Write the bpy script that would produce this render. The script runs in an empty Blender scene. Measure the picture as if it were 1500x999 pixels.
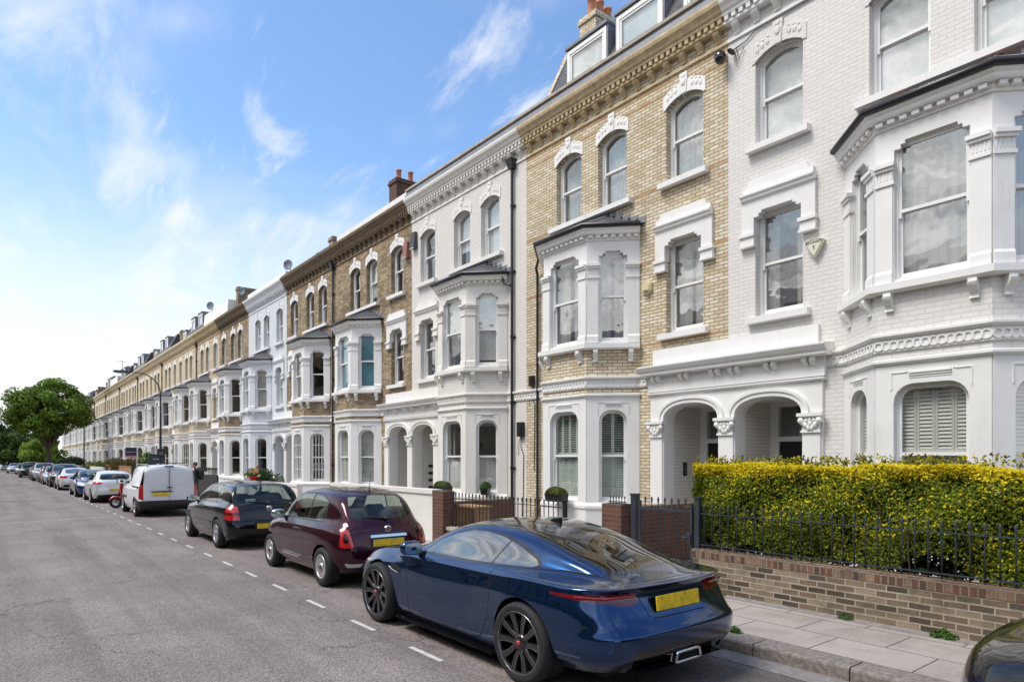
import bpy, bmesh, math, random
import numpy as np
from mathutils import Vector, Matrix
from mathutils.geometry import tessellate_polygon

scene = bpy.context.scene
COL = scene.collection
R = math.radians
rnd = random.Random(7)

# ------------------------------------------------------------------ camera
cam_d = bpy.data.cameras.new("camera")
cam = bpy.data.objects.new("camera", cam_d)
COL.objects.link(cam)
cam.location = (0.0, 0.0, 2.0)
cam.rotation_euler = (R(90), 0, -R(38.29))
cam_d.sensor_width = 36.0
cam_d.lens = 955.0 / 1500.0 * 36.0
cam_d.shift_y = (672 - 499.5) / 1500.0
cam_d.clip_start = 0.05
cam_d.clip_end = 6000
scene.camera = cam

# ------------------------------------------------------------------ light
CLOUD_A, CLOUD_B, CLOUD_C, CLOUD_ROT = (2.2, 8.3, 0), (9.4, 4.2, 0), (0.4, 3.2, 0), -.6
SUN_EL, SUN_AZ = 57.0, -72.0          # azimuth from +Y, clockwise positive
world = bpy.data.worlds.new("World")
scene.world = world
world.use_nodes = True


def build_world():
    nt = world.node_tree
    nt.nodes.clear()
    N, L = nt.nodes.new, nt.links.new
    out = N('ShaderNodeOutputWorld')
    bg = N('ShaderNodeBackground')
    bg.inputs['Strength'].default_value = 0.138
    sky = N('ShaderNodeTexSky')
    sky.sky_type = 'NISHITA'
    sky.sun_disc = False
    sky.sun_elevation = R(SUN_EL)
    sky.sun_rotation = R(SUN_AZ)
    sky.air_density = 1.0
    sky.dust_density = 0.6
    sky.ozone_density = 1.6
    tc = N('ShaderNodeTexCoord')
    sep = N('ShaderNodeSeparateXYZ')
    L(tc.outputs['Generated'], sep.inputs[0])

    def mth(op, a, b=None, clamp=False):
        n = N('ShaderNodeMath')
        n.operation = op
        n.use_clamp = clamp
        for i, v in enumerate((a, b)):
            if v is None:
                continue
            if isinstance(v, (int, float)):
                n.inputs[i].default_value = v
            else:
                L(v, n.inputs[i])
        return n.outputs[0]
    zc = mth('MAXIMUM', sep.outputs[2], 0.0)
    zz = mth('ADD', zc, 0.22)
    px = mth('DIVIDE', sep.outputs[0], zz)
    py = mth('DIVIDE', sep.outputs[1], zz)
    comb = N('ShaderNodeCombineXYZ')
    L(px, comb.inputs[0])
    L(py, comb.inputs[1])

    def noise(scale, detail, rough, off, dist=0.0, sx=1.0, sy=1.0, rot=0.0):
        m = N('ShaderNodeMapping')
        m.inputs['Location'].default_value = off
        m.inputs['Scale'].default_value = (sx, sy, 1)
        m.inputs['Rotation'].default_value = (0, 0, rot)
        L(comb.outputs[0], m.inputs[0])
        n = N('ShaderNodeTexNoise')
        n.inputs['Scale'].default_value = scale
        n.inputs['Detail'].default_value = detail
        n.inputs['Roughness'].default_value = rough
        n.inputs['Distortion'].default_value = dist
        L(m.outputs[0], n.inputs['Vector'])
        return n.outputs['Fac']

    def ramp(v, a, b):
        r = N('ShaderNodeMapRange')
        r.interpolation_type = 'SMOOTHSTEP'
        r.inputs['From Min'].default_value = a
        r.inputs['From Max'].default_value = b
        L(v, r.inputs['Value'])
        return r.outputs[0]
    big = ramp(noise(1.25, 3, .55, CLOUD_A), .44, .60)
    wisp = ramp(noise(2.3, 10, .62, (1.3, 4.2, 0), .45, 1.9, .62, CLOUD_ROT), .40, .70)
    cl = mth('MULTIPLY', big, wisp)
    small = ramp(noise(4.2, 8, .60, CLOUD_B, .4, 1.7, .55, CLOUD_ROT), .53, .74)
    small = mth('MULTIPLY', small, .72)
    cl = mth('MAXIMUM', cl, small)
    low = ramp(sep.outputs[2], .42, .20)
    puff = ramp(noise(3.0, 9, .58, CLOUD_C, .2), .46, .66)
    puff = mth('MULTIPLY', mth('MULTIPLY', puff, low), .75)
    cl = mth('MAXIMUM', cl, puff)
    # the far side of the sky (behind the camera) is cloudier
    back = ramp(sep.outputs[0], .1, -.6)
    bk = ramp(noise(2.2, 10, .6, (0.3, 9.2, 0), .3), .34, .56)
    bk = mth('MULTIPLY', bk, back)
    cl = mth('MAXIMUM', cl, bk)
    lum = N('ShaderNodeMapRange')
    lum.inputs['From Min'].default_value = .32
    lum.inputs['From Max'].default_value = .68
    lum.inputs['To Min'].default_value = 2.4
    lum.inputs['To Max'].default_value = 13.0
    L(noise(4.6, 8, .62, (5.3, 2.2, 0), .6), lum.inputs['Value'])
    ccol = N('ShaderNodeMix')
    ccol.data_type = 'RGBA'
    L(back, ccol.inputs['Factor'])
    ccol.inputs['A'].default_value = (6.2, 6.3, 6.5, 1)
    L(lum.outputs[0], ccol.inputs['B'])
    # milky air towards the horizon
    hz = N('ShaderNodeMapRange')
    hz.interpolation_type = 'SMOOTHERSTEP'
    hz.inputs['From Min'].default_value = 0.45
    hz.inputs['From Max'].default_value = 0.04
    L(sep.outputs[2], hz.inputs['Value'])
    hzf = mth('MULTIPLY', hz.outputs[0], 0.97)
    tint = N('ShaderNodeMix')
    tint.data_type = 'RGBA'
    tint.blend_type = 'MULTIPLY'
    tint.inputs['Factor'].default_value = 1.0
    L(sky.outputs[0], tint.inputs['A'])
    tint.inputs['B'].default_value = SKY_TINT
    cl_ = N('ShaderNodeVectorMath')
    cl_.operation = 'MINIMUM'
    L(tint.outputs['Result'], cl_.inputs[0])
    cl_.inputs[1].default_value = (4.8, 5.8, 7.4)
    m1 = N('ShaderNodeMix')
    m1.data_type = 'RGBA'
    L(hzf, m1.inputs['Factor'])
    L(cl_.outputs[0], m1.inputs['A'])
    m1.inputs['B'].default_value = (6.2, 6.35, 6.6, 1)
    m2 = N('ShaderNodeMix')
    m2.data_type = 'RGBA'
    L(mth('MULTIPLY', cl, 0.92), m2.inputs['Factor'])
    L(m1.outputs['Result'], m2.inputs['A'])
    L(ccol.outputs['Result'], m2.inputs['B'])
    L(m2.outputs['Result'], bg.inputs['Color'])
    L(bg.outputs[0], out.inputs[0])


SKY_TINT = (1.25, 1.42, 1.55, 1)
build_world()

sun_d = bpy.data.lights.new("sun", 'SUN')
sun_d.energy = 2.75
sun_d.angle = R(22)
sun_d.color = (1.0, 0.945, 0.875)
sun = bpy.data.objects.new("sun", sun_d)
COL.objects.link(sun)
_az, _el = R(SUN_AZ), R(SUN_EL)
_sd = Vector((math.sin(_az) * math.cos(_el), math.cos(_az) * math.cos(_el), math.sin(_el)))
sun.rotation_euler = (-_sd).to_track_quat('-Z', 'Y').to_euler()
sun.location = (-20, 10, 40)

vs = scene.view_settings
vs.view_transform = 'Standard'
vs.look = 'None'
vs.exposure = 0.28
vs.gamma = 1.0
vs.use_curve_mapping = False
cy = scene.cycles
cy.max_bounces = 7
cy.diffuse_bounces = 3
cy.glossy_bounces = 4
cy.transmission_bounces = 4
cy.transparent_max_bounces = 14
cy.caustics_reflective = False
cy.caustics_refractive = False
cy.sample_clamp_indirect = 6.0
cy.use_denoising = True

# ------------------------------------------------------------------ materials
MATS = {}


def new_mat(name):
    m = bpy.data.materials.new(name)
    m.use_nodes = True
    nt = m.node_tree
    b = nt.nodes['Principled BSDF']
    MATS[name] = m
    return m, nt, b


def c4(c):
    return (c[0], c[1], c[2], 1.0)


class NT:
    """short hand for node building"""

    def __init__(s, nt):
        s.nt = nt

    def n(s, t, **kw):
        x = s.nt.nodes.new(t)
        for k, v in kw.items():
            setattr(x, k, v)
        return x

    def l(s, a, b):
        s.nt.links.new(a, b)

    def noise(s, vec, scale, detail=4, rough=.55, dist=0):
        x = s.n('ShaderNodeTexNoise')
        x.inputs['Scale'].default_value = scale
        x.inputs['Detail'].default_value = detail
        x.inputs['Roughness'].default_value = rough
        x.inputs['Distortion'].default_value = dist
        if vec is not None:
            s.l(vec, x.inputs['Vector'])
        return x.outputs['Fac']

    def rng(s, v, a, b, c=0., d=1.):
        x = s.n('ShaderNodeMapRange')
        x.inputs['From Min'].default_value = a
        x.inputs['From Max'].default_value = b
        x.inputs['To Min'].default_value = c
        x.inputs['To Max'].default_value = d
        s.l(v, x.inputs['Value'])
        return x.outputs[0]

    def math(s, op, a, b=0., clamp=False):
        x = s.n('ShaderNodeMath', operation=op, use_clamp=clamp)
        for i, v in enumerate((a, b)):
            if isinstance(v, (int, float)):
                x.inputs[i].default_value = v
            else:
                s.l(v, x.inputs[i])
        return x.outputs[0]

    def mix(s, f, a, b, blend='MIX'):
        x = s.n('ShaderNodeMix', data_type='RGBA', blend_type=blend)
        for k, v in (('Factor', f), ('A', a), ('B', b)):
            i = x.inputs[k] if k == 'Factor' else [q for q in x.inputs if q.name == k and q.type == 'RGBA'][0]
            if isinstance(v, (int, float)):
                i.default_value = v
            elif isinstance(v, (tuple, list)):
                i.default_value = c4(v)
            else:
                s.l(v, i)
        return [o for o in x.outputs if o.type == 'RGBA'][0]

    def bump(s, h, strength, dist, b):
        x = s.n('ShaderNodeBump')
        x.inputs['Strength'].default_value = strength
        x.inputs['Distance'].default_value = dist
        s.l(h, x.inputs['Height'])
        s.l(x.outputs[0], b.inputs['Normal'])
        return x


def simple(name, col, rough=.6, metal=0., var=.0, vscale=4., bump=0., bscale=40., coat=0., spec=.5, dirt=None):
    m, nt, b = new_mat(name)
    t = NT(nt)
    b.inputs['Roughness'].default_value = rough
    b.inputs['Metallic'].default_value = metal
    b.inputs['Specular IOR Level'].default_value = spec
    b.inputs['Coat Weight'].default_value = coat
    b.inputs['Coat Roughness'].default_value = .04
    geo = t.n('ShaderNodeTexCoord').outputs['Object']
    if var:
        f = t.noise(geo, vscale, 5, .6)
        f = t.rng(f, .3, .7)
        lo = tuple(max(0, c * (1 - var)) for c in col)
        hi = tuple(min(1, c * (1 + var)) for c in col)
        cc = t.mix(f, lo, hi)
        if dirt:
            mp = t.n('ShaderNodeMapping')
            mp.inputs['Scale'].default_value = (2.6, 2.6, .55)
            t.l(geo, mp.inputs[0])
            f2 = t.rng(t.noise(mp.outputs[0], 1.3, 8, .7), .53, .80, 0, .6)
            cc = t.mix(f2, cc, dirt)
        t.l(cc, b.inputs['Base Color'])
    else:
        b.inputs['Base Color'].default_value = c4(col)
    if bump:
        t.bump(t.noise(geo, bscale, 4, .6), bump, .01, b)
    return m


def brick_mat(name, c1, c2, c3, mortar, bump=.5, bw=.225, rh=.075, ms=.010, mottle=.5, bands=None, bandcol=(.42, .2, .07), soot=.25, paint=False, rough=.85, swap=False, dark=-.25, sscale=.7):
    m, nt, b = new_mat(name)
    t = NT(nt)
    uv = t.n('ShaderNodeUVMap').outputs[0]
    obj = t.n('ShaderNodeTexCoord').outputs['Object']
    vec = uv
    if swap:
        sp = t.n('ShaderNodeSeparateXYZ')
        t.l(uv, sp.inputs[0])
        cb = t.n('ShaderNodeCombineXYZ')
        t.l(sp.outputs[1], cb.inputs[0])
        t.l(sp.outputs[0], cb.inputs[1])
        vec = cb.outputs[0]
    # slight waviness so that courses are not ruler straight
    wob = t.n('ShaderNodeTexNoise')
    wob.inputs['Scale'].default_value = 3.0
    wob.inputs['Detail'].default_value = 3
    t.l(vec, wob.inputs['Vector'])
    va = t.n('ShaderNodeVectorMath', operation='SCALE')
    t.l(wob.outputs['Color'], va.inputs[0])
    va.inputs['Scale'].default_value = .014
    vb = t.n('ShaderNodeVectorMath', operation='ADD')
    t.l(vec, vb.inputs[0])
    t.l(va.outputs[0], vb.inputs[1])
    br = t.n('ShaderNodeTexBrick')
    br.offset = .5
    br.inputs['Scale'].default_value = 1.0
    br.inputs['Mortar Size'].default_value = ms
    br.inputs['Mortar Smooth'].default_value = .25
    br.inputs['Bias'].default_value = 0.0
    br.inputs['Brick Width'].default_value = bw
    br.inputs['Row Height'].default_value = rh
    br.inputs['Color1'].default_value = c4(c1)
    br.inputs['Color2'].default_value = c4(c2)
    br.inputs['Mortar'].default_value = c4(mortar)
    t.l(vb.outputs[0], br.inputs['Vector'])
    col = br.outputs['Color']
    fac = br.outputs['Fac']
    if not paint:
        # a third brick colour, brick by brick, from a second brick lattice
        b2 = t.n('ShaderNodeTexBrick')
        b2.offset = .5
        for k, v in (('Scale', 1.0), ('Mortar Size', 0.0), ('Bias', dark), ('Brick Width', bw), ('Row Height', rh)):
            b2.inputs[k].default_value = v
        b2.inputs['Color1'].default_value = (0, 0, 0, 1)
        b2.inputs['Color2'].default_value = (1, 1, 1, 1)
        sh = t.n('ShaderNodeVectorMath', operation='ADD')
        t.l(vb.outputs[0], sh.inputs[0])
        sh.inputs[1].default_value = (bw * 34, rh * 18, 0)
        t.l(sh.outputs[0], b2.inputs['Vector'])
        k = t.rng(b2.outputs['Color'], .55, .95)
        k = t.math('MULTIPLY', k, t.math('SUBTRACT', 1.0, fac))
        col = t.mix(t.math('MULTIPLY', k, .85), col, c3)
        mo = t.rng(t.noise(obj, 1.1, 6, .65), .35, .7)
        col = t.mix(t.math('MULTIPLY', mo, mottle * .5), col, tuple(q * .45 for q in c1))
        fi = t.rng(t.noise(obj, 55, 3, .6), .3, .7, .82, 1.12)
        g = t.n('ShaderNodeVectorMath', operation='SCALE')
        t.l(col, g.inputs[0])
        t.l(fi, g.inputs['Scale'])
        col = g.outputs[0]
        if bands:
            sp = t.n('ShaderNodeSeparateXYZ')
            t.l(obj, sp.inputs[0])
            tot = None
            for z0, z1 in bands:
                a = t.math('GREATER_THAN', sp.outputs[2], z0)
                c = t.math('LESS_THAN', sp.outputs[2], z1)
                q = t.math('MULTIPLY', a, c)
                tot = q if tot is None else t.math('ADD', tot, q)
            tot = t.math('MULTIPLY', tot, t.math('SUBTRACT', 1.0, fac))
            vv = t.rng(t.noise(obj, 4, 4, .6), .3, .7, .35, .95)
            col = t.mix(t.math('MULTIPLY', tot, vv), col, bandcol)
        if soot:
            so = t.rng(t.noise(obj, sscale, 8, .7, .6), .48, .72, 0, soot)
            col = t.mix(so, col, (.05, .04, .03))
    else:
        mo = t.rng(t.noise(obj, 1.4, 7, .65), .3, .75, 0, .14)
        col = t.mix(mo, col, tuple(q * .70 for q in c1))
        dk = t.rng(t.noise(obj, 9, 5, .7), .62, .78, 0, .25)
        col = t.mix(dk, col, (.38, .34, .30))
    t.l(col, b.inputs['Base Color'])
    b.inputs['Roughness'].default_value = rough
    b.inputs['Specular IOR Level'].default_value = .25
    hgt = t.math('SUBTRACT', t.math('MULTIPLY', t.noise(obj, 30 if not paint else 16, 4, .6), .35), fac)
    t.bump(hgt, bump, .012, b)
    return m


WHITE = simple('white_stucco', (.80, .79, .775), .55, var=.035, vscale=2.5, bump=.06, bscale=60, dirt=(.60, .57, .52))
WHITE2 = simple('white_gloss_joinery', (.82, .82, .81), .35, var=.03, vscale=5)
CREAM = simple('cream_stucco', (.78, .755, .71), .6, var=.04, vscale=2.5, bump=.06, bscale=60, dirt=(.55, .50, .43))
GREYW = simple('pale_grey_stucco', (.74, .76, .79), .55, var=.04, vscale=2.5, bump=.06, bscale=60, dirt=(.52, .53, .54))
PB_WHITE = brick_mat('painted_brick_warm_white', (.75, .725, .70), (.72, .695, .67), None, (.64, .615, .59), bump=.42, paint=True, rough=.6)
PB_CREAM = brick_mat('painted_brick_cream', (.75, .72, .68), (.72, .69, .65), None, (.58, .55, .51), bump=.40, paint=True, rough=.6)
PB_GREY = brick_mat('painted_brick_pale_grey', (.70, .73, .77), (.67, .70, .74), None, (.58, .60, .63), bump=.35, paint=True, rough=.6)
YB = [(7.95, 8.03), (6.37, 6.45), (4.53, 4.61), (10.18, 10.26), (9.94, 10.02)]
BR_YEL = brick_mat('yellow_stock_brick', (.73, .63, .46), (.58, .47, .30), (.80, .73, .58), (.25, .205, .15), mottle=.35, dark=.05, bands=YB, soot=.12)
BR_BROWN = brick_mat('brown_stock_brick', (.43, .335, .215), (.27, .195, .12), (.58, .48, .33), (.15, .12, .085), mottle=.7, bands=YB, dark=.05, bandcol=(.3, .16, .08), soot=.6)
BR_PALE = brick_mat('pale_yellow_brick', (.76, .66, .48), (.66, .55, .37), (.82, .75, .60), (.44, .37, .27), mottle=.25, bands=YB, bandcol=(.5, .33, .12), soot=.10)
BR_WALL = brick_mat('weathered_garden_brick', (.34, .265, .18), (.15, .105, .07), (.045, .038, .032), (.42, .37, .30), mottle=.8, soot=.7, bump=.9, ms=.011, dark=.15, sscale=2.4)
BR_COPE = brick_mat('red_brown_coping_brick', (.20, .085, .055), (.085, .06, .05), (.33, .22, .14), (.27, .23, .18), mottle=.8, soot=.6, bump=.9, sscale=3.0, dark=.1, bw=.077, rh=.118, ms=.012)
BR_RED = brick_mat('dark_red_brick', (.17, .075, .05), (.12, .06, .045), (.22, .11, .07), (.16, .13, .11), mottle=.6, soot=.4, bump=.7)
BRICKTRIM = simple('yellow_brick_moulding', (.55, .44, .27), .85, var=.22, vscale=7, bump=.25, bscale=40, dirt=(.14, .10, .06))
BRICKTRIM2 = simple('brown_brick_moulding', (.17, .125, .08), .85, var=.28, vscale=7, bump=.25, bscale=40, dirt=(.06, .05, .04))
PALETRIM = simple('pale_brick_moulding', (.68, .57, .39), .85, var=.18, vscale=7, bump=.2, bscale=40, dirt=(.25, .19, .12))
STONE = simple('weathered_stone', (.42, .38, .31), .85, var=.2, vscale=6, bump=.2, bscale=30, dirt=(.16, .14, .11))
LEAD = simple('grey_lead', (.20, .21, .235), .5, var=.18, vscale=6, bump=.12, bscale=12)
SLATE = brick_mat('slate_tiles', (.115, .115, .13), (.085, .085, .10), (.15, .145, .15), (.035, .035, .04), bump=.6, bw=.25, rh=.16, ms=.006, mottle=.4, soot=.2, rough=.5)
TILE = simple('terracotta', (.50, .20, .11), .75, var=.2, vscale=9, bump=.1)
IRON = simple('black_iron_paint', (.018, .019, .022), .42, var=.3, vscale=9, bump=.05, bscale=30)
IRONG = simple('grey_iron_paint', (.035, .042, .055), .5, var=.25, vscale=12, bump=.12, bscale=50)
PIPE = simple('black_pipe_paint', (.016, .016, .018), .35, var=.2)
DARK = simple('interior_dark', (.055, .053, .05), .9)
ROOMM = simple('room_plaster', (.30, .28, .25), .9)
NET = simple('net_curtain', (.46, .46, .44), .9, var=.05)
CURT = simple('linen_curtain', (.52, .50, .46), .9, var=.08)
BLIND = simple('roller_blind', (.72, .73, .71), .8)
BLUEB = simple('blue_blind', (.10, .32, .42), .8, var=.05)
SHUT = simple('sage_shutter', (.66, .74, .64), .5)
SHUTW = simple('ivory_shutter', (.84, .82, .76), .5)
DOORB = simple('black_door_paint', (.012, .012, .014), .25)
CHROME = simple('chrome', (.75, .75, .76), .12, metal=1.0)
RUBBER = simple('tyre_rubber', (.016, .016, .017), .75, var=.15, bump=.1)
BLKPL = simple('black_trim_plastic', (.014, .014, .015), .42)
BLKGL = simple('gloss_black', (.006, .006, .007), .08, coat=.6)
UNDER = simple('underbody', (.006, .006, .006), .9)
GAP = simple('panel_gap', (.003, .003, .003), .9)
LEATHER = simple('dark_seat_fabric', (.035, .035, .038), .7, var=.2)
SEATG = simple('grey_seat_fabric', (.20, .20, .19), .85, var=.1)
SEATI = simple('ivory_seat_panel', (.62, .60, .55), .6)
ALLOY = simple('silver_alloy', (.55, .55, .56), .32, metal=.85)
ALLOYW = simple('pale_alloy', (.55, .54, .53), .35, metal=.6)
ALLOYB = simple('black_alloy', (.02, .02, .022), .2, metal=.3, coat=.6)
CAPRED = simple('red_badge', (.45, .03, .04), .3, coat=.4)
REDL = simple('red_lens', (.50, .012, .014), .12, coat=.8, spec=.6)
REDD = simple('dark_red_lens', (.13, .004, .006), .1, coat=.8)
CLEARL = simple('clear_lens', (.62, .63, .65), .12, coat=.7)
WOOD = simple('weathered_timber', (.34, .20, .10), .75, var=.25, vscale=9)
BARK = simple('bark', (.085, .07, .055), .9, var=.35, vscale=14, bump=.5, bscale=30)
WBOX = simple('black_planter', (.015, .015, .015), .5)


def glass_mat(name, tint, ior, rough=0.0, wob=0.0):
    m, nt, b = new_mat(name)
    t = NT(nt)
    nt.nodes.remove(b)
    out = nt.nodes['Material Output']
    tr = t.n('ShaderNodeBsdfTransparent')
    tr.inputs[0].default_value = c4(tint)
    gl = t.n('ShaderNodeBsdfGlossy')
    gl.inputs['Roughness'].default_value = rough
    gl.inputs['Color'].default_value = (1, 1, 1, 1)
    fr = t.n('ShaderNodeLayerWeight')
    fr.inputs['Blend'].default_value = .5
    f5 = t.math('POWER', fr.outputs['Facing'], 4.5)
    f0 = t.math('ADD', t.math('MULTIPLY', f5, 1 - ior), ior, True)
    mx = t.n('ShaderNodeMixShader')
    t.l(f0, mx.inputs[0])
    t.l(tr.outputs[0], mx.inputs[1])
    t.l(gl.outputs[0], mx.inputs[2])
    t.l(mx.outputs[0], out.inputs[0])
    if wob:
        bp = t.n('ShaderNodeBump')
        bp.inputs['Strength'].default_value = wob
        bp.inputs['Distance'].default_value = .02
        t.l(t.noise(t.n('ShaderNodeTexCoord').outputs['Object'], 1.6, 2, .5), bp.inputs['Height'])
        t.l(bp.outputs[0], gl.inputs['Normal'])
        t.l(bp.outputs[0], fr.inputs['Normal'])
    return m


GLASS = glass_mat('window_glass', (.92, .94, .935), .25, 0.0, .35)
CARGL = glass_mat('car_glass', (.60, .66, .62), .055)
CARGLB = glass_mat('dark_rear_glass', (.10, .11, .115), .11)
CARGLT = glass_mat('tinted_car_glass', (.10, .11, .115), .30)


def paint(name, col, metal=.35, rough=.28, flake=True, coat=1.0):
    m, nt, b = new_mat(name)
    t = NT(nt)
    b.inputs['Base Color'].default_value = c4(col)
    b.inputs['Metallic'].default_value = metal
    b.inputs['Roughness'].default_value = rough
    b.inputs['Coat Weight'].default_value = coat
    b.inputs['Coat Roughness'].default_value = .025
    b.inputs['Coat IOR'].default_value = 1.5
    b.inputs['Specular IOR Level'].default_value = .2
    if flake:
        f = t.noise(t.n('ShaderNodeTexCoord').outputs['Object'], 900, 2, .5)
        f = t.rng(f, .3, .7, .75, 1.25)
        g = t.n('ShaderNodeVectorMath', operation='SCALE')
        g.inputs[0].default_value = col
        t.l(f, g.inputs['Scale'])
        t.l(g.outputs[0], b.inputs['Base Color'])
    return m


def plate_mat():
    m, nt, b = new_mat('yellow_number_plate')
    t = NT(nt)
    uv = t.n('ShaderNodeUVMap').outputs[0]
    ck = t.n('ShaderNodeTexVoronoi', distance='CHEBYCHEV')
    ck.inputs['Scale'].default_value = 24
    ck.inputs['Randomness'].default_value = 0
    t.l(uv, ck.inputs['Vector'])
    f = t.rng(ck.outputs['Color'], .35, .9, 0, .7)
    t.l(t.mix(f, (.88, .58, .012), (.45, .31, .05)), b.inputs['Base Color'])
    b.inputs['Roughness'].default_value = .35
    return m


PLATE = plate_mat()


def leaf_mat(name, gloss=.6, trans=.3):
    m, nt, b = new_mat(name)
    t = NT(nt)
    at = t.n('ShaderNodeAttribute', attribute_name='leaf')
    b.inputs['Roughness'].default_value = gloss
    b.inputs['Specular IOR Level'].default_value = .2
    t.l(at.outputs['Color'], b.inputs['Base Color'])
    tl = t.n('ShaderNodeBsdfTranslucent')
    t.l(at.outputs['Color'], tl.inputs[0])
    mx = t.n('ShaderNodeMixShader')
    mx.inputs[0].default_value = trans
    out = nt.nodes['Material Output']
    t.l(b.outputs[0], mx.inputs[1])
    t.l(tl.outputs[0], mx.inputs[2])
    t.l(mx.outputs[0], out.inputs[0])
    return m


LEAF = leaf_mat('leaves')


def asphalt_mat():
    m, nt, b = new_mat('worn_asphalt')
    t = NT(nt)
    obj = t.n('ShaderNodeTexCoord').outputs['Object']
    base = t.mix(t.rng(t.noise(obj, .55, 6, .6), .3, .7), (.195, .165, .15), (.29, .25, .23))
    st = t.n('ShaderNodeMapping')
    st.inputs['Scale'].default_value = (1.1, .06, 1)
    t.l(obj, st.inputs[0])
    base = t.mix(t.rng(t.noise(st.outputs[0], 1.4, 5, .6), .42, .66, 0, .55), base, (.12, .10, .092))
    sp = t.n('ShaderNodeTexVoronoi')
    sp.inputs['Scale'].default_value = 95
    t.l(obj, sp.inputs['Vector'])
    g = t.rng(sp.outputs['Color'], .1, .95, .45, 1.65)
    v = t.n('ShaderNodeVectorMath', operation='SCALE')
    t.l(base, v.inputs[0])
    t.l(g, v.inputs['Scale'])
    spx = t.n('ShaderNodeSeparateXYZ')
    t.l(obj, spx.inputs[0])
    # darker, patchy strip where cars park
    ed = t.n('ShaderNodeMapRange', interpolation_type='SMOOTHSTEP')
    ed.inputs['From Min'].default_value = 3.5
    ed.inputs['From Max'].default_value = 5.2
    ed.inputs['To Max'].default_value = .6
    t.l(spx.outputs[0], ed.inputs['Value'])
    k = t.math('MULTIPLY', ed.outputs[0], t.rng(t.noise(obj, 1.7, 5, .6), .3, .6))
    col = t.mix(k, v.outputs[0], (.075, .07, .068))
    cr = t.n('ShaderNodeTexVoronoi', feature='DISTANCE_TO_EDGE')
    cr.inputs['Scale'].default_value = .55
    wv = t.n('ShaderNodeTexNoise')
    wv.inputs['Scale'].default_value = 3.0
    wv.inputs['Detail'].default_value = 5
    t.l(obj, wv.inputs['Vector'])
    wa = t.n('ShaderNodeVectorMath', operation='SCALE')
    t.l(wv.outputs['Color'], wa.inputs[0])
    wa.inputs['Scale'].default_value = .55
    wb_ = t.n('ShaderNodeVectorMath', operation='ADD')
    t.l(obj, wb_.inputs[0])
    t.l(wa.outputs[0], wb_.inputs[1])
    t.l(wb_.outputs[0], cr.inputs['Vector'])
    ck = t.math('MULTIPLY', t.rng(cr.outputs['Distance'], .008, .0, 0, .9), t.rng(t.noise(obj, .35, 3, .5), .44, .54))
    col = t.mix(ck, col, (.07, .062, .06))
    bl = t.rng(t.noise(obj, 2.3, 5, .7), .66, .74, 0, .5)
    col = t.mix(bl, col, (.10, .09, .09))
    t.l(col, b.inputs['Base Color'])
    b.inputs['Roughness'].default_value = .82
    b.inputs['Specular IOR Level'].default_value = .3
    h = t.math('ADD', sp.outputs['Distance'], t.math('MULTIPLY', t.noise(obj, 14, 4, .6), .5))
    t.bump(h, .55, .008, b)
    return m


ASPH = asphalt_mat()
PAVE = brick_mat('paving_flags', (.44, .385, .345), (.37, .325, .29), (.475, .42, .38), (.10, .088, .08), bump=.3, bw=.93, rh=.63, ms=.009, mottle=.4, soot=.32, sscale=1.6, rough=.8, swap=True)
KERB = simple('granite_kerb', (.21, .182, .16), .8, var=.4, vscale=22, bump=.7, bscale=26, dirt=(.10, .08, .06))
CHAN = simple('channel_stone', (.22, .20, .19), .8, var=.25, vscale=12, bump=.3, bscale=40)
LINE = simple('road_paint', (.58, .56, .53), .7, var=.2, vscale=14, dirt=(.25, .22, .21), bump=.3, bscale=80)
SOIL = simple('front_garden_paving', (.30, .28, .25), .9, var=.2, vscale=3, bump=.2)
GROUNDM = simple('ground', (.16, .15, .13), .95, var=.2, vscale=.3)


# ------------------------------------------------------------------ mesh helpers
class Fr:
    """a vertical working plane: u along, d into the building, z up"""

    def __init__(s, o, ax):
        l = math.hypot(*ax)
        s.o = o
        s.ax = (ax[0] / l, ax[1] / l)
        n = (-s.ax[1], s.ax[0])
        if n[0] < -1e-6 or (abs(n[0]) < 1e-6 and n[1] < 0):
            n = (-n[0], -n[1])
        s.n = n

    def p(s, u, d, z):
        return (s.o[0] + s.ax[0] * u + s.n[0] * d, s.o[1] + s.ax[1] * u + s.n[1] * d, z)


WORLD = Fr((0, 0), (0, 1))


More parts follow.
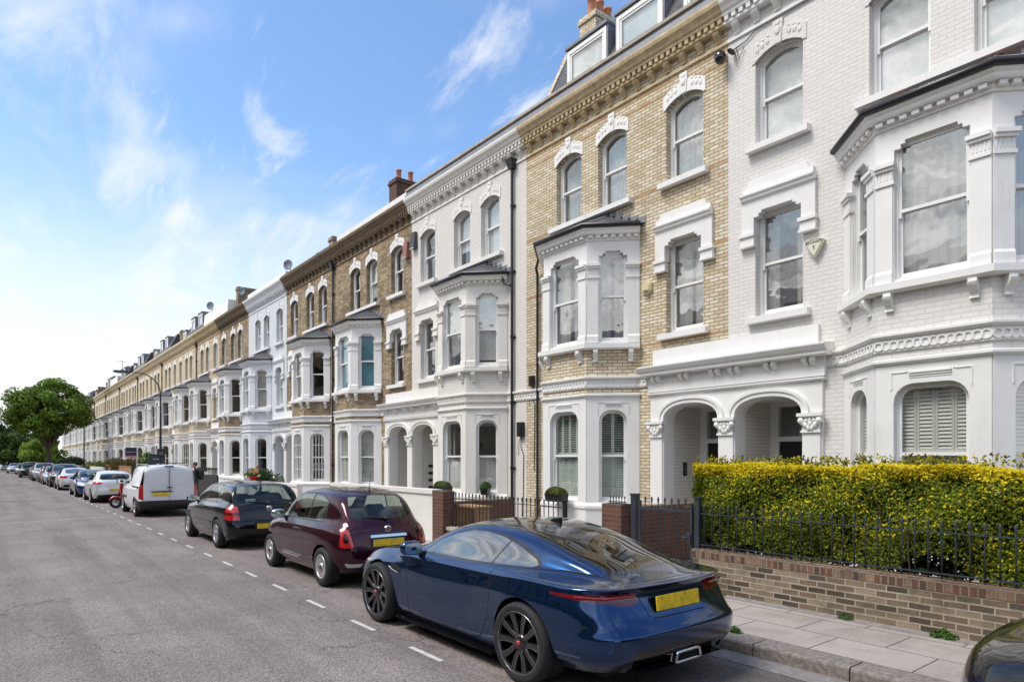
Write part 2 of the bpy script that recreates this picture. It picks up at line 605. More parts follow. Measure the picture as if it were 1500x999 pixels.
class MB:
    def __init__(s):
        s.v, s.f, s.mi = [], [], []
        s.smooth = set()
        s.m = 0

    def add(s, vs, fs, smooth=False):
        b = len(s.v)
        s.v.extend(vs)
        for f in fs:
            if smooth:
                s.smooth.add(len(s.f))
            s.f.append([i + b for i in f])
            s.mi.append(s.m)

    def hexa(s, p):
        s.add(p, [(0, 1, 2, 3), (7, 6, 5, 4), (0, 4, 5, 1), (1, 5, 6, 2), (2, 6, 7, 3), (3, 7, 4, 0)])

    def box(s, fr, u0, u1, d0, d1, z0, z1):
        P = fr.p
        s.hexa([P(u0, d0, z0), P(u1, d0, z0), P(u1, d1, z0), P(u0, d1, z0), P(u0, d0, z1), P(u1, d0, z1), P(u1, d1, z1), P(u0, d1, z1)])

    def bx(s, x0, x1, y0, y1, z0, z1):
        s.hexa([(x0, y0, z0), (x1, y0, z0), (x1, y1, z0), (x0, y1, z0), (x0, y0, z1), (x1, y0, z1), (x1, y1, z1), (x0, y1, z1)])

    def poly(s, fr, outer, holes, d0, d1, back=True):
        loops = [outer] + list(holes)
        flat = [q for l in loops for q in l]
        tris = tessellate_polygon([[Vector((q[0], q[1], 0)) for q in l] for l in loops])
        n = len(flat)
        vs = [fr.p(q[0], d0, q[1]) for q in flat] + [fr.p(q[0], d1, q[1]) for q in flat]
        fs = [tuple(t) for t in tris]
        if back:
            fs += [tuple(i + n for i in reversed(t)) for t in tris]
        b = 0
        for l in loops:
            k = len(l)
            for i in range(k):
                j = (i + 1) % k
                fs.append((b + i, b + j, b + j + n, b + i + n))
            b += k
        s.add(vs, fs)

    def sheet(s, fr, outer, d):
        tris = tessellate_polygon([[Vector((q[0], q[1], 0)) for q in outer]])
        s.add([fr.p(q[0], d, q[1]) for q in outer], [tuple(t) for t in tris])

    def sweep(s, path, prof, cap=True, smooth=False):
        """path: plan points; prof: closed loop of (outward, z)"""
        n = len(path)
        nr = []
        for i in range(n - 1):
            a, b = path[i], path[i + 1]
            l = math.hypot(b[0] - a[0], b[1] - a[1])
            q = (-(b[1] - a[1]) / l, (b[0] - a[0]) / l)
            nr.append(q)
        # outward = towards -x
        mid = path[n // 2 - 1]
        k = (n - 1) // 2
        if nr[k][0] > 0 or (abs(nr[k][0]) < 1e-9 and nr[k][1] > 0):
            nr = [(-q[0], -q[1]) for q in nr]
        vs = []
        m = len(prof)
        for i in range(n):
            if i == 0:
                q = nr[0]
            elif i == n - 1:
                q = nr[-1]
            else:
                a, b = nr[i - 1], nr[i]
                dt = 1 + a[0] * b[0] + a[1] * b[1]
                q = ((a[0] + b[0]) / dt, (a[1] + b[1]) / dt)
            for o, z in prof:
                vs.append((path[i][0] + q[0] * o, path[i][1] + q[1] * o, z))
        fs = []
        for i in range(n - 1):
            for j in range(m):
                j2 = (j + 1) % m
                fs.append((i * m + j, i * m + j2, (i + 1) * m + j2, (i + 1) * m + j))
        s.add(vs, fs, smooth)
        if cap:
            s.add(vs[:m], [tuple(range(m))])
            s.add(vs[-m:], [tuple(range(m))])

    def tube(s, pts, r, seg=8, cap=True):
        pts = [Vector(p) for p in pts]
        rr = r if isinstance(r, (list, tuple)) else [r] * len(pts)
        vs, fs = [], []
        ref = Vector((0, 0, 1))
        for i, p in enumerate(pts):
            if i == 0:
                t = pts[1] - p
            elif i == len(pts) - 1:
                t = p - pts[-2]
            else:
                t = (pts[i + 1] - p).normalized() + (p - pts[i - 1]).normalized()
            t.normalize()
            a = t.cross(ref)
            if a.length < .05:
                a = t.cross(Vector((1, 0, 0)))
            a.normalize()
            b = t.cross(a)
            for k in range(seg):
                w = 2 * math.pi * k / seg
                vs.append(tuple(p + (a * math.cos(w) + b * math.sin(w)) * rr[i]))
        for i in range(len(pts) - 1):
            for k in range(seg):
                k2 = (k + 1) % seg
                fs.append((i * seg + k, i * seg + k2, (i + 1) * seg + k2, (i + 1) * seg + k))
        s.add(vs, fs, True)
        if cap:
            s.add(vs[:seg], [tuple(range(seg))])
            s.add(vs[-seg:], [tuple(range(seg))])

    def lathe(s, prof, axis='z', o=(0, 0, 0), seg=24, smooth=True):
        """prof: list of (r, h); rotates about an axis through o"""
        vs, fs = [], []
        m = len(prof)
        for k in range(seg):
            w = 2 * math.pi * k / seg
            cx, sx = math.cos(w), math.sin(w)
            for r, h in prof:
                if axis == 'z':
                    q = (r * cx, r * sx, h)
                elif axis == 'x':
                    q = (h, r * cx, r * sx)
                else:
                    q = (r * cx, h, r * sx)
                vs.append((q[0] + o[0], q[1] + o[1], q[2] + o[2]))
        for k in range(seg):
            k2 = (k + 1) % seg
            for j in range(m - 1):
                fs.append((k * m + j, k * m + j + 1, k2 * m + j + 1, k2 * m + j))
        s.add(vs, fs, smooth)

    def blob(s, c, r, seg=10, rings=7, sq=1.0):
        pr = [(0.001 + r[0] * math.sin(math.pi * i / rings) ** sq, -math.cos(math.pi * i / rings)) for i in range(rings + 1)]
        vs, fs = [], []
        m = len(pr)
        for k in range(seg):
            w = 2 * math.pi * k / seg
            for q, h in pr:
                vs.append((c[0] + q * math.cos(w), c[1] + q * math.sin(w) * r[1] / r[0], c[2] + h * r[2]))
        for k in range(seg):
            k2 = (k + 1) % seg
            for j in range(m - 1):
                fs.append((k * m + j, k * m + j + 1, k2 * m + j + 1, k2 * m + j))
        s.add(vs, fs, True)

    def mesh(s, name, mats):
        me = bpy.data.meshes.new(name)
        me.from_pydata(s.v, [], s.f)
        if not isinstance(mats, (list, tuple)):
            mats = [mats]
        for m in mats:
            me.materials.append(m)
        if len(mats) > 1:
            me.polygons.foreach_set('material_index', s.mi)
        if s.smooth:
            sm = np.zeros(len(s.f), dtype=bool)
            sm[list(s.smooth)] = True
            me.polygons.foreach_set('use_smooth', sm)
        box_uv(me)
        me.update()
        return me

    def build(s, name, mats, parent=None, loc=None):
        o = bpy.data.objects.new(name, s.mesh(name, mats))
        COL.objects.link(o)
        if parent is not None:
            o.parent = parent
        if loc:
            o.location = loc
        return o


def box_uv(me):
    if not me.polygons:
        return
    uv = me.uv_layers.new(name='UVMap')
    nl = len(me.loops)
    vi = np.empty(nl, dtype=np.int32)
    me.loops.foreach_get('vertex_index', vi)
    co = np.empty(len(me.vertices) * 3)
    me.vertices.foreach_get('co', co)
    co = co.reshape(-1, 3)
    npoly = len(me.polygons)
    nr = np.empty(npoly * 3)
    me.polygons.foreach_get('normal', nr)
    nr = nr.reshape(-1, 3)
    tot = np.empty(npoly, dtype=np.int32)
    me.polygons.foreach_get('loop_total', tot)
    pn = np.repeat(nr, tot, axis=0)
    c = co[vi]
    flat = np.abs(pn[:, 2]) > .85
    h = np.hypot(pn[:, 0], pn[:, 1]) + 1e-9
    tx, ty = -pn[:, 1] / h, pn[:, 0] / h
    flip = np.where((ty < -1e-6) | ((np.abs(ty) < 1e-6) & (tx < 0)), -1, 1)
    U = np.where(flat, c[:, 0], (c[:, 0] * tx + c[:, 1] * ty) * flip)
    V = np.where(flat, c[:, 1], c[:, 2] / np.maximum(h, .3))
    V = np.where(h > .98, np.where(flat, V, c[:, 2]), V)
    a = np.stack([U, V], axis=1).astype(np.float32).ravel()
    uv.data.foreach_set('uv', a)


def tag(o, label, cat, group=None, kind=None):
    o['label'] = label
    o['category'] = cat
    if group:
        o['group'] = group
    if kind:
        o['kind'] = kind
    return o


def struct(o):
    o['kind'] = 'structure'
    return o


def thing(name, label, cat, loc=(0, 0, 0), rz=0., group=None):
    o = bpy.data.objects.new(name, None)
    COL.objects.link(o)
    o.location = loc
    o.rotation_euler = (0, 0, rz)
    o.empty_display_size = .2
    return tag(o, label, cat, group)


CHILD = {}


def index_children():
    CHILD.clear()
    for o in COL.objects:
        if o.parent is not None:
            CHILD.setdefault(o.parent.name, []).append(o)


def text_mesh(txt, size, depth=.002):
    cu = bpy.data.curves.new('lettering', 'FONT')
    cu.body = txt
    cu.size = size
    cu.align_x = 'CENTER'
    cu.align_y = 'CENTER'
    cu.extrude = depth
    ob = bpy.data.objects.new('lettering', cu)
    COL.objects.link(ob)
    dg = bpy.context.evaluated_depsgraph_get()
    dg.update()
    me = bpy.data.meshes.new_from_object(ob.evaluated_get(dg))
    bpy.data.objects.remove(ob)
    me.materials.clear()
    return me
# ------------------------------------------------------------------ ground, road, pavement
XF = 11.5            # facade plane
PITCH = 6.35
Y0 = 7.57            # shared door line of the two nearest houses


def drift(y):
    """the street bends very gently to the left in the distance"""
    return -2.0 * (max(0, y - 14) / 101.0) ** 1.5


def strip(name, xa, xb, z, mat, y0=-30, y1=420, step=4.0, thick=None):
    m = MB()
    ys = [y0]
    while ys[-1] < y1:
        ys.append(ys[-1] + (step if ys[-1] < 160 else 20))
    n = len(ys)
    vs, fs = [], []
    for y in ys:
        d = drift(min(y, 200))
        fa, fb = xa + (d if xa > -50 else 0), xb + (d if xb < 7 else 0)
        vs += [(fa, y, z), (fb, y, z)]
        if thick:
            vs += [(fb, y, z - thick), (fa, y, z - thick)]
    k = 4 if thick else 2
    for i in range(n - 1):
        a, b = i * k, (i + 1) * k
        fs.append((a, a + 1, b + 1, b))
        if thick:
            fs.append((a, b, b + 3, a + 3))
            fs.append((a + 1, b + 1, b + 2, a + 2))
    m.add(vs, fs)
    return struct(m.build(name, mat))


m = MB()
m.add([(-1500, -1500, -.06), (1500, -1500, -.06), (1500, 3000, -.06), (-1500, 3000, -.06)], [(0, 1, 2, 3)])
struct(m.build('ground', GROUNDM))
strip('road', -5.2, 5.70, 0.0, ASPH)
strip('channel_stones', 5.70, 6.00, 0.004, CHAN)
strip('pavement', 6.28, 8.02, .128, PAVE, thick=.1)
strip('garden_ground', 8.02, 14, .124, SOIL, thick=.1)
strip('far_pavement', -8.0, -5.2, .12, PAVE, thick=.1)

# kerb stones: one mesh, individual lengths with small gaps and worn edges
m = MB()
y = -20.0
kr = random.Random(3)
while y < 200:
    l = kr.uniform(.75, 1.1)
    a, b = y + .006, y + l - .006
    da, db = drift(a), drift(b)
    h = .128 + kr.uniform(-.004, .004)
    ins = .02
    vs = []
    for yy, dd in ((a, da), (b, db)):
        vs += [(6.0 + dd, yy, -.02), (6.0 + dd, yy, h - .03), (6.0 + ins * .4 + dd, yy, h - .012), (6.0 + ins + dd + .01, yy, h), (6.275 + dd, yy, h), (6.275 + dd, yy, -.02)]
    m.add(vs, [(0, 1, 7, 6), (1, 2, 8, 7), (2, 3, 9, 8), (3, 4, 10, 9), (4, 5, 11, 10), (0, 5, 4, 3, 2, 1), (6, 7, 8, 9, 10, 11)])
    y += l
struct(m.build('kerb', KERB))

# parking bay dashes
m = MB()
y = 2.55
kr = random.Random(5)
while y < 75:
    l = .62
    d0, d1 = drift(y), drift(y + l)
    if y < 14:
        per = 1.47
    else:
        per = 1.62
    w = .029
    m.add([(3.45 - w + d0, y, .004), (3.45 + w + d0, y, .004), (3.45 + w + d1, y + l, .004), (3.45 - w + d1, y + l, .004)], [(0, 1, 2, 3)])
    y += per
struct(m.build('bay_markings', LINE))

# reinstated trench strip across the road and a few asphalt patches
PATCH = simple('patched_asphalt', (.30, .275, .265), .85, var=.25, vscale=5, bump=.4, bscale=60)
PATCHD = simple('dark_patched_asphalt', (.135, .12, .118), .85, var=.25, vscale=5, bump=.4, bscale=60)
m = MB()
m.add([(-5, 24.2, .003), (3.2, 26.4, .003), (3.2, 26.62, .003), (-5, 24.42, .003)], [(0, 1, 2, 3)])
struct(m.build('trench_strip', PATCH))
m = MB()
for (xa, xb, ya, yb) in ((-4, 1.6, 38, 39.2), (-1.2, 1.9, 60, 63), (0.1, 2.4, 84, 87)):
    m.add([(xa, ya, .003), (xb, ya + .3, .003), (xb - .1, yb, .003), (xa + .2, yb - .2, .003)], [(0, 1, 2, 3)])
struct(m.build('asphalt_patches', PATCHD))


# ------------------------------------------------------------------ house building blocks
def arch(uc, w, z0, z1, rise=0., n=10):
    """opening outline with a segmental head: springs at z1, crown at z1+rise"""
    h = w / 2
    pts = [(uc - h, z0), (uc + h, z0)]
    if rise <= 0:
        return pts + [(uc + h, z1), (uc - h, z1)]
    r = (h * h + rise * rise) / (2 * rise)
    a = math.asin(min(1, h / r))
    for i in range(n + 1):
        t = a - 2 * a * i / n
        pts.append((uc + r * math.sin(t), z1 + rise - r + r * math.cos(t)))
    return pts


def rounded(uc, w, z0, z1, r, n=5):
    h = w / 2
    pts = [(uc - h, z0), (uc + h, z0)]
    for i in range(n + 1):
        t = math.pi / 2 * i / n
        pts.append((uc + h - r + r * math.cos(t), z1 - r + r * math.sin(t)))
    for i in range(n + 1):
        t = math.pi / 2 * i / n
        pts.append((uc - h + r - r * math.sin(t), z1 - r + r * math.cos(t)))
    return pts


def outline(kind, uc, w, z0, z1, a, e=0.):
    """outline shrunk by e"""
    if kind == 'arch':
        return arch(uc, w - 2 * e, z0 + e, z1 - e * .6, a, 10) if a > 0 else arch(uc, w - 2 * e, z0 + e, z1 - e)
    return rounded(uc, w - 2 * e, z0 + e, z1 - e, max(.02, a - e))


def zcut(loop, zc, above):
    """clip a closed outline by z = zc"""
    out = []
    n = len(loop)
    for i in range(n):
        a, b = loop[i], loop[(i + 1) % n]
        ia = (a[1] >= zc) == above
        ib = (b[1] >= zc) == above
        if ia:
            out.append(a)
        if ia != ib:
            t = (zc - a[1]) / (b[1] - a[1])
            out.append((a[0] + (b[0] - a[0]) * t, zc))
    return out


def sash_window(parent, fr, kind, uc, w, z0, z1, a, d, dress, zm=None, seed=0):
    """box frame + two sashes (mesh) > panes, curtain / blind / shutter"""
    rr = random.Random(seed)
    e = .055
    top = z1 + (a if kind == 'arch' else 0)
    zm = zm or (z0 + top) * .5
    m = MB()
    o1 = outline(kind, uc, w, z0, z1, a, .002)
    o2 = outline(kind, uc, w, z0, z1, a, e)
    m.poly(fr, o1, [o2], d, d + .13)
    iw = w - 2 * e
    # upper sash (outer)
    up = zcut(outline(kind, uc, w, z0, z1, a, e), zm - .02, True)
    upi = zcut(outline(kind, uc, w, z0, z1, a, e + .042), zm + .03, True)
    m.poly(fr, up, [upi], d + .025, d + .06)
    lo = zcut(outline(kind, uc, w, z0, z1, a, e), zm + .02, False)
    loi = [(uc - iw / 2 + .045, z0 + e + .075), (uc + iw / 2 - .045, z0 + e + .075), (uc + iw / 2 - .045, zm - .025), (uc - iw / 2 + .045, zm - .025)]
    m.poly(fr, lo, [loi], d + .065, d + .10)
    for sg in (-1, 1):       # sash horns
        uu = uc + sg * (iw / 2 - .02)
        m.box(fr, uu - .02, uu + .02, d + .02, d + .062, zm - .10, zm - .02)
    win = m.build('window', WHITE2, parent)
    m = MB()
    m.sheet(fr, upi, d + .045)
    m.sheet(fr, loi, d + .085)
    m.build('pane', GLASS, win)
    dc = d + .22
    if dress == 'curtain' or dress == 'drape':
        m = MB()
        mat = CURT if dress == 'curtain' else SEATG
        h = w / 2 + .02
        cover = rr.uniform(.32, .48) if dress == 'curtain' else .36
        for sg in (-1, 1):
            n = 40
            vs, fs = [], []
            for i in range(n + 1):
                u = uc + sg * (h - i / n * w * cover)
                dd = dc + .03 * math.sin(i * 1.35 + rr.random() * .5) + .012 * math.sin(i * .37)
                vs += [fr.p(u, dd, z0 + .02), fr.p(u, dd, top)]
            for i in range(n):
                fs.append((2 * i, 2 * i + 1, 2 * i + 3, 2 * i + 2))
            m.add(vs, fs, True)
        m.build('curtain', mat, win)
    elif dress == 'net':
        m = MB()
        n = 44
        vs, fs = [], []
        for i in range(n + 1):
            u = uc - w / 2 + w * i / n
            dd = d + .17 + .016 * math.sin(i * 1.1) + .008 * math.sin(i * .41)
            vs += [fr.p(u, dd, z0 + .02), fr.p(u, dd, top)]
        for i in range(n):
            fs.append((2 * i, 2 * i + 1, 2 * i + 3, 2 * i + 2))
        m.add(vs, fs, True)
        m.build('net_curtain', NET, win)
    elif dress in ('blind', 'blue', 'fullblind'):
        m = MB()
        zb = z0 + .02 if dress in ('blue', 'fullblind') else z0 + (top - z0) * rr.uniform(.0, .55)
        m.box(fr, uc - w / 2 + .02, uc + w / 2 - .02, d + .118, d + .124, zb, top)
        m.build('blind', BLUEB if dress == 'blue' else BLIND, win)
    elif dress in ('shutter', 'shutterw', 'halfshutter', 'venetian'):
        m = MB()
        zt = zm if dress == 'halfshutter' else top - .02
        if dress == 'venetian':
            z = z0 + .05
            while z < top - .03:
                m.box(fr, uc - w / 2 + .06, uc + w / 2 - .06, d + .115, d + .13, z, z + .032)
                z += .045
        else:
            tiers = [(z0 + .02, zt)] if dress == 'halfshutter' else [(z0 + .02, zm - .01), (zm + .01, zt)]
            npan = 4 if w > .8 else 2
            pw = (w - .04) / npan
            dd = d + .112
            for za, zb in tiers:
                for k in range(npan):
                    u0 = uc - w / 2 + .02 + k * pw
                    u1 = u0 + pw - .004
                    m.poly(fr, [(u0, za), (u1, za), (u1, zb), (u0, zb)], [[(u0 + .035, za + .06), (u1 - .035, za + .06), (u1 - .035, zb - .06), (u0 + .035, zb - .06)]], dd, dd + .025)
                    tilt = .012 if (za < zm - .2 or dress != 'shutter') else .004
                    z = za + .065
                    P = fr.p
                    while z < zb - .09:
                        m.add([P(u0 + .035, dd + .002, z), P(u1 - .035, dd + .002, z), P(u1 - .035, dd + .024, z + .05 * (tilt / .012)), P(u0 + .035, dd + .024, z + .05 * (tilt / .012))], [(0, 1, 2, 3)])
                        z += .055
        m.build('shutter' if dress != 'venetian' else 'blind', SHUT if dress == 'shutter' else SHUTW, win)
    elif dress == 'bars':
        m = MB()
        for k in range(1, 5):
            u = uc - w / 2 + w * k / 5
            m.box(fr, u - .012, u + .012, d - .05, d - .026, z0 + .03, top - .06)
        for k in (1, 2, 3):
            z = z0 + (top - z0) * k / 4
            m.box(fr, uc - w / 2 + .01, uc + w / 2 - .01, d - .049, d - .028, z - .01, z + .01)
        m.build('window_bars', WHITE2, win)
    return win


def console(m, fr, u, w, z1, h, out):
    """scrolled bracket under a slab: profile in (d, z), top at z1"""
    n = 8
    prof = [(0, z1), (-out, z1), (-out, z1 - .06)]
    for i in range(n + 1):
        t = i / n
        prof.append((-out * (1 - t) ** 1.7 * .92 - .045 - .02 * math.sin(t * 6.3), z1 - .06 - (h - .06) * t))
    prof.append((0, z1 - h))
    k = len(prof)
    vs = [fr.p(u - w / 2, d, z) for d, z in prof] + [fr.p(u + w / 2, d, z) for d, z in prof]
    fs = [tuple(range(k)), tuple(range(2 * k - 1, k - 1, -1))]
    for i in range(k):
        j = (i + 1) % k
        fs.append((i, j, j + k, i + k))
    m.add(vs, fs)


def capital(parent, fr, u0, u1, d0, z0, z1, mat):
    """carved leafy capital on a square pilaster"""
    m = MB()
    h = z1 - z0
    m.box(fr, u0 - .02, u1 + .02, d0 - .035, d0 + .02, z0 - .03, z0 + .012)
    m.box(fr, u0 - .07, u1 + .07, d0 - .09, d0 + .02, z1 - .06, z1)
    m.box(fr, u0 - .045, u1 + .045, d0 - .065, d0 + .02, z1 - .085, z1 - .06)
    m.box(fr, u0, u1, d0 - .02, d0 + .02, z0, z1 - .08)
    w = u1 - u0
    uc = (u0 + u1) / 2
    for sg in (-1, 1):
        c = fr.p(uc + sg * (w / 2 + .005), d0 - .045, z1 - .135)
        m.blob(c, (.058, .058, .062), 9, 6)
        for j in range(3):
            c = fr.p(uc + sg * (.03 + j * w * .17), d0 - .03 - .008 * j, z0 + .055 + .05 * j)
            m.blob(c, (.038, .04, .062), 8, 5)
        c = fr.p(uc + sg * w * .22, d0 - .035, z1 - .13)
        m.blob(c, (.035, .04, .045), 8, 5)
    m.blob(fr.p(uc, d0 - .035, z0 + .13), (.042, .045, .075), 8, 6)
    m.blob(fr.p(uc, d0 - .04, z1 - .12), (.036, .036, .036), 8, 5)
    return m.build('capital', mat, parent)


UC1 = 1.07           # axis of the single windows over the door
CB = 3.90            # axis of the bay
HF, HW, DEP = .75, 1.60, .85


def house(name, label, Y, s, wall, trim, opt, group):
    """one three-storey bay-fronted terraced house; u runs away from the shared door line"""
    W = opt.get('W', PITCH)
    root = thing(name, label, 'house', (XF, Y, 0), 0, group)
    fr = Fr((0, 0), (0, s))
    rr = random.Random(opt.get('seed', 1))
    dr = opt.get('dress', {})
    detail = opt.get('detail', 2)
    brick = opt.get('brick', True)
    cw = opt.get('wmat', trim)

    def bay_frames():
        p = [(0, s * (CB - HW)), (-DEP, s * (CB - HF)), (-DEP, s * (CB + HF)), (0, s * (CB + HW))]
        fs = []
        for k in range(3):
            a, b = p[k], p[k + 1]
            fs.append((Fr(a, (b[0] - a[0], b[1] - a[1])), math.hypot(b[0] - a[0], b[1] - a[1])))
        return p, fs
    bp, bf = bay_frames()

    # ---- wall
    m = MB()
    WH = []
    w2 = [(UC1, .95), (3.15, .92), (4.65, .92)]
    for uc, w in w2:
        WH.append(arch(uc, w, 8.05, 9.64, .155))
    WH.append(arch(UC1, .95, 4.75, 6.75))
    WH.append(arch(CB, 2.3, 4.75, 6.7))
    WH.append(arch(CB, 2.3, 1.15, 3.0))
    WH.append([(.15, .02), (1.58, .02), (1.58, 3.3), (.15, 3.3)])
    m.poly(fr, [(0, -.1), (W, -.1), (W, 11.05), (0, 11.05)], WH, 0, .32)
    wobj = m.build('wall', wall, root)

    # ---- shell of rooms behind the windows
    m = MB()
    m.box(fr, .002, .10, .33, 7.5, -.1, 10.98)
    m.box(fr, W - .10, W - .002, .33, 7.5, -.1, 10.98)
    m.box(fr, .1, W - .1, 4.2, 4.3, -.1, 10.98)
    for z in (.32, 4.25, 7.55, 10.5):
        m.box(fr, .1, W - .1, .33, 4.2, z - .15, z)
    m.box(fr, 1.8, 1.9, 1.6, 4.2, .3, 10.4)
    m.build('room', ROOMM, root)
    m = MB()
    m.box(fr, .001, W - .001, 7.5, 7.7, -.1, 11.0)
    m.build('rear_wall', wall, root)

    # ---- second floor windows and their carved heads
    wins = {}
    for i, (uc, w) in enumerate(w2):
        wins[uc] = sash_window(root, fr, 'arch', uc, w, 8.05, 9.64, .155, .15, dr.get('2%d' % i, rr.choice(['blind', 'net', 'dark', 'curtain'])), seed=rr.random())
    for uc, w in w2:
        m = MB()
        inn = arch(uc, w, 9.3, 9.64, .155)[2:]
        # arch stones follow the opening: band of height .32 and a taller keystone
        outp = [(uc + (q[0] - uc) * 1.14, q[1] + .27) for q in inn]
        loop = outp + [(uc - w / 2 * 1.14, 9.62), (uc - w / 2, 9.62)] + inn[::-1] + [(uc + w / 2, 9.62), (uc + w / 2 * 1.14, 9.62)]
        m.poly(fr, loop, [], -.02, .08)
        m.poly(fr, [(uc - .065, 9.785), (uc + .065, 9.785), (uc + .10, 10.22), (uc - .10, 10.22)], [], -.04, .04)
        if detail > 1:
            for k in range(9):     # shallow carving
                q = inn[k + 1]
                if abs(q[0] - uc) < .11:
                    continue
                c = fr.p(q[0] * 1.08 - uc * .08, -.02, q[1] + .15)
                m.blob(c, (.012, .04, .07), 6, 5)
                c = fr.p(q[0] * 1.04 - uc * .04, -.02, q[1] + .25)
                m.blob(c, (.011, .026, .03), 6, 4)
            m.blob(fr.p(uc, -.04, 10.02), (.024, .06, .09), 8, 6)
            m.blob(fr.p(uc, -.04, 10.15), (.02, .05, .05), 8, 6)
        m.build('window_head', opt.get('headmat', cw), wins[uc])
    # ---- first floor single window and its stone surround
    w1f = sash_window(root, fr, 'arch', UC1, .95, 4.75, 6.75, 0, .15, dr.get('10', rr.choice(['curtain', 'dark', 'net', 'blind'])), seed=rr.random())
    m = MB()
    lo, hi = UC1 - .95 / 2 + .004, UC1 + .95 / 2 - .004
    a, b = lo - .26, hi + .26
    m.poly(fr, [(a, 6.36), (lo, 6.36), (lo, 6.64), (lo + .10, 6.64), (lo + .10, 6.70), (lo + .16, 6.70), (lo + .16, 6.746), (hi - .16, 6.746), (hi - .16, 6.70), (hi - .10, 6.70), (hi - .10, 6.64), (hi, 6.64), (hi, 6.36), (b, 6.36), (b, 7.0), (a, 7.0)], [], -.07, .10)
    for ua, ub in ((a, lo), (hi, b)):
        m.box(fr, ua - .05, ub + .03, -.12, .02, 6.29, 6.355)
        m.box(fr, ua - .02, ub + .012, -.085, .02, 6.14, 6.29)
        m.box(fr, ua - .04, ub + .02, -.105, .02, 6.09, 6.138)
    m.sweep([fr.p(a - .0, -.07, 0)[:2], fr.p(b, -.07, 0)[:2]], [(0, 6.98), (.05, 7.0), (.05, 7.04), (.09, 7.07), (.09, 7.11), (0, 7.13), (-.08, 7.13), (-.08, 6.98)])
    m.poly(fr, [(a + .03, 7.125), (b - .03, 7.125), (b - .03, 7.24), (b - .12, 7.24), (b - .16, 7.36), (a + .16, 7.36), (a + .12, 7.24), (a + .03, 7.24)], [], -.075, .02)
    m.build('window_surround', cw, root)

    for ua, ub, z, wp in ((UC1 - .62, UC1 + .62, 8.05, wins[UC1]), (2.50, 5.30, 8.05, wins[3.15]), (UC1 - .62, UC1 + .62, 4.75, w1f)):
        m = MB()
        P = fr.p
        m.hexa([P(ua, -.14, z - .15), P(ub, -.14, z - .15), P(ub, .14, z - .15), P(ua, .14, z - .15), P(ua, -.14, z - .035), P(ub, -.14, z - .035), P(ub, .14, z + .002), P(ua, .14, z + .002)])
        m.build('window_sill', cw, wp)

    # ---- canted bay
    m = MB()
    fr_mid = []
    for k, (f, L) in enumerate(bf):
        # brick band between the floors
        m.poly(f, [(0, 3.40), (L, 3.40), (L, 4.60), (0, 4.60)], [], 0, .2)
    m.build('bay_brickwork', wall, root)
    bay = MB()
    for k, (f, L) in enumerate(bf):
        wo = .98 if k == 1 else .64
        c = L / 2
        # ground floor
        g0 = rounded(c, wo, 1.02, 3.12, .27)
        bay.poly(f, [(0, -.1), (L, -.1), (L, 3.42), (0, 3.42)], [g0], -.022, .064)
        g1 = rounded(c, wo + .16, .98, 3.20, .34)
        if detail > 1:
            for sg in (-1, 1):    # sunk spandrel panels shown as raised beads
                uu = c + sg * (wo / 2 + .04)
                m2 = uu + sg * -.22
                bay.poly(f, [(uu, 3.30), (uu - sg * .24, 3.30), (uu - sg * .20, 3.285), (uu - sg * .018, 3.285), (uu - sg * .018, 3.05), (uu, 3.02)], [], -.034, -.01)
            for j in range(3):
                bay.box(f, c - wo * .28, c + wo * .28, -.03 - .012 * j, 0, 3.20 + .034 * j, 3.222 + .034 * j)
        # plinth block flare
        # first floor
        u0 = [(c - wo / 2, 4.70), (c + wo / 2, 4.70), (c + wo / 2, 6.66), (c + wo / 2 - .09, 6.66), (c + wo / 2 - .09, 6.72), (c + wo / 2 - .15, 6.72), (c + wo / 2 - .15, 6.77), (c - wo / 2 + .15, 6.77), (c - wo / 2 + .15, 6.72), (c - wo / 2 + .09, 6.72), (c - wo / 2 + .09, 6.66), (c - wo / 2, 6.66)]
        bay.poly(f, [(0, 4.62), (L, 4.62), (L, 7.02), (0, 7.02)], [u0], 0, .064)
    # moulded courses
    bay.sweep(bp, [(-.1, 3.415), (.04, 3.415), (.075, 3.45), (.075, 3.485), (.02, 3.505), (-.1, 3.505)])
    bay.sweep(bp, [(-.1, 4.50), (.10, 4.50), (.14, 4.53), (.14, 4.63), (-.1, 4.66)])
    bay.sweep(bp, [(-.05, 7.0), (.03, 7.0), (.03, 7.05), (-.05, 7.05)])
    bay.sweep(bp, [(-.05, 7.12), (.13, 7.12), (.15, 7.15), (.15, 7.19), (.19, 7.22), (.19, 7.25), (-.05, 7.25)])
    bay.sweep(bp, [(-.05, 7.05), (.04, 7.05), (.04, 7.12), (-.05, 7.12)])
    # plinth
    bay.sweep(bp, [(-.05, .86), (.085, .86), (.085, .92), (.03, .99), (-.05, .99)])
    bay.sweep(bp, [(-.05, -.1), (.06, -.1), (.06, .86), (-.05, .86)])
    for k, (f, L) in enumerate(bf):
        n = int(L / .165)
        for j in range(n):
            uu = L * (j + .5) / n
            bay.box(f, uu - .05, uu + .05, -.105, -.03, 7.052, 7.115)
        pos = (.20, L - .20)
        for uu in pos:
            console(bay, f, uu, .11, 4.50, .27, .12)
    bo = bay.build('bay_window', cw, root)
    # pilasters at the bay angles: base, shaft, capital
    pil = [MB() for _ in range(4)]
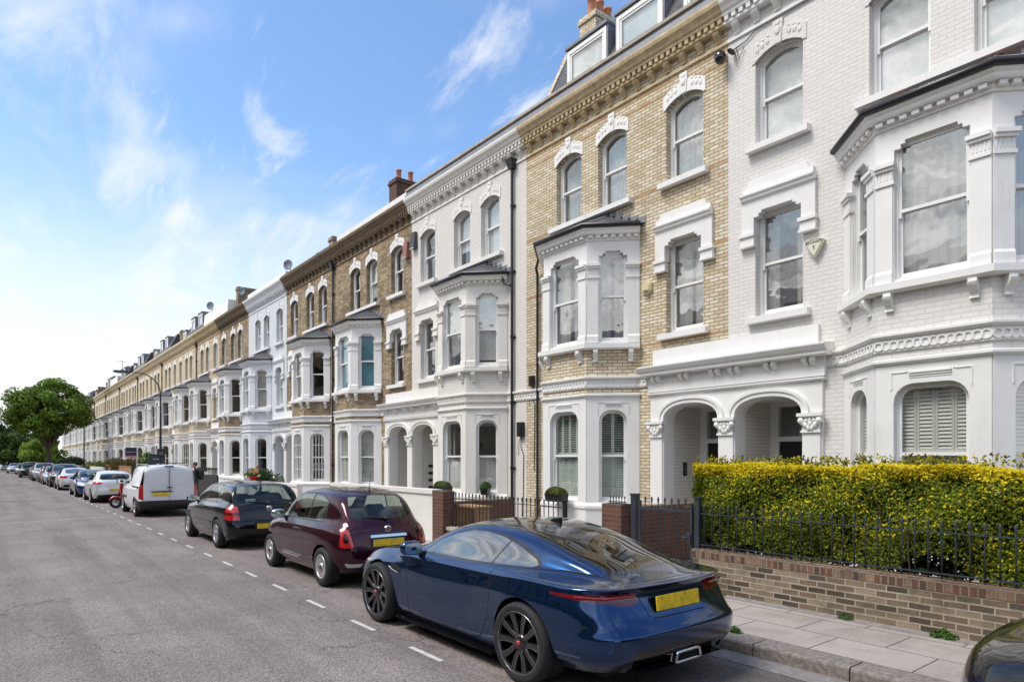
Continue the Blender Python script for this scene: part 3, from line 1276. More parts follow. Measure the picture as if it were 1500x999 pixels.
    for k, (f, L) in enumerate(bf):
        wo = .98 if k == 1 else .64
        pl = (L - wo) / 2
        for ua, ub, ends in ((0, pl - .015, 0), (L - pl + .015, L, 1)):
            m = pil[k + ends]
            m.box(f, ua, ub, -.028, .02, 4.84, 6.14)
            m.box(f, ua - .0, ub + .0, -.055, .02, 4.655, 4.80)
            P = f.p
            m.hexa([P(ua, -.055, 4.80), P(ub, -.055, 4.80), P(ub, .02, 4.80), P(ua, .02, 4.80), P(ua, -.028, 4.85), P(ub, -.028, 4.85), P(ub, .02, 4.85), P(ua, .02, 4.85)])
            e0 = -.0 if ends == 0 else -.03
            e1 = .03 if ends == 0 else .0
            m.box(f, ua + e0, ub + e1, -.052, .02, 6.14, 6.19)
            m.box(f, ua + e0 * .3, ub + e1 * .3, -.036, .02, 6.19, 6.36)
            if detail > 1:
                nn = 5
                for j in range(nn):
                    uu = ua + (ub - ua) * (j + .5) / nn
                    m.box(f, uu - .012, uu + .012, -.043, -.03, 6.22, 6.35)
            m.box(f, ua + e0, ub + e1, -.07, .02, 6.36, 6.41)
            m.box(f, ua + e0 * 1.6, ub + e1 * 1.6, -.10, .02, 6.41, 6.47)
    for m in pil:
        m.build('pilaster', cw, bo)
    for k, (f, L) in enumerate(bf):
        wo = .98 if k == 1 else .64
        sash_window(root, f, 'arch', L / 2, wo + .05, 4.672, 6.80, 0, .068, dr.get('1b', 'curtain'), seed=rr.random())
        sash_window(root, f, 'round', L / 2, wo + .05, .992, 3.147, .28, .068, dr.get('0b', 'shutterw'), seed=rr.random())
    # frieze band with interlaced ornament, round the bay and along the wall
    m = MB()
    path = [(0, s * W * .998), (0, s * (CB + HW))] + [bp[2], bp[1]] + [(0, s * (CB - HW)), (0, s * 1.95)]
    m.sweep(path, [(-.05, 3.62), (.03, 3.62), (.03, 3.81), (-.05, 3.81)])
    m.sweep(path, [(-.05, 3.81), (.05, 3.81), (.09, 3.85), (.09, 3.885), (.03, 3.90), (-.05, 3.91)])
    if detail > 1:
        for i in range(len(path) - 1):
            a, b = path[i], path[i + 1]
            L = math.hypot(b[0] - a[0], b[1] - a[1])
            f = Fr(a, (b[0] - a[0], b[1] - a[1]))
            n = max(1, int(L / .105))
            for j in range(n):
                uu = L * (j + .5) / n
                ring_o = [(uu + .075 * math.cos(t * math.pi / 6), 3.715 + .075 * math.sin(t * math.pi / 6)) for t in range(12)]
                ring_i = [(uu + .048 * math.cos(t * math.pi / 6), 3.715 + .048 * math.sin(t * math.pi / 6)) for t in range(12)]
                m.poly(f, ring_o, [ring_i], -.045 - .004 * (j % 2), -.02, back=False)
    m.build('frieze', cw, root)
    # gutter and little slate roof
    m = MB()
    g = [(.20 + .06 * math.cos(t * math.pi / 6), 7.305 + .06 * math.sin(t * math.pi / 6)) for t in range(12)]
    m.sweep(bp, g, smooth=True)
    m.sweep(bp, [(.0, 7.252), (.14, 7.252), (.14, 7.30), (.0, 7.30)])
    m.build('gutter', PIPE, root)
    m = MB()

    def off(o):
        t = math.tan(math.pi / 8) * o
        return [(-.0, s * (CB - HW - o * 1.0)), (-DEP - o, s * (CB - HF - t)), (-DEP - o, s * (CB + HF + t)), (-.0, s * (CB + HW + o * 1.0))]
    ob = off(.20)
    T1, T2 = (-.015, s * (CB - .62), 7.80), (-.015, s * (CB + .62), 7.80)
    B = [(q[0], q[1], 7.33) for q in ob]
    m.add(B + [T1, T2], [(0, 1, 4), (1, 2, 5, 4), (2, 3, 5)])
    rf = m.build('bay_roof', SLATE, root)
    m = MB()
    hip = TILE if opt.get('tile_hips') else LEAD
    for a, b in ((B[1], T1), (B[2], T2)):
        m.tube([a, b], .05 if opt.get('tile_hips') else .03, 7)
    m.build('hip_roll', hip, rf)
    # lead flashing in steps up the wall
    m = MB()
    for sg in (-1, 1):
        for j in range(5):
            t = j / 5
            uu = CB + sg * (HW + .2 - (HW + .2 - .62) * t)
            u2 = CB + sg * (HW + .2 - (HW + .2 - .62) * (t + .26))
            m.box(fr, min(uu, u2), max(uu, u2), -.012, 0.02, 7.33 + .47 * t, 7.33 + .47 * t + .15)
    m.box(fr, CB - .66, CB + .66, -.012, .02, 7.78, 7.93)
    m.build('flashing', LEAD, rf)

    # ---- porch half: arch, pilasters, entablature
    porch = MB()
    A0, A1 = .19, 1.56
    ac, aw = (A0 + A1) / 2, A1 - A0
    def bask(e, n=18):
        return [(ac - (aw / 2 + e) * math.copysign(abs(math.cos(math.pi * i / n)) ** .86, math.cos(math.pi * i / n)), 2.82 + (.36 + e) * math.sin(math.pi * i / n) ** .86) for i in range(n + 1)]
    porch.poly(fr, [(.0, .08), (A0, .08)] + bask(0) + [(A1, .08), (1.93, .08), (1.93, 3.40), (0, 3.40)], [], -.06, .30)
    # archivolt
    for e0, e1, pr in ((.003, .085, -.10), (.085, .14, -.125)):
        porch.poly(fr, bask(e0) + bask(e1)[::-1], [], pr, -.04)
    pils = ((1.585, 1.905), (.0, .165))
    for ua, ub in pils:
        porch.box(fr, ua, ub, -.10, .0, .08, 2.5)
        porch.box(fr, ua - (.03 if ua > .1 else 0), ub + .03, -.13, .0, .08, .42)
    # entablature
    e1 = 1.98
    st = [fr.p(0, 0, 0)[:2], fr.p(e1, 0, 0)[:2]]
    porch.sweep(st, [(-.05, 3.395), (.10, 3.395), (.125, 3.42), (.125, 3.45), (-.05, 3.47)])
    porch.sweep(st, [(-.05, 3.47), (.085, 3.47), (.085, 3.82), (-.05, 3.82)])
    e2 = 2.10
    st2 = [fr.p(0, 0, 0)[:2], fr.p(e2, 0, 0)[:2]]
    porch.sweep(st2, [(-.05, 3.82), (.24, 3.82), (.26, 3.84), (.26, 3.90), (.30, 3.92), (.345, 3.99), (.345, 4.02), (-.05, 4.06)])
    porch.box(fr, 0, 1.86, -.07, .03, 4.06, 4.40)
    for uu in (.22, .98, 1.72):
        for dd in (-.07, .07):
            console(porch, fr, uu + dd, .075, 3.82, .25, .19)
    po = porch.build('porch', cw, root)
    capital(po, fr, 1.585, 1.905, -.10, 2.50, 2.82, cw)
    if s > 0:
        capital(po, fr, -.165, .165, -.10, 2.50, 2.82, cw)
    m = MB()
    m.poly(fr, [(.12, -.05), (1.63, -.05), (1.63, 3.2), (.12, 3.2)], [[(.16, .28), (1.59, .28), (1.59, 3.16), (.16, 3.16)]], .30, 1.45)
    m.build('porch_lining', opt.get('lining', PB_CREAM if cw is not GREYW else PB_GREY), root)
    # door with transom light
    m = MB()
    m.poly(fr, [(.16, .28), (1.59, .28), (1.59, 3.16), (.16, 3.16)], [[(.33, .30), (1.42, .30), (1.42, 2.36), (.33, 2.36)], [(.33, 2.46), (1.42, 2.46), (1.42, 3.08), (.33, 3.08)]], 1.30, 1.42)
    df = m.build('door_frame', WHITE2, root)
    m = MB()
    m.sheet(fr, [(.33, 2.46), (1.42, 2.46), (1.42, 3.08), (.33, 3.08)], 1.36)
    m.build('transom_pane', GLASS, df)
    m = MB()
    m.box(fr, .332, 1.418, 1.36, 1.41, .30, 2.358)
    for ua, ub, za, zb in ((.42, .83, .45, 1.1), (.92, 1.33, .45, 1.1)):
        m.box(fr, ua, ub, 1.345, 1.365, za, zb)
    m.poly(fr, [(.42, 1.25), (1.33, 1.25), (1.33, 2.26), (.42, 2.26)], [arch(.625, .36, 1.3, 2.0, .17), arch(1.125, .36, 1.3, 2.0, .17)], 1.345, 1.362)
    m.build('door', opt.get('door', DOORB), root)

    # ---- main cornice
    cm = opt.get('cornice', trim)
    m = MB()
    full = [fr.p(0.0, 0, 0)[:2], fr.p(W, 0, 0)[:2]]
    if s < 0:
        full = full
    m.sweep(full, [(-.05, 10.30), (.035, 10.30), (.035, 10.36), (-.05, 10.36)])
    n = int(W / .40)
    for j in range(n):
        uu = W * (j + .5) / n
        console(m, fr, uu, .12, 10.62, .22, .13)
    m.sweep(full, [(-.05, 10.62), (.16, 10.62), (.16, 10.67), (-.05, 10.67)])
    n = int(W / .155)
    for j in range(n):
        uu = W * (j + .5) / n
        m.box(fr, uu - .042, uu + .042, -.20, -.10, 10.672, 10.765)
    m.sweep(full, [(-.05, 10.67), (.12, 10.67), (.12, 10.77), (-.05, 10.77)])
    m.sweep(full, [(-.05, 10.77), (.21, 10.77), (.21, 10.83), (.25, 10.85), (.27, 10.90), (.30, 10.93), (.34, 10.96), (.36, 11.02), (.36, 11.07), (-.05, 11.10)])
    m.build('cornice', cm, root)
    m = MB()
    par = opt.get('parapet', 'lead')
    if par == 'lead':
        m.sweep(full, [(-.30, 11.05), (.30, 11.095), (.22, 11.34), (-.30, 11.34)])
        po_ = m.build('parapet', LEAD, root)
        m = MB()
        m.sweep(full, [(-.35, 11.342), (.28, 11.342), (.28, 11.41), (-.35, 11.43)])
        m.build('coping', STONE, po_)
    elif par == 'white':
        m.sweep(full, [(-.30, 11.05), (.06, 11.095), (.06, 11.5), (-.30, 11.5)])
        m.build('parapet', WHITE, root)
    else:
        m.sweep(full, [(-.30, 11.05), (.29, 11.095), (.29, 11.15), (.20, 11.19), (.20, 11.24), (-.30, 11.26)])
        m.build('parapet', cm, root)

    # ---- roof
    rt = opt.get('roof', 'pitch')
    m = MB()
    P = fr.p
    ra, rb = .004, W - .004
    if rt in ('pitch', 'dormer', 'dormer2'):
        rz = 12.9
        m.add([P(ra, .06, 11.24), P(rb, .06, 11.24), P(rb, 3.6, rz), P(ra, 3.6, rz), P(ra, 7.7, 11.0), P(rb, 7.7, 11.0), P(ra, .06, 11.0), P(rb, .06, 11.0)],
              [(0, 1, 2, 3), (3, 2, 5, 4), (6, 7, 1, 0), (0, 3, 4, 6), (1, 2, 5, 7)])
    elif rt == 'mansard':
        m.add([P(ra, .30, 11.3), P(rb, .30, 11.3), P(rb, 1.25, 13.25), P(ra, 1.25, 13.25), P(ra, 4, 13.7), P(rb, 4, 13.7), P(ra, 7.7, 11.0), P(rb, 7.7, 11.0), P(ra, .30, 11.0), P(rb, .30, 11.0)],
              [(0, 1, 2, 3), (3, 2, 5, 4), (4, 5, 7, 6), (8, 9, 1, 0), (0, 3, 4, 6, 8), (1, 2, 5, 7, 9)])
    elif rt == 'box':
        bh = opt.get('boxh', 12.6)
        m.add([P(ra, .45, 11.3), P(rb, .45, 11.3), P(rb, .55, bh), P(ra, .55, bh), P(ra, 6, bh + .1), P(rb, 6, bh + .1), P(ra, 7.7, 11.0), P(rb, 7.7, 11.0), P(ra, .45, 11.0), P(rb, .45, 11.0)],
              [(0, 1, 2, 3), (3, 2, 5, 4), (4, 5, 7, 6), (8, 9, 1, 0), (0, 3, 4, 6, 8), (1, 2, 5, 7, 9)])
    ro = m.build('roof', WHITE if rt == 'box' else SLATE, root)
    for k, (uc, w) in enumerate(opt.get('dormers', [])):
        zt = 13.08 if rt == 'mansard' else 12.75
        d0 = .72 if rt == 'mansard' else 1.0
        z0 = 11.75 if rt == 'mansard' else 11.6
        m = MB()
        hw = w / 2
        m.poly(fr, [(uc - hw, z0), (uc + hw, z0), (uc + hw, zt), (uc - hw, zt)], [[(uc - hw + .10, z0 + .10), (uc + hw - .10, z0 + .10), (uc + hw - .10, zt - .10), (uc - hw + .10, zt - .10)]], d0, d0 + .10)
        m.poly(fr, [(uc - hw + .10, z0 + .10), (uc + hw - .10, z0 + .10), (uc + hw - .10, zt - .10), (uc - hw + .10, zt - .10)], [[(uc - hw + .16, z0 + .17), (uc + hw - .16, z0 + .17), (uc + hw - .16, zt - .16), (uc - hw + .16, zt - .16)]], d0 + .02, d0 + .07)
        do = m.build('dormer', WHITE2, root)
        m = MB()
        m.sheet(fr, [(uc - hw + .16, z0 + .17), (uc + hw - .16, z0 + .17), (uc + hw - .16, zt - .16), (uc - hw + .16, zt - .16)], d0 + .045)
        m.build('pane', GLASS, do)
        m = MB()
        m.box(fr, uc - hw + .1, uc + hw - .1, d0 + .085, d0 + .095, z0 + .1, zt - .1)
        m.build('blind', BLIND, do)
        m = MB()
        m.box(fr, uc - hw - .045, uc - hw - .002, d0 + .02, d0 + 2.2, z0 - .3, zt + .05)
        m.box(fr, uc + hw + .002, uc + hw + .045, d0 + .02, d0 + 2.2, z0 - .3, zt + .05)
        m.box(fr, uc - hw - .06, uc + hw + .06, d0 - .04, d0 + 2.2, zt + .052, zt + .13)
        m.box(fr, uc - hw, uc + hw, d0 - .02, d0 + .1, z0 - .3, z0 - .003)
        m.build('dormer_cheek', LEAD, do)
    # party wall upstand with chimney at the far end (u = W)
    ch = opt.get('chimney')
    if ch:
        cmn = opt.get('chim_mat', BR_BROWN)
        m = MB()
        hi = 13.9 if rt == 'mansard' else min(12.7, ch[4] - .5)
        side = W - .19 if ch[2] > 3 else .02
        sl = [(.15, 11.42), (.30, 11.42), (1.55, hi), (4.2, hi + .1), (4.2, 10.9), (.15, 10.9)]
        vs = [P(side, d, z) for d, z in sl] + [P(side + .17, d, z) for d, z in sl]
        k = len(sl)
        m.add(vs, [tuple(range(k)), tuple(range(2 * k - 1, k - 1, -1))] + [(i, (i + 1) % k, (i + 1) % k + k, i + k) for i in range(k)])
        m.build('party_wall', cmn, root)
        m = MB()
        d0, d1, u0, u1, zt = ch
        m.box(fr, u0, u1, d0, d1, 11.2, zt - .2)
        m.box(fr, u0 - .05, u1 + .05, d0 - .05, d1 + .05, zt - .2, zt - .1)
        m.box(fr, u0 - .02, u1 + .02, d0 - .02, d1 + .02, zt - .1, zt)
        co = m.build('chimney', cmn, root)
        npot = opt.get('pots', 2)
        for j in range(npot):
            t = (j + .5) / npot
            c = P((u0 + u1) / 2, d0 + (d1 - d0) * t, 0)
            m = MB()
            h = .5 + .06 * (j % 2)
            m.lathe([(.10, zt), (.125, zt + .02), (.115, zt + .1), (.105, zt + h - .08), (.13, zt + h - .06), (.13, zt + h), (.09, zt + h), (.085, zt + .1)], o=(c[0], c[1], 0), seg=14)
            m.build('chimney_pot', TILE, co)
    # drain pipes
    for uu, z0, z1, hop in opt.get('pipes', []):
        m = MB()
        zt = z1
        m.tube([fr.p(uu, -.075, z0), fr.p(uu, -.075, zt)], .042, 8)
        z = z0 + 1.6
        while z < zt:
            m.tube([fr.p(uu, -.075, z), fr.p(uu, -.075, z + .09)], .055, 8)
            m.box(fr, uu - .09, uu + .09, -.05, .01, z + .02, z + .06)
            z += 1.85
        if hop:
            b = P
            m.hexa([b(uu - .09, -.15, zt - .02), b(uu + .09, -.15, zt - .02), b(uu + .09, 0, zt - .02), b(uu - .09, 0, zt - .02), b(uu - .14, -.22, zt + .24), b(uu + .14, -.22, zt + .24), b(uu + .14, 0, zt + .24), b(uu - .14, 0, zt + .24)])
        m.build('downpipe', PIPE, root)
    for pts in opt.get('runs', []):
        m = MB()
        m.tube([fr.p(*q) for q in pts], .036, 8)
        m.build('downpipe', PIPE, root)
    return root


def add_children_cache():
    index_children()
# ------------------------------------------------------------------ the terrace
TG = 'terraced houses along the right side of the street'
SP = []
BAYPIPE = lambda: [[(5.62, -.20, 7.28), (5.75, -.16, 7.1), (5.80, -.07, 6.95), (5.80, -.07, .2)]]

H1 = house('terraced_house', 'off-white painted brick house behind the golden hedge, nearest to the camera', Y0, -1, PB_WHITE, WHITE,
           dict(seed=11, headmat=PB_WHITE, dress={'20': 'fullblind', '21': 'fullblind', '22': 'fullblind', '10': 'curtain', '1b': 'net', '0b': 'shutterw'}, tile_hips=True,
                cornice=WHITE, parapet='plain', roof='pitch', lining=PB_CREAM), TG)
H2 = house('terraced_house', 'yellow brick house with white dormers in its mansard and sage green shutters', Y0, 1, BR_YEL, WHITE,
           dict(seed=12, dress={'20': 'net', '21': 'net', '22': 'net', '10': 'curtain', '1b': 'curtain', '0b': 'shutter'},
                cornice=BRICKTRIM, parapet='lead', roof='mansard', dormers=[(1.0, 1.25), (2.95, 1.45), (4.75, 1.45)],
                chimney=(1.9, 2.9, 5.55, 6.2, 14.85), pots=3, chim_mat=BR_YEL, runs=BAYPIPE(), lining=PB_CREAM), TG)
H3 = house('terraced_house', 'cream painted brick house with planters on its sills, next to the yellow brick house', Y0 + 2 * PITCH, -1, PB_CREAM, CREAM,
           dict(seed=13, headmat=CREAM, dress={'20': 'dark', '21': 'blind', '22': 'blind', '10': 'dark', '1b': 'blind', '0b': 'halfshutter'},
                cornice=CREAM, parapet='lead', roof='pitch', pipes=[(5.80, .1, 10.2, True)], lining=PB_CREAM,
                runs=[[(5.45, -.20, 7.28), (5.55, -.16, 7.0), (5.78, -.12, 6.9)]]), TG)
H4 = house('terraced_house', 'brown brick house with bright blue blinds in its first floor bay', Y0 + 2 * PITCH, 1, BR_BROWN, WHITE,
           dict(seed=14, dress={'20': 'dark', '21': 'blind', '22': 'dark', '10': 'dark', '1b': 'blue', '0b': 'venetian'},
                cornice=BRICKTRIM2, parapet='white', roof='pitch', chimney=(2.4, 3.6, 5.6, 6.3, 14.5), pots=2, chim_mat=BR_RED, runs=BAYPIPE()), TG)
H5 = house('terraced_house', 'dark brown brick house with white window bars on the ground floor bay', Y0 + 4 * PITCH, -1, BR_BROWN, WHITE,
           dict(seed=15, dress={'20': 'dark', '21': 'dark', '22': 'dark', '10': 'dark', '1b': 'dark', '0b': 'bars'},
                cornice=BRICKTRIM2, parapet='plain', roof='pitch', pipes=[(5.95, .1, 10.2, True)], chimney=(2.2, 3.1, .05, .55, 13.6), pots=0), TG)
H6 = house('terraced_house', 'pale blue-grey painted house with grey rendered bay, next to the dark brown brick one', Y0 + 4 * PITCH, 1, PB_GREY, GREYW,
           dict(seed=16, dress={'20': 'dark', '21': 'dark', '22': 'dark', '10': 'blind', '1b': 'venetian', '0b': 'dark'},
                cornice=GREYW, parapet='white', roof='pitch', lining=PB_GREY), TG)
H7 = house('terraced_house', 'weathered brown brick house with a slate bay roof, beyond the pale blue-grey house', Y0 + 6 * PITCH, -1, BR_BROWN, WHITE,
           dict(seed=17, detail=1, dress={'1b': 'dark', '0b': 'dark'}, cornice=BRICKTRIM2, parapet='plain', roof='pitch', chimney=(1.0, 2.2, .1, .6, 13.4), pots=0), TG)
H8 = house('terraced_house', 'brown and yellow brick house with a white boxed roof extension and a satellite dish', Y0 + 6 * PITCH, 1, BR_YEL, WHITE,
           dict(seed=18, detail=1, dress={'1b': 'dark', '0b': 'dark'}, cornice=BRICKTRIM, parapet='plain', roof='box', chimney=(2.6, 3.4, 5.5, 6.2, 13.6), pots=0, pipes=[(6.1, .1, 10.2, True)]), TG)
H9 = house('terraced_house', 'clean pale yellow brick house with two dormers, ninth from the near white house', Y0 + 8 * PITCH, -1, BR_PALE, WHITE,
           dict(seed=19, detail=1, dress={'1b': 'dark', '0b': 'bars'}, cornice=PALETRIM, parapet='plain', roof='mansard', dormers=[(2.0, 1.2), (4.3, 1.2)], chimney=(2.2, 3.2, .05, .5, 13.9), pots=0), TG)
H10 = house('terraced_house', 'pale yellow brick house with a roof dormer, tenth from the near white house', Y0 + 8 * PITCH, 1, BR_PALE, WHITE,
            dict(seed=20, detail=1, dress={'1b': 'curtain', '0b': 'dark'}, cornice=PALETRIM, parapet='plain', roof='pitch', dormers=[(2.4, 1.3)], chimney=(1.4, 2.6, 5.6, 6.2, 13.5), pots=0, pipes=[(6.1, .1, 10.2, True)]), TG)
index_children()
ORD = ['eleventh', 'twelfth', 'thirteenth', 'fourteenth', 'fifteenth', 'sixteenth', 'seventeenth', 'eighteenth', 'nineteenth', 'twentieth', 'twenty-first', 'twenty-second', 'twenty-third', 'twenty-fourth', 'twenty-fifth', 'twenty-sixth']
for i in range(16):
    k = 10 + i
    sgn = -1 if k % 2 == 0 else 1
    yy = Y0 + (k if sgn < 0 else k - 1) * PITCH
    grey = i in (8, 9)
    if sgn < 0:
        src = H9 if not grey else H7
        what = 'small distant pale yellow brick house with white bays'
    else:
        src = H10 if i not in (5, 11) else H8
        what = 'small distant yellow brick house with a dormer and white bays'
        if src is H8:
            what = 'small distant yellow brick house with a boxed roof and white bays'
    if src is H7:
        what = 'small distant brown brick house with white bays'
    c = src.copy()
    COL.objects.link(c)
    for ch in CHILD.get(src.name, []):
        q = ch.copy()
        COL.objects.link(q)
        q.parent = c
        for g in CHILD.get(ch.name, []):
            r = g.copy()
            COL.objects.link(r)
            r.parent = q
    c.location = (XF, yy, 0)
    c['label'] = what + ', ' + ORD[i] + ' in the terrace'
# ------------------------------------------------------------------ vehicles
def pchip(xs, ys, xq):
    """monotone cubic interpolation"""
    xs, ys = np.asarray(xs, float), np.asarray(ys, float)
    h = np.diff(xs)
    dl = np.diff(ys) / h
    n = len(xs)
    d = np.zeros(n)
    for i in range(1, n - 1):
        if dl[i - 1] * dl[i] > 0:
            w1, w2 = 2 * h[i] + h[i - 1], h[i] + 2 * h[i - 1]
            d[i] = (w1 + w2) / (w1 / dl[i - 1] + w2 / dl[i])
    d[0], d[-1] = dl[0], dl[-1]
    k = np.clip(np.searchsorted(xs, xq, side='right') - 1, 0, n - 2)
    t = (xq - xs[k]) / h[k]
    t2, t3 = t * t, t * t * t
    return (2 * t3 - 3 * t2 + 1) * ys[k] + (t3 - 2 * t2 + t) * h[k] * d[k] + (-2 * t3 + 3 * t2) * ys[k + 1] + (t3 - t2) * h[k] * d[k + 1]


def catmull(xs, ys, xq):
    xs, ys = np.asarray(xs, float), np.asarray(ys, float)
    n = len(xs)
    d = np.zeros(n)
    for i in range(1, n - 1):
        h0, h1 = xs[i] - xs[i - 1], xs[i + 1] - xs[i]
        a, b = (ys[i] - ys[i - 1]) / h0, (ys[i + 1] - ys[i]) / h1
        d[i] = (a * h1 + b * h0) / (h0 + h1)
        lim = 2.2 * min(abs(a), abs(b)) if a * b > 0 else .6 * min(abs(a), abs(b))
        d[i] = max(-lim, min(lim, d[i]))
    d[0] = (ys[1] - ys[0]) / (xs[1] - xs[0])
    d[-1] = (ys[-1] - ys[-2]) / (xs[-1] - xs[-2])
    h = np.diff(xs)
    k = np.clip(np.searchsorted(xs, xq, side='right') - 1, 0, n - 2)
    t = (xq - xs[k]) / h[k]
    t2, t3 = t * t, t * t * t
    return (2 * t3 - 3 * t2 + 1) * ys[k] + (t3 - 2 * t2 + t) * h[k] * d[k] + (-2 * t3 + 3 * t2) * ys[k + 1] + (t3 - t2) * h[k] * d[k + 1]


def loft(rows, nu, nv, smooth=3, creases=()):
    """rows: stations from nose to tail, each a list of (x, y, z) from sill to centre line; returns grid (nu, nv, 3)"""
    A = np.array(rows, float)          # S x J x 3
    S, J, _ = A.shape
    # arc-length parameters averaged over the grid
    du = np.linalg.norm(np.diff(A, axis=0), axis=2).mean(axis=1)
    su = np.concatenate([[0], np.cumsum(np.maximum(du, .02))])
    dv = np.linalg.norm(np.diff(A, axis=1), axis=2).mean(axis=0)
    sv = np.concatenate([[0], np.cumsum(np.maximum(dv, .02))])

    def spread(s, n):
        # sample so that every control station is hit exactly
        out = [0.0]
        for i in range(len(s) - 1):
            k = max(2, int(round((s[i + 1] - s[i]) / s[-1] * n)))
            out += list(s[i] + (s[i + 1] - s[i]) * np.arange(1, k + 1) / k)
        return np.array(out)
    uq, vq = spread(su, nu), spread(sv, nv)
    B = np.zeros((len(uq), J, 3))
    for j in range(J):
        for c in range(3):
            B[:, j, c] = catmull(su, A[:, j, c], uq)
    C = np.zeros((len(uq), len(vq), 3))
    for i in range(len(uq)):
        for c in range(3):
            C[i, :, c] = catmull(sv, B[i, :, c], vq)
    for _ in range(smooth):
        D = C.copy()
        D[1:-1] = .5 * C[1:-1] + .25 * (C[:-2] + C[2:])
        E_ = D.copy()
        E_[:, 1:-1] = .5 * D[:, 1:-1] + .25 * (D[:, :-2] + D[:, 2:])
        # centre line: keep symmetric tangency
        E_[:, -1, 1:] = .5 * D[:, -1, 1:] + .5 * D[:, -2, 1:]
        E_[0, :, 1:] = .5 * D[0, :, 1:] + .5 * D[1, :, 1:]
        E_[-1, :, 1:] = .5 * D[-1, :, 1:] + .5 * D[-2, :, 1:]
        C = E_
    C[0, :, 0] = 0
    C[-1, :, 0] = 0
    C[:, -1, 0] = 0
    return C


def sd_poly(pts, r=0.):
    """signed distance (negative inside) to a polygon rounded outwards by r"""
    P = [(float(a), float(b)) for a, b in pts]
    n = len(P)

    def f(px, py):
        d = 1e18
        s = 1.0
        j = n - 1
        for i in range(n):
            ex, ey = P[j][0] - P[i][0], P[j][1] - P[i][1]
            wx, wy = px - P[i][0], py - P[i][1]
            t = max(0., min(1., (wx * ex + wy * ey) / (ex * ex + ey * ey)))
            bx, by = wx - ex * t, wy - ey * t
            d = min(d, bx * bx + by * by)
            c1, c2, c3 = py >= P[i][1], py < P[j][1], ex * wy > ey * wx
            if (c1 and c2 and c3) or (not c1 and not c2 and not c3):
                s = -s
            j = i
        return s * math.sqrt(d) - r
    return f


class Shell:
    """half body surface that can be cut along smooth outlines and divided into parts"""

    def __init__(s, grid):
        s.bm = bmesh.new()
        nu, nv, _ = grid.shape
        vs = [[s.bm.verts.new(grid[i, j]) for j in range(nv)] for i in range(nu)]
        for i in range(nu - 1):
            for j in range(nv - 1):
                q = [vs[i][j], vs[i + 1][j], vs[i + 1][j + 1], vs[i][j + 1]]
                s.bm.faces.new(q)
        bmesh.ops.remove_doubles(s.bm, verts=s.bm.verts[:], dist=1e-5)
        s.lay = s.bm.faces.layers.int.new('part')
        s.bm.normal_update()
        s.names = ['body']
        s.norm = None

    def cut(s, f, part=None, mask=None, only=None):
        """split faces along f(co) = 0; faces with f < 0 get the part id"""
        bm = s.bm
        val = {}
        bm.verts.ensure_lookup_table()
        for v in bm.verts:
            c = v.co
            if mask is None or mask(c):
                q = f(c)
                val[v] = 0.0 if abs(q) < 4e-4 else q
        todo = []
        for e in bm.edges:
            a, b = e.verts
            if a in val and b in val and val[a] * val[b] < 0:
                todo.append((e, a, b))
        zero = {v for v, q in val.items() if q == 0.0}
        for e, a, b in todo:
            va, vb = val[a], val[b]
            t = va / (va - vb)
            ca, cb = a.co.copy(), b.co.copy()
            lo, hi, flo = 0., 1., va
            for _ in range(4):
                q = f(ca.lerp(cb, t))
                if abs(q) < 1e-5:
                    break
                if q * flo > 0:
                    lo = t
                    flo = q
                else:
                    hi = t
                t2 = (lo + hi) / 2
                t = t2
            t = min(.985, max(.015, t))
            ne, nv = bmesh.utils.edge_split(e, a, t)
            nv.co = ca.lerp(cb, t)
            val[nv] = 0.0
            zero.add(nv)
        faces = {fc for v in zero for fc in v.link_faces}
        for fc in faces:
            zs = [l.vert for l in fc.loops if l.vert in zero]
            if len(zs) < 2:
                continue
            vl = [l.vert for l in fc.loops]
            n = len(vl)
            done = False
            for i in range(len(zs)):
                for k in range(i + 1, len(zs)):
                    ia, ib = vl.index(zs[i]), vl.index(zs[k])
                    if (ia - ib) % n in (1, n - 1):
                        continue
                    try:
                        bmesh.utils.face_split(fc, zs[i], zs[k])
                    except ValueError:
                        continue
                    done = True
                    break
                if done:
                    break
        if part is not None:
            s.mark(f, part, mask, only)

    def mark(s, f, part, mask=None, only=None):
        if part not in s.names:
            s.names.append(part)
        pid = s.names.index(part)
        oid = None if only is None else [s.names.index(q) for q in only if q in s.names]
        for fc in s.bm.faces:
            c = fc.calc_center_median()
            if (mask is None or mask(c)) and f(c) < 0 and (oid is None or fc[s.lay] in oid):
                fc[s.lay] = pid

    def band(s, f, w, part, mask=None, only=None):
        s.cut(lambda c: f(c) - w, None, mask)
        s.cut(lambda c: f(c) + w, None, mask)
        s.mark(lambda c: abs(f(c)) - w, part, mask, only)

    def finish(s):
        """returns {part: (verts, normals, faces)} for the half with x >= 0"""
        bm = s.bm
        bm.normal_update()
        out = {}
        nrm = {}
        for v in bm.verts:
            n = Vector()
            for fc in v.link_faces:
                n += fc.normal * fc.calc_area()
            if n.length > 0:
                n.normalize()
            if abs(v.co.x) < 1e-4:
                n.x = 0
                n.normalize()
            nrm[v] = n
        for fc in bm.faces:
            k = s.names[fc[s.lay]]
            out.setdefault(k, []).append(fc)
        res = {}
        for k, fl in out.items():
            idx, vs, ns, fs = {}, [], [], []
            for fc in fl:
                q = []
                for l in fc.loops:
                    v = l.vert
                    if v not in idx:
                        idx[v] = len(vs)
                        vs.append(v.co.copy())
                        ns.append(nrm[v].copy())
                    q.append(idx[v])
                fs.append(q)
            res[k] = (vs, ns, fs)
        return res


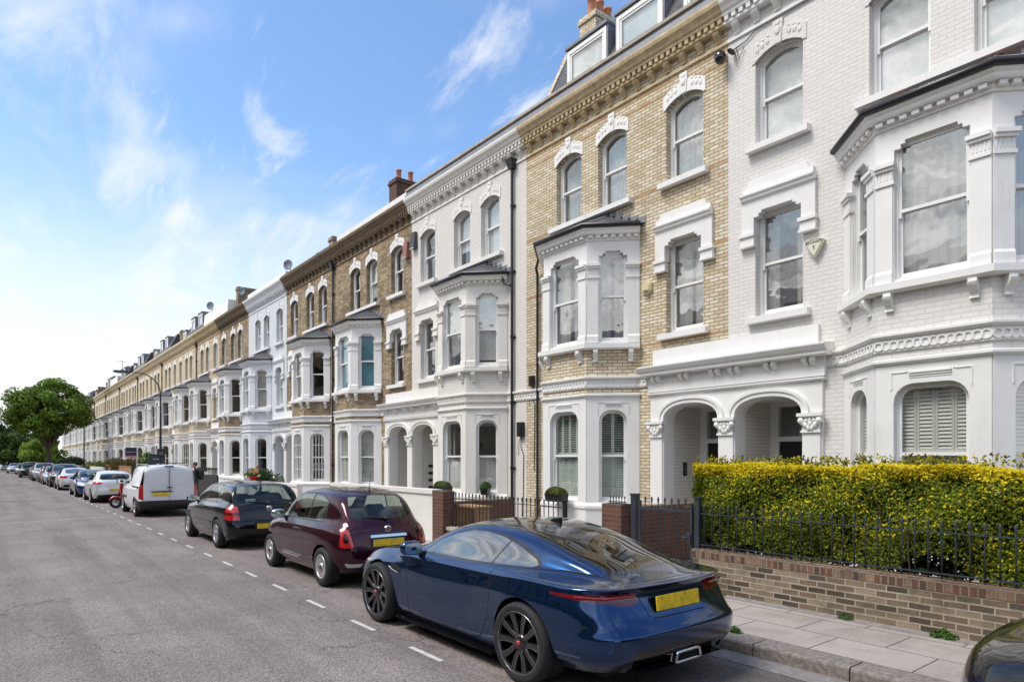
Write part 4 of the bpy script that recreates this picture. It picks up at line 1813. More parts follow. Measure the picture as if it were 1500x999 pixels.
def shell_part(parts, names, mats, label, parent, sides=(1, -1), push=0.0):
    """mesh object from one or more shell parts, mirrored; smooth with the normals of the whole body"""
    vs, ns, fs, mi = [], [], [], []
    for k, nme in enumerate(names):
        if nme not in parts:
            continue
        pv, pn, pf = parts[nme]
        for sg in sides:
            b = len(vs)
            for v, n in zip(pv, pn):
                vs.append(((v.x + n.x * push) * sg, v.y + n.y * push, v.z + n.z * push))
                ns.append((n.x * sg, n.y, n.z))
            for f in pf:
                q = [i + b for i in f]
                fs.append(q if sg > 0 else q[::-1])
                mi.append(k)
    me = bpy.data.meshes.new(label)
    me.from_pydata(vs, [], fs)
    for m_ in mats:
        me.materials.append(m_)
    me.polygons.foreach_set('material_index', mi)
    me.polygons.foreach_set('use_smooth', [True] * len(fs))
    me.update()
    me.normals_split_custom_set_from_vertices(ns)
    o = bpy.data.objects.new(label, me)
    COL.objects.link(o)
    o.parent = parent
    return o


def make_wheel(parent, x, y, r, rim_r, w, style, side):
    """tyre (mesh) > rim; the outer face looks towards +x * side"""
    m = MB()
    h = w / 2
    rm = rim_r * .45 + r * .55
    m.lathe([(rim_r - .02, -h + .02), (rim_r + .006, -h + .006), (rm, -h), (r - .014, -h + .014), (r - .005, -h + .04), (r, -h + .07), (r, -.02), (r - .006, -.014), (r - .006, .014), (r, .02), (r, h - .07), (r - .005, h - .04), (r - .014, h - .014), (rm, h), (rim_r + .006, h - .006), (rim_r - .02, h - .02)], 'x', seg=40)
    t = m.build('wheel', RUBBER, parent, (x, y, r))
    m = MB()
    o = side
    f = h - .002
    mat = [ALLOY, BLKPL, CHROME]
    # barrel and lip
    m.lathe([(rim_r - .02, -h * o + .02 * o), (rim_r - .035, (f - .09) * o)], 'x', seg=36)
    m.m = 1
    m.lathe([(rim_r - .03, (f - .12) * o), (.0, (f - .13) * o)], 'x', seg=36)
    m.m = 0
    lip = 2 if style == 'sport' else 0
    m.m = lip
    lw = .006 if style == 'sport' else .024
    m.lathe([(rim_r - lw - .005, (f - .03) * o), (rim_r - lw, (f - .004) * o), (rim_r - .004, f * o), (rim_r + .004, (f - .008) * o), (rim_r, (f - .03) * o)], 'x', seg=48)
    m.m = 0

    def spoke(a, pts, d0, d1, mat_i=0):
        """flat spoke polygon in (radial, tangential), given thickness"""
        ca, sa = math.cos(a), math.sin(a)
        k = len(pts)
        vs = []
        for fi, dd in ((0, d0), (1, d1)):
            for p in pts:
                rr_, tt = p[0], p[1]
                dep = (p[2] if len(p) > 2 else 0)
                vs.append(((dd - dep if fi == 1 else dd - dep) * o, rr_ * ca - tt * sa, rr_ * sa + tt * ca))
        m.m = mat_i
        m.add(vs, [tuple(range(k)), tuple(range(2 * k - 1, k - 1, -1))] + [(i, (i + 1) % k, (i + 1) % k + k, i + k) for i in range(k)])
    R_ = rim_r - .015
    if style == 'sport':
        for i in range(5):
            a = 2 * math.pi * i / 5 + .3
            for sg in (-1, 1):
                spoke(a, [(.045, sg * .005, .02), (.05, sg * .05, .02), (R_ * .55, sg * .062, .012), (R_, sg * .115), (R_, sg * .052), (R_ * .55, sg * .018, .012)], f - .06, f - .012)
                # bright machined edge of every spoke
                spoke(a, [(.07, sg * .046, .018), (R_ * .55, sg * .063, .010), (R_, sg * .117, -.002), (R_, sg * .109, -.002), (R_ * .55, sg * .056, .010), (.07, sg * .040, .018)], f - .02, f - .0095, 2)
        m.m = 0
        m.lathe([(.085, (f - .06) * o), (.075, (f - .025) * o), (.04, (f - .015) * o), (.0, (f - .015) * o)], 'x', seg=24)
        mats = [ALLOYB, BLKPL, SMOKED, CAPRED]
        m.m = 3
        m.lathe([(.024, (f - .02) * o), (.022, (f - .006) * o), (.0, (f - .004) * o)], 'x', seg=20)
    elif style == 'multi':
        n = 14
        for i in range(n):
            a = 2 * math.pi * i / n
            wd = .0115
            spoke(a, [(.05, -wd * .7, .01), (R_, -wd * 1.25), (R_, wd * 1.25), (.05, wd * .7, .01)], f - .05, f - .01)
            spoke(a + math.pi / n, [(R_ * .62, -.006), (R_, -.012), (R_, .012), (R_ * .62, .006)], f - .05, f - .012)
        m.m = 0
        m.lathe([(.062, (f - .05) * o), (.058, (f - .008) * o), (.0, (f - .004) * o)], 'x', seg=24)
        mats = [ALLOYW, BLKPL, CHROME, BLKPL]
        m.m = 3
        m.lathe([(.032, (f - .01) * o), (.030, (f + .001) * o), (.0, (f + .002) * o)], 'x', seg=20)
    elif style == 'five':
        for i in range(5):
            a = 2 * math.pi * i / 5 + .2
            spoke(a, [(.04, -.035), (R_ * .6, -.045), (R_, -.075), (R_, .075), (R_ * .6, .045), (.04, .035)], f - .06, f - .012)
        m.m = 0
        m.lathe([(.08, (f - .06) * o), (.07, (f - .01) * o), (.0, (f - .004) * o)], 'x', seg=24)
        mats = [ALLOY, BLKPL, CHROME]
    else:   # plain wheel trim
        n = 7
        for i in range(n):
            a = 2 * math.pi * i / n
            spoke(a, [(.05, -.05), (R_, -.07), (R_, .07), (.05, .05)], f - .05, f - .014)
        m.m = 0
        m.lathe([(.09, (f - .05) * o), (.08, (f - .008) * o), (.0, (f - .004) * o)], 'x', seg=20)
        mats = [ALLOY, BLKPL, CHROME]
    m.build('rim', mats, t)
    return t


def interior(parent, yF, yR, zf, w, seatmat=LEATHER, rear=True, wheel_side=1, hr=1.06, panel=None, zb=.40):
    """cabin tub, dashboard, seats with head restraints, steering wheel"""
    m = MB()
    m.bx(-w, w, yR - .5, yF + .1, zf - .12, zf - .1)
    m.bx(-w, w, yR - .55, yR - .5, zf - .1, zf + .42)
    for sg in (-1, 1):
        m.bx(sg * w - .03, sg * w + .03, yR - .5, yF + .1, zf - .1, zf + .42)
    m.bx(-w, w, yF - .05, yF + .35, zf - .1, zf + .40)
    m.build('cabin_tub', UNDER, parent)
    m = MB()
    m.hexa([(-w, yF - .22, zf + .22), (w, yF - .22, zf + .22), (w, yF + .3, zf + .22), (-w, yF + .3, zf + .22), (-w, yF - .10, zf + .5), (w, yF - .10, zf + .5), (w, yF + .3, zf + .47), (-w, yF + .3, zf + .47)])
    d = m.build('dashboard', LEATHER, parent)
    m = MB()
    pts = []
    cx = .36 * wheel_side
    for k in range(21):
        a = 2 * math.pi * k / 20
        pts.append((cx + .18 * math.cos(a), yF - .36 + .07 * math.sin(a), zf + .46 + .165 * math.sin(a)))
    m.tube(pts, .016, 6, cap=False)
    m.tube([(cx, yF - .36, zf + .46), (cx, yF - .1, zf + .38)], .03, 6)
    m.tube([(cx - .17, yF - .36, zf + .46), (cx + .17, yF - .36, zf + .46)], .018, 6)
    m.build('steering_wheel', BLKPL, d)
    ys = yF - .95

    def seat(x, y, wd, name, head):
        m = MB()
        m.blob((x, y + .12, zf + .12), (wd, .27, .11), 12, 8, .45)
        n = 6
        vs = []
        prof = [(0, .30), (.18, .29), (.42, .27), (.58, .22), (.66, .13)]
        for dz, hw in prof:
            yy = y - .16 - dz * .28
            k = hw / .29 * wd
            vs += [(x - k, yy + .06, zf + .1 + dz), (x - k * .6, yy + .10, zf + .1 + dz), (x + k * .6, yy + .10, zf + .1 + dz), (x + k, yy + .06, zf + .1 + dz), (x + k * .8, yy - .07, zf + .1 + dz), (x - k * .8, yy - .07, zf + .1 + dz)]
        fs = []
        for i in range(len(prof) - 1):
            for j in range(6):
                j2 = (j + 1) % 6
                fs.append((i * 6 + j, i * 6 + j2, i * 6 + 6 + j2, i * 6 + 6 + j))
        fs.append(tuple(range((len(prof) - 1) * 6, len(prof) * 6)))
        m.add(vs, fs, True)
        if head:
            m.blob((x, y - .36, zf + hr - .38), (.135, .065, .105), 12, 8, .55)
            for q in (-.05, .05):
                m.tube([(x + q, y - .33, zf + .66), (x + q, y - .35, zf + hr - .42)], .008, 5)
        m.build(name, seatmat if panel is None else panel, parent)
    for sg in (-1, 1):
        seat(sg * .36, ys, .27, 'front_seat', True)
    if rear:
        for sg in (-1, 1):
            seat(sg * .34, ys - .70, .31, 'rear_seat', True)


def plate_part(parent, c, w, h, rx, mat=None, name='number_plate'):
    """flat plate facing -y, tilted by rx"""
    m = MB()
    m.bx(-w / 2, w / 2, -.006, .006, -h / 2, h / 2)
    o = m.build(name, mat or PLATE, parent, c)
    o.rotation_euler = (rx, 0, 0)
    return o


def mirror_part(parent, x, y, z, mat, arm=.10, size=1.0, glass=True):
    """door mirror: shell > mirror_glass (looking backwards)"""
    sg = 1 if x > 0 else -1
    m = MB()
    c = (x + sg * (arm + .09 * size), y, z)
    m.blob((c[0], c[1] + .02, c[2]), (.125 * size, .075 * size, .078 * size), 14, 9, .55)
    m.m = 1
    m.hexa([(x - sg * .03, y - .03, z - .08), (c[0], y - .02, z - .075), (c[0], y + .03, z - .075), (x - sg * .03, y + .05, z - .08),
            (x - sg * .03, y - .03, z - .045), (c[0], y - .02, z - .03), (c[0], y + .03, z - .03), (x - sg * .03, y + .05, z - .045)])
    o = m.build('door_mirror', [mat, BLKPL], parent)
    m = MB()
    pts = []
    for k in range(20):
        a = 2 * math.pi * k / 20
        ca, sa = math.cos(a), math.sin(a)
        pts.append((c[0] + .105 * size * math.copysign(abs(ca) ** .6, ca), y - .052 * size, c[2] + .06 * size * math.copysign(abs(sa) ** .6, sa)))
    m.add(pts, [tuple(range(20))])
    m.build('mirror_glass', MIRROR, o)
    return o


SMOKED = simple('smoked_alloy', (.24, .24, .25), .22, metal=.85)
MIRROR = simple('mirror_silver', (.55, .62, .58), .02, metal=1.0)


def aerial(parent, p, l=.4, back=.25, mat=None):
    m = MB()
    m.lathe([(.028, 0), (.02, .03), (.0, .045)], 'z', p, 10)
    m.tube([(p[0], p[1], p[2] + .02), (p[0], p[1] - l * back, p[2] + l)], [.006, .0035], 6)
    return m.build('aerial', BLKPL, parent)


def wiper(parent, pts, r=.012):
    m = MB()
    m.tube(pts, r, 6)
    m.blob(pts[0], (.04, .04, .035), 8, 6)
    return m.build('rear_wiper', BLKPL, parent)


def under_body(parent, W, yF, yR, wb0, wb1, r, z=.2, zt=.62):
    """dark wheel housings and floor pan"""
    m = MB()
    m.bx(-W + .24, W - .24, yR, yF, z, z + .12)
    for y in (wb0, wb1):
        for sg in (-1, 1):
            n = 14
            xo, xi = sg * (W - .045), sg * (W - .42)
            vs, fs = [], []
            for k in range(n + 1):
                a = -.25 + (math.pi + .5) * k / n
                vs += [(xo, y + r * math.cos(a), r * .86 + r * math.sin(a)), (xi, y + r * math.cos(a), r * .86 + r * math.sin(a))]
            for k in range(n):
                fs.append((2 * k, 2 * k + 1, 2 * k + 3, 2 * k + 2))
            fs.append(tuple(2 * k + 1 for k in range(n + 1)))
            m.add(vs, fs)
    return m.build('underbody', UNDER, parent)


# ---------------------------------------------------------------- the blue coupe
def row(y, xs, zs):
    ys = y if isinstance(y, (list, tuple)) else [y] * len(xs)
    return [(a, b, c) for a, b, c in zip(xs, ys, zs)]


def blue_coupe():
    root = thing('sports_coupe', 'glossy dark blue two-door coupe with black roof and black star wheels, in the foreground', 'car')
    rows = [
        row([2.07, 2.14, 2.16, 2.12, 2.05, 1.99, 1.94, 1.90, 1.86], [0] * 9, [.15, .28, .46, .60, .68, .715, .74, .755, .77]),
        row([2.05, 2.12, 2.14, 2.10, 2.03, 1.96, 1.91, 1.87, 1.83], [.38, .40, .40, .39, .37, .28, .20, .10, 0], [.15, .28, .46, .60, .68, .72, .748, .766, .78]),
        row([1.93, 1.99, 2.01, 1.97, 1.92, 1.87, 1.83, 1.80, 1.77], [.70, .745, .75, .73, .68, .52, .37, .20, 0], [.15, .28, .47, .61, .70, .745, .77, .785, .79]),
        row([1.76, 1.78, 1.79, 1.77, 1.74, 1.71, 1.69, 1.67, 1.65], [.80, .865, .875, .86, .77, .60, .43, .23, 0], [.15, .28, .48, .64, .765, .80, .812, .82, .823]),
        row(1.50, [.82, .885, .91, .90, .80, .63, .46, .25, 0], [.15, .28, .49, .68, .835, .852, .856, .86, .862]),
        row(1.25, [.84, .895, .925, .92, .81, .64, .48, .26, 0], [.16, .28, .50, .70, .868, .882, .892, .90, .903]),
        row(.98, [.84, .895, .915, .91, .835, .70, .53, .29, 0], [.16, .28, .50, .70, .865, .905, .93, .945, .95]),
        row(.76, [.84, .90, .905, .90, .85, .755, .60, .33, 0], [.16, .28, .50, .70, .855, .905, .955, .985, .995]),
        row(.50, [.84, .90, .90, .895, .855, .775, .655, .38, 0], [.16, .28, .50, .69, .845, .905, 1.035, 1.095, 1.115]),
        row(.22, [.84, .90, .898, .89, .856, .785, .63, .36, 0], [.16, .28, .49, .68, .842, .907, 1.15, 1.21, 1.228]),
        row(-.08, [.84, .90, .895, .888, .855, .79, .605, .34, 0], [.16, .28, .49, .68, .842, .910, 1.222, 1.28, 1.297]),
        row(-.45, [.84, .90, .90, .892, .862, .79, .585, .33, 0], [.16, .28, .49, .69, .85, .920, 1.243, 1.30, 1.315]),
        row(-.85, [.84, .905, .925, .925, .89, .78, .57, .32, 0], [.16, .28, .50, .70, .872, .945, 1.205, 1.262, 1.277]),
        row(-1.15, [.84, .91, .95, .96, .915, .745, .555, .31, 0], [.16, .28, .50, .72, .905, .952, 1.145, 1.20, 1.215]),
        row(-1.45, [.84, .91, .955, .965, .92, .675, .545, .31, 0], [.20, .31, .52, .72, .918, .938, 1.065, 1.115, 1.13]),
        row(-1.75, [.82, .90, .945, .95, .895, .61, .505, .285, 0], [.23, .33, .53, .715, .912, .925, .985, 1.03, 1.042]),
        row([-1.99, -2.0, -2.01, -1.98, -1.97, -1.97, -1.97, -1.97, -1.97], [.80, .87, .905, .895, .835, .62, .44, .25, 0], [.25, .35, .535, .715, .90, .918, .94, .955, .96]),
        row([-2.12, -2.18, -2.19, -2.10, -2.09, -2.06, -2.06, -2.06, -2.06], [.70, .78, .805, .77, .735, .56, .40, .22, 0], [.26, .37, .545, .715, .895, .915, .925, .932, .935]),
        row([-2.18, -2.265, -2.28, -2.17, -2.15, -2.12, -2.115, -2.11, -2.105], [.45, .50, .50, .47, .45, .34, .24, .13, 0], [.27, .385, .55, .715, .892, .908, .915, .919, .921]),
        row([-2.20, -2.29, -2.305, -2.19, -2.175, -2.155, -2.145, -2.14, -2.135], [0] * 9, [.27, .385, .55, .715, .892, .905, .911, .914, .916]),
    ]
    # extra levels: a crisp lip under the tail edge and a crisp shelf on the bumper
    def sharpen(r, i):
        r = list(r)
        lerp = lambda a, b, t_: tuple(p + (q - p) * t_ for p, q in zip(a, b))
        if i >= len(rows) - 4:
            k = min(1., (i - (len(rows) - 5)) / 2)
            lip = lerp(r[4], r[3], .12)
            lip = (lip[0] * (1 - .012 * k), lip[1] + .030 * k, lip[2] - .004)
            low = (r[3][0], r[3][1] - .005 * k, r[3][2] - .02)
            shelf = lerp(r[2], r[3], .20)
            shelf = (shelf[0], r[2][1] + .022 * k, r[2][2] + .022)
            return r[:3] + [shelf, low, lip] + r[4:]
        return r[:3] + [lerp(r[2], r[3], .22), r[3], lerp(r[4], r[3], .22)] + r[4:]
    rows = [sharpen(r, i) for i, r in enumerate(rows)]
    sh = Shell(loft(rows, 130, 92, smooth=2))
    WB0, WB1, RW = 1.311, -1.311, .352
    side = lambda c: c.x > .5
    for y in (WB0, WB1):
        rr_ = .392
        sh.cut(lambda c, y=y: math.hypot(c.y - y, c.z - RW) - rr_ - .018, 'arch_edge', lambda c, y=y: c.x > .55 and abs(c.y - y) < .7)
        sh.cut(lambda c, y=y: math.hypot(c.y - y, c.z - RW) - rr_, 'hole', lambda c, y=y: c.x > .55 and abs(c.y - y) < .7)
    # merged into paint: only used to add an edge loop
    pid = sh.names.index('arch_edge')
    for fc in sh.bm.faces:
        if fc[sh.lay] == pid:
            fc[sh.lay] = 0
    # side glass
    dlo = [(.52, .925), (.30, 1.055), (.05, 1.150), (-.20, 1.205), (-.45, 1.212), (-.72, 1.180), (-.98, 1.110), (-1.20, 1.025), (-1.245, .985), (-1.20, .965), (-.9, .955), (-.3, .935)]
    f = sd_poly(dlo, 0.0)
    gm = lambda c: c.x > .42 and c.z > .88 and -1.5 < c.y < .75
    sh.cut(lambda c: f(c.y, c.z) - .024, 'window_trim', gm)
    sh.cut(lambda c: f(c.y, c.z), 'side_glass', gm)
    sh.band(lambda c: (c.y + .70) - (c.z - .95) * -.52, .012, 'window_trim', lambda c: gm(c) and f(c.y, c.z) < .03, only=['side_glass'])
    # windscreen
    ws = sd_poly([(0, .985), (.52, .955), (.62, .975), (.585, 1.10), (.50, 1.205), (.30, 1.262), (0, 1.275)], .0)
    sh.cut(lambda c: ws(c.x, c.z) - .0, 'windscreen', lambda c: c.y > .02 and c.z > .9 and c.x < .7)
    # black roof panel between the rails, running into the backlight
    rp = sd_poly([(-.06, -.1), (.46, -.1), (.475, -.45), (.465, -.86), (-.06, -.92)], .02)
    sh.cut(lambda c: rp(c.x, c.y), 'roof_panel', lambda c: c.z > 1.1 and c.y < .12)
    bg = sd_poly([(-.06, -1.00), (.445, -.96), (.47, -1.1), (.455, -1.55), (.36, -1.83), (.20, -1.86), (-.06, -1.87)], .02)
    sh.cut(lambda c: bg(c.x, c.y) - .018, 'backlight_trim', lambda c: c.z > .92 and c.y < -.86 and c.x < .6)
    sh.cut(lambda c: bg(c.x, c.y), 'backlight', lambda c: c.z > .92 and c.y < -.86 and c.x < .6)
    # tail lamp: slim blade over the rear corner and side
    tl = sd_poly([(.42, .80), (.46, .768), (.58, .762), (.70, .792), (.84, .812), (1.0, .826), (1.22, .842), (1.22, .85), (.9, .852), (.70, .852), (.46, .852)], .004)
    arc = lambda c: (c.x if c.y < -2.03 else .80 + (-2.03 - c.y) * -1.0 + max(0, c.x - .8) * .4)
    tmask = lambda c: c.y < -1.62 and .66 < c.z < .9 and c.x > .2
    sh.cut(lambda c: tl(arc(c), c.z) - .012, 'lamp_surround', tmask)
    sh.cut(lambda c: tl(arc(c), c.z), 'tail_light', tmask)
    # plate recess and lower diffuser
    rec = sd_poly([(-.1, .66), (.34, .66), (.40, .83), (-.1, .83)], .015)
    sh.band(lambda c: rec(c.x, c.z), .004, 'gap', lambda c: c.y < -2.0 and c.z < .87)
    dif = sd_poly([(-.1, .0), (.86, .0), (.80, .25), (.68, .31), (.56, .42), (-.1, .435)], .01)
    sh.cut(lambda c: dif(c.x, c.z), 'diffuser', lambda c: c.y < -1.85 and c.z < .5)
    sill = lambda c: c.z - .172
    sh.cut(sill, 'sill_trim', lambda c: c.z < .4 and c.x > .4 and -.93 < c.y < .93)
    # front intake
    gr = sd_poly([(-.1, .33), (.34, .33), (.40, .52), (.30, .58), (-.1, .58)], .01)
    sh.cut(lambda c: gr(c.x, c.z), 'grille', lambda c: c.y > 1.8)
    hl = sd_poly([(.48, .60), (.72, .63), (.86, .70), (.74, .685), (.50, .645)], .012)
    sh.cut(lambda c: hl(c.x, c.z), 'headlight', lambda c: c.y > 1.45)
    # shut lines
    door = sd_poly([(.70, .90), (.68, .60), (.63, .25), (.50, .225), (-.55, .225), (-.70, .28), (-.80, .45), (-.845, .65), (-.80, .96), (-.5, 1.5), (.4, 1.3)], .0)
    sh.band(lambda c: door(c.y, c.z), .0055, 'gap', lambda c: c.x > .6 and c.z < .945 and -1 < c.y < .85, only=['body'])
    hood = lambda c: c.x - (.735 + (c.y - .7) * -.03)
    sh.band(lambda c: c.z - .862 + .0, .0, 'gap', lambda c: False)
    bump_ = lambda c: c.y + 1.99 - (c.z - .60) * .0
    sh.band(lambda c: c.z - .615, .0028, 'gap', lambda c: c.y < -1.70 and c.y > -2.02 and c.x > .7, only=['body'])
    flush = sd_poly([(-.62, .775), (-.44, .775), (-.44, .80), (-.62, .80)], .012)
    sh.band(lambda c: flush(c.y, c.z), .0025, 'gap', lambda c: c.x > .7, only=['body'])
    vent = sd_poly([(.80, .70), (1.02, .745), (1.0, .70), (.86, .645), (.80, .65)], .006)
    sh.cut(lambda c: vent(c.y, c.z), 'side_vent', lambda c: c.x > .7 and .6 < c.y < 1.2)
    gx = lambda y: float(np.interp(y, [-2.06, -1.8, -1.5, -1.22], [.49, .535, .61, .73]))
    sh.band(lambda c: c.x - gx(c.y), .006, 'gap', lambda c: -2.06 < c.y < -1.20 and c.z > .88 and .4 < c.x < .85, only=['body'])
    ft = sd_poly([(-.06, -1.90), (.33, -1.87), (.37, -2.07), (-.06, -2.09)], .01)
    sh.band(lambda c: ft(c.x, c.y), .003, 'gap', lambda c: c.z > .87 and c.y < -1.8, only=['body'])
    P = sh.finish()
    BLUE = paint('deep_blue_metallic', (.004, .038, .125), .85, .15)
    shell_part(P, ['body', 'gap', 'lamp_surround'], [BLUE, GAP, BLUE], 'body', root)
    for nme, mat, lab in (('windscreen', CARGL, 'windscreen'), ('roof_panel', BLKGL, 'roof_panel'), ('backlight', CARGLB, 'rear_window'), ('grille', BLKPL, 'grille'), ('diffuser', BLKGL, 'rear_diffuser')):
        shell_part(P, [nme], [mat], lab, root)
    for sg in (1, -1):
        shell_part(P, ['side_glass'], [CARGLT], 'side_window', root, (sg,))
        shell_part(P, ['sill_trim'], [BLKGL], 'sill_trim', root, (sg,), .006)
        shell_part(P, ['side_vent'], [BLKPL], 'side_vent', root, (sg,))
        shell_part(P, ['headlight'], [CLEARL], 'headlight', root, (sg,))
        t = shell_part(P, ['tail_light'], [REDD], 'tail_light', root, (sg,))
        shell_part(P, ['window_trim'], [BLKGL], 'window_trim', root, (sg,))
    shell_part(P, ['backlight_trim'], [BLKGL], 'rear_window_trim', root)
    # glowing bands inside the tail lamps are brighter red plastic
    for sg in (1, -1):
        m = MB()
        pts = []
        for (xx, yy, zz) in ((.48, -2.15, .835), (.62, -2.118, .835), (.74, -2.088, .836), (.82, -2.01, .838), (.885, -1.90, .842)):
            pts.append((sg * xx, yy, zz))
        m.tube(pts, [.009, .011, .011, .009, .004], 6)
        m.build('light_strip', simple('tail_strip_red', (.26, .01, .012), .15, coat=.6), t)
    # parts that are added on
    for sg in (1, -1):
        m = MB()
        m.tube([(sg * .925, .83, .652), (sg * .928, .95, .672), (sg * .93, 1.02, .705)], .006, 5)
        m.build('vent_strip', ALLOY, root)
    for sg in (1, -1):
        m = MB()
        # sill blade
        m.hexa([(sg * .80, -.92, .142), (sg * .93, -.90, .142), (sg * .915, .90, .138), (sg * .80, .92, .138), (sg * .80, -.92, .166), (sg * .925, -.90, .160), (sg * .908, .90, .156), (sg * .80, .92, .16)])
        m.build('sill_blade', BLKGL, root)
        mirror_part(root, sg * .79, .52, .965, BLUE, .05, 1.0)
        make_wheel(root, sg * .815, WB0, RW, .27, .300, 'sport', sg)
        make_wheel(root, sg * .825, WB1, RW, .27, .306, 'sport', sg)
    m = MB()
    m.hexa([(-.50, -2.16, .235), (.50, -2.16, .235), (.50, -1.9, .235), (-.50, -1.9, .235), (-.52, -2.27, .255), (.52, -2.27, .255), (.52, -1.9, .255), (-.52, -1.9, .255)])
    m.build('diffuser_blade', BLKGL, root)
    m = MB()
    o_ = [(-.165, .275), (.165, .275), (.14, .355), (-.14, .355)]
    ring = []
    for i in range(4):
        a_, b_ = o_[i], o_[(i + 1) % 4]
        for k in range(6):
            t_ = k / 6
            ring.append((a_[0] + (b_[0] - a_[0]) * t_, -2.30, a_[1] + (b_[1] - a_[1]) * t_))
    m.tube(ring + [ring[0]], .013, 6, cap=False)
    m.tube([(q[0] * .97, q[1] + .05, q[2]) for q in ring + [ring[0]]], .012, 6, cap=False)
    m.m = 1
    m.add([(q[0], q[1] + .03, q[2]) for q in ring], [tuple(range(len(ring)))])
    m.build('exhaust_pipe', [CHROME, UNDER], root)
    for sg in (1, -1):
        m = MB()
        m.hexa([(sg * .60, -2.17, .25), (sg * .615, -2.17, .25), (sg * .66, -2.0, .25), (sg * .64, -2.0, .25), (sg * .55, -2.24, .36), (sg * .575, -2.24, .36), (sg * .68, -2.1, .36), (sg * .65, -2.1, .36)])
        m.build('diffuser_fin', BLKGL, root)
    plate_part(root, (0, -2.2, .755), .545, .118, R(-6))
    m = MB()
    m.hexa([(-.02, -.80, 1.285), (.02, -.80, 1.285), (.006, -.62, 1.297), (-.006, -.62, 1.297), (-.005, -.81, 1.345), (.005, -.81, 1.345), (.002, -.66, 1.31), (-.002, -.66, 1.31)])
    m.build('roof_fin', BLKGL, root)
    # leaper-like small badge is too small to draw: a plain chrome lettering bar on the tail
    under_body(root, .93, 1.9, -2.05, WB0, WB1, .40)
    interior(root, .55, -.75, .42, .66, rear=False, hr=1.02)
    return root
# ---------------------------------------------------------------- other cars
def gen_rows(q):
    """stations of a hatchback, van or saloon from a few measurements"""
    W = q['W'] / 2
    nose, tail = q['nose'], q['tail']
    cz = q['centre']             # [(y, z)] along the top, nose to tail
    cy_, czz = [p[0] for p in cz][::-1], [p[1] for p in cz][::-1]
    bl = q['belt']
    by_, bzz = [p[0] for p in bl][::-1], [p[1] for p in bl][::-1]
    zc = lambda y: float(np.interp(y, cy_, czz))
    zb = lambda y: float(np.interp(y, by_, bzz))
    z0, z1, z2, z3 = q.get('low', (.20, .32, .52, .70))
    rows = []
    ty = q['nose_y']             # y offsets of the 9 levels at the nose
    tz = q['nose_z']
    fx = q.get('front_x', (0, .44, .80, .945))
    fy = q.get('front_y', (0, .025, .15, .36))
    fz = q.get('front_dz', (0, .004, .015, .05))
    lev = [.93, .975, 1., .985, .93, .72, .52, .28, 0]
    for i in range(4):
        ys = [nose + ty[j] - fy[i] * (1 if j < 5 else .85 - .06 * (j - 5)) for j in range(9)]
        xs = [W * fx[i] * lev[j] for j in range(9)]
        zs = [tz[j] + (fz[i] if j > 3 else 0) for j in range(9)]
        rows.append(row(ys, xs, zs))
    yc = q['cowl']
    rl, tb = q['rail'], q.get('tumble', .80)
    for y, mode in q['side']:
        sh = zb(y) - q.get('sh_drop', .075)
        xw = W * float(np.interp(y, [p[0] for p in q['plan']][::-1], [p[1] for p in q['plan']][::-1]))
        xs = [xw * .93, xw * .98, xw, xw * .992, xw * q.get('shx', .962)]
        zs = [z0, z1, z2, z3, sh]
        c = zc(y)
        if mode == 'h':          # bonnet
            xs += [xw * .76, xw * .56, xw * .30, 0]
            cr = c - sh
            zs += [sh + cr * .55, sh + cr * .8, sh + cr * .95, c]
        else:
            xb = xw * q.get('beltx', .875)
            zbelt = zb(y)
            rz = c - q.get('rdrop', .055)
            t = max(0, min(1, (rz - zbelt) / max(.05, q['H'] - q.get('rdrop', .055) - zbelt)))
            xr = xb + (W * rl - xb) * t ** .85
            if rz < zbelt + .03:
                rz = zbelt + .03 + 0 * rz
                xr = xb * .90
            xs += [xb, xr, xr * .56, 0]
            zs += [zbelt, rz, max(rz + (c - rz) * .75, zbelt + .035), max(c, zbelt + .04)]
        rows.append(row(y, xs, zs))
    ry, rz, rx = q['rear_y'], q['rear_z'], q['rear_x']
    for k, (fx_, dy) in enumerate(q.get('rear_f', ((.955, .07), (.56, .012), (0, 0)))):
        xs = [rx[j] * fx_ for j in range(9)]
        ys = [tail + ry[j] + dy for j in range(9)]
        rows.append(row(ys, xs, [rz[j] + (q.get('rear_dz', 0) * fx_ if j > 4 else 0) for j in range(9)]))
    return rows


def arches(sh, WB0, WB1, RW, rr_, xm=.5):
    for y in (WB0, WB1):
        mk = lambda c, y=y: c.x > xm and abs(c.y - y) < .7
        sh.cut(lambda c, y=y: math.hypot(c.y - y, c.z - RW) - rr_, 'hole', mk)


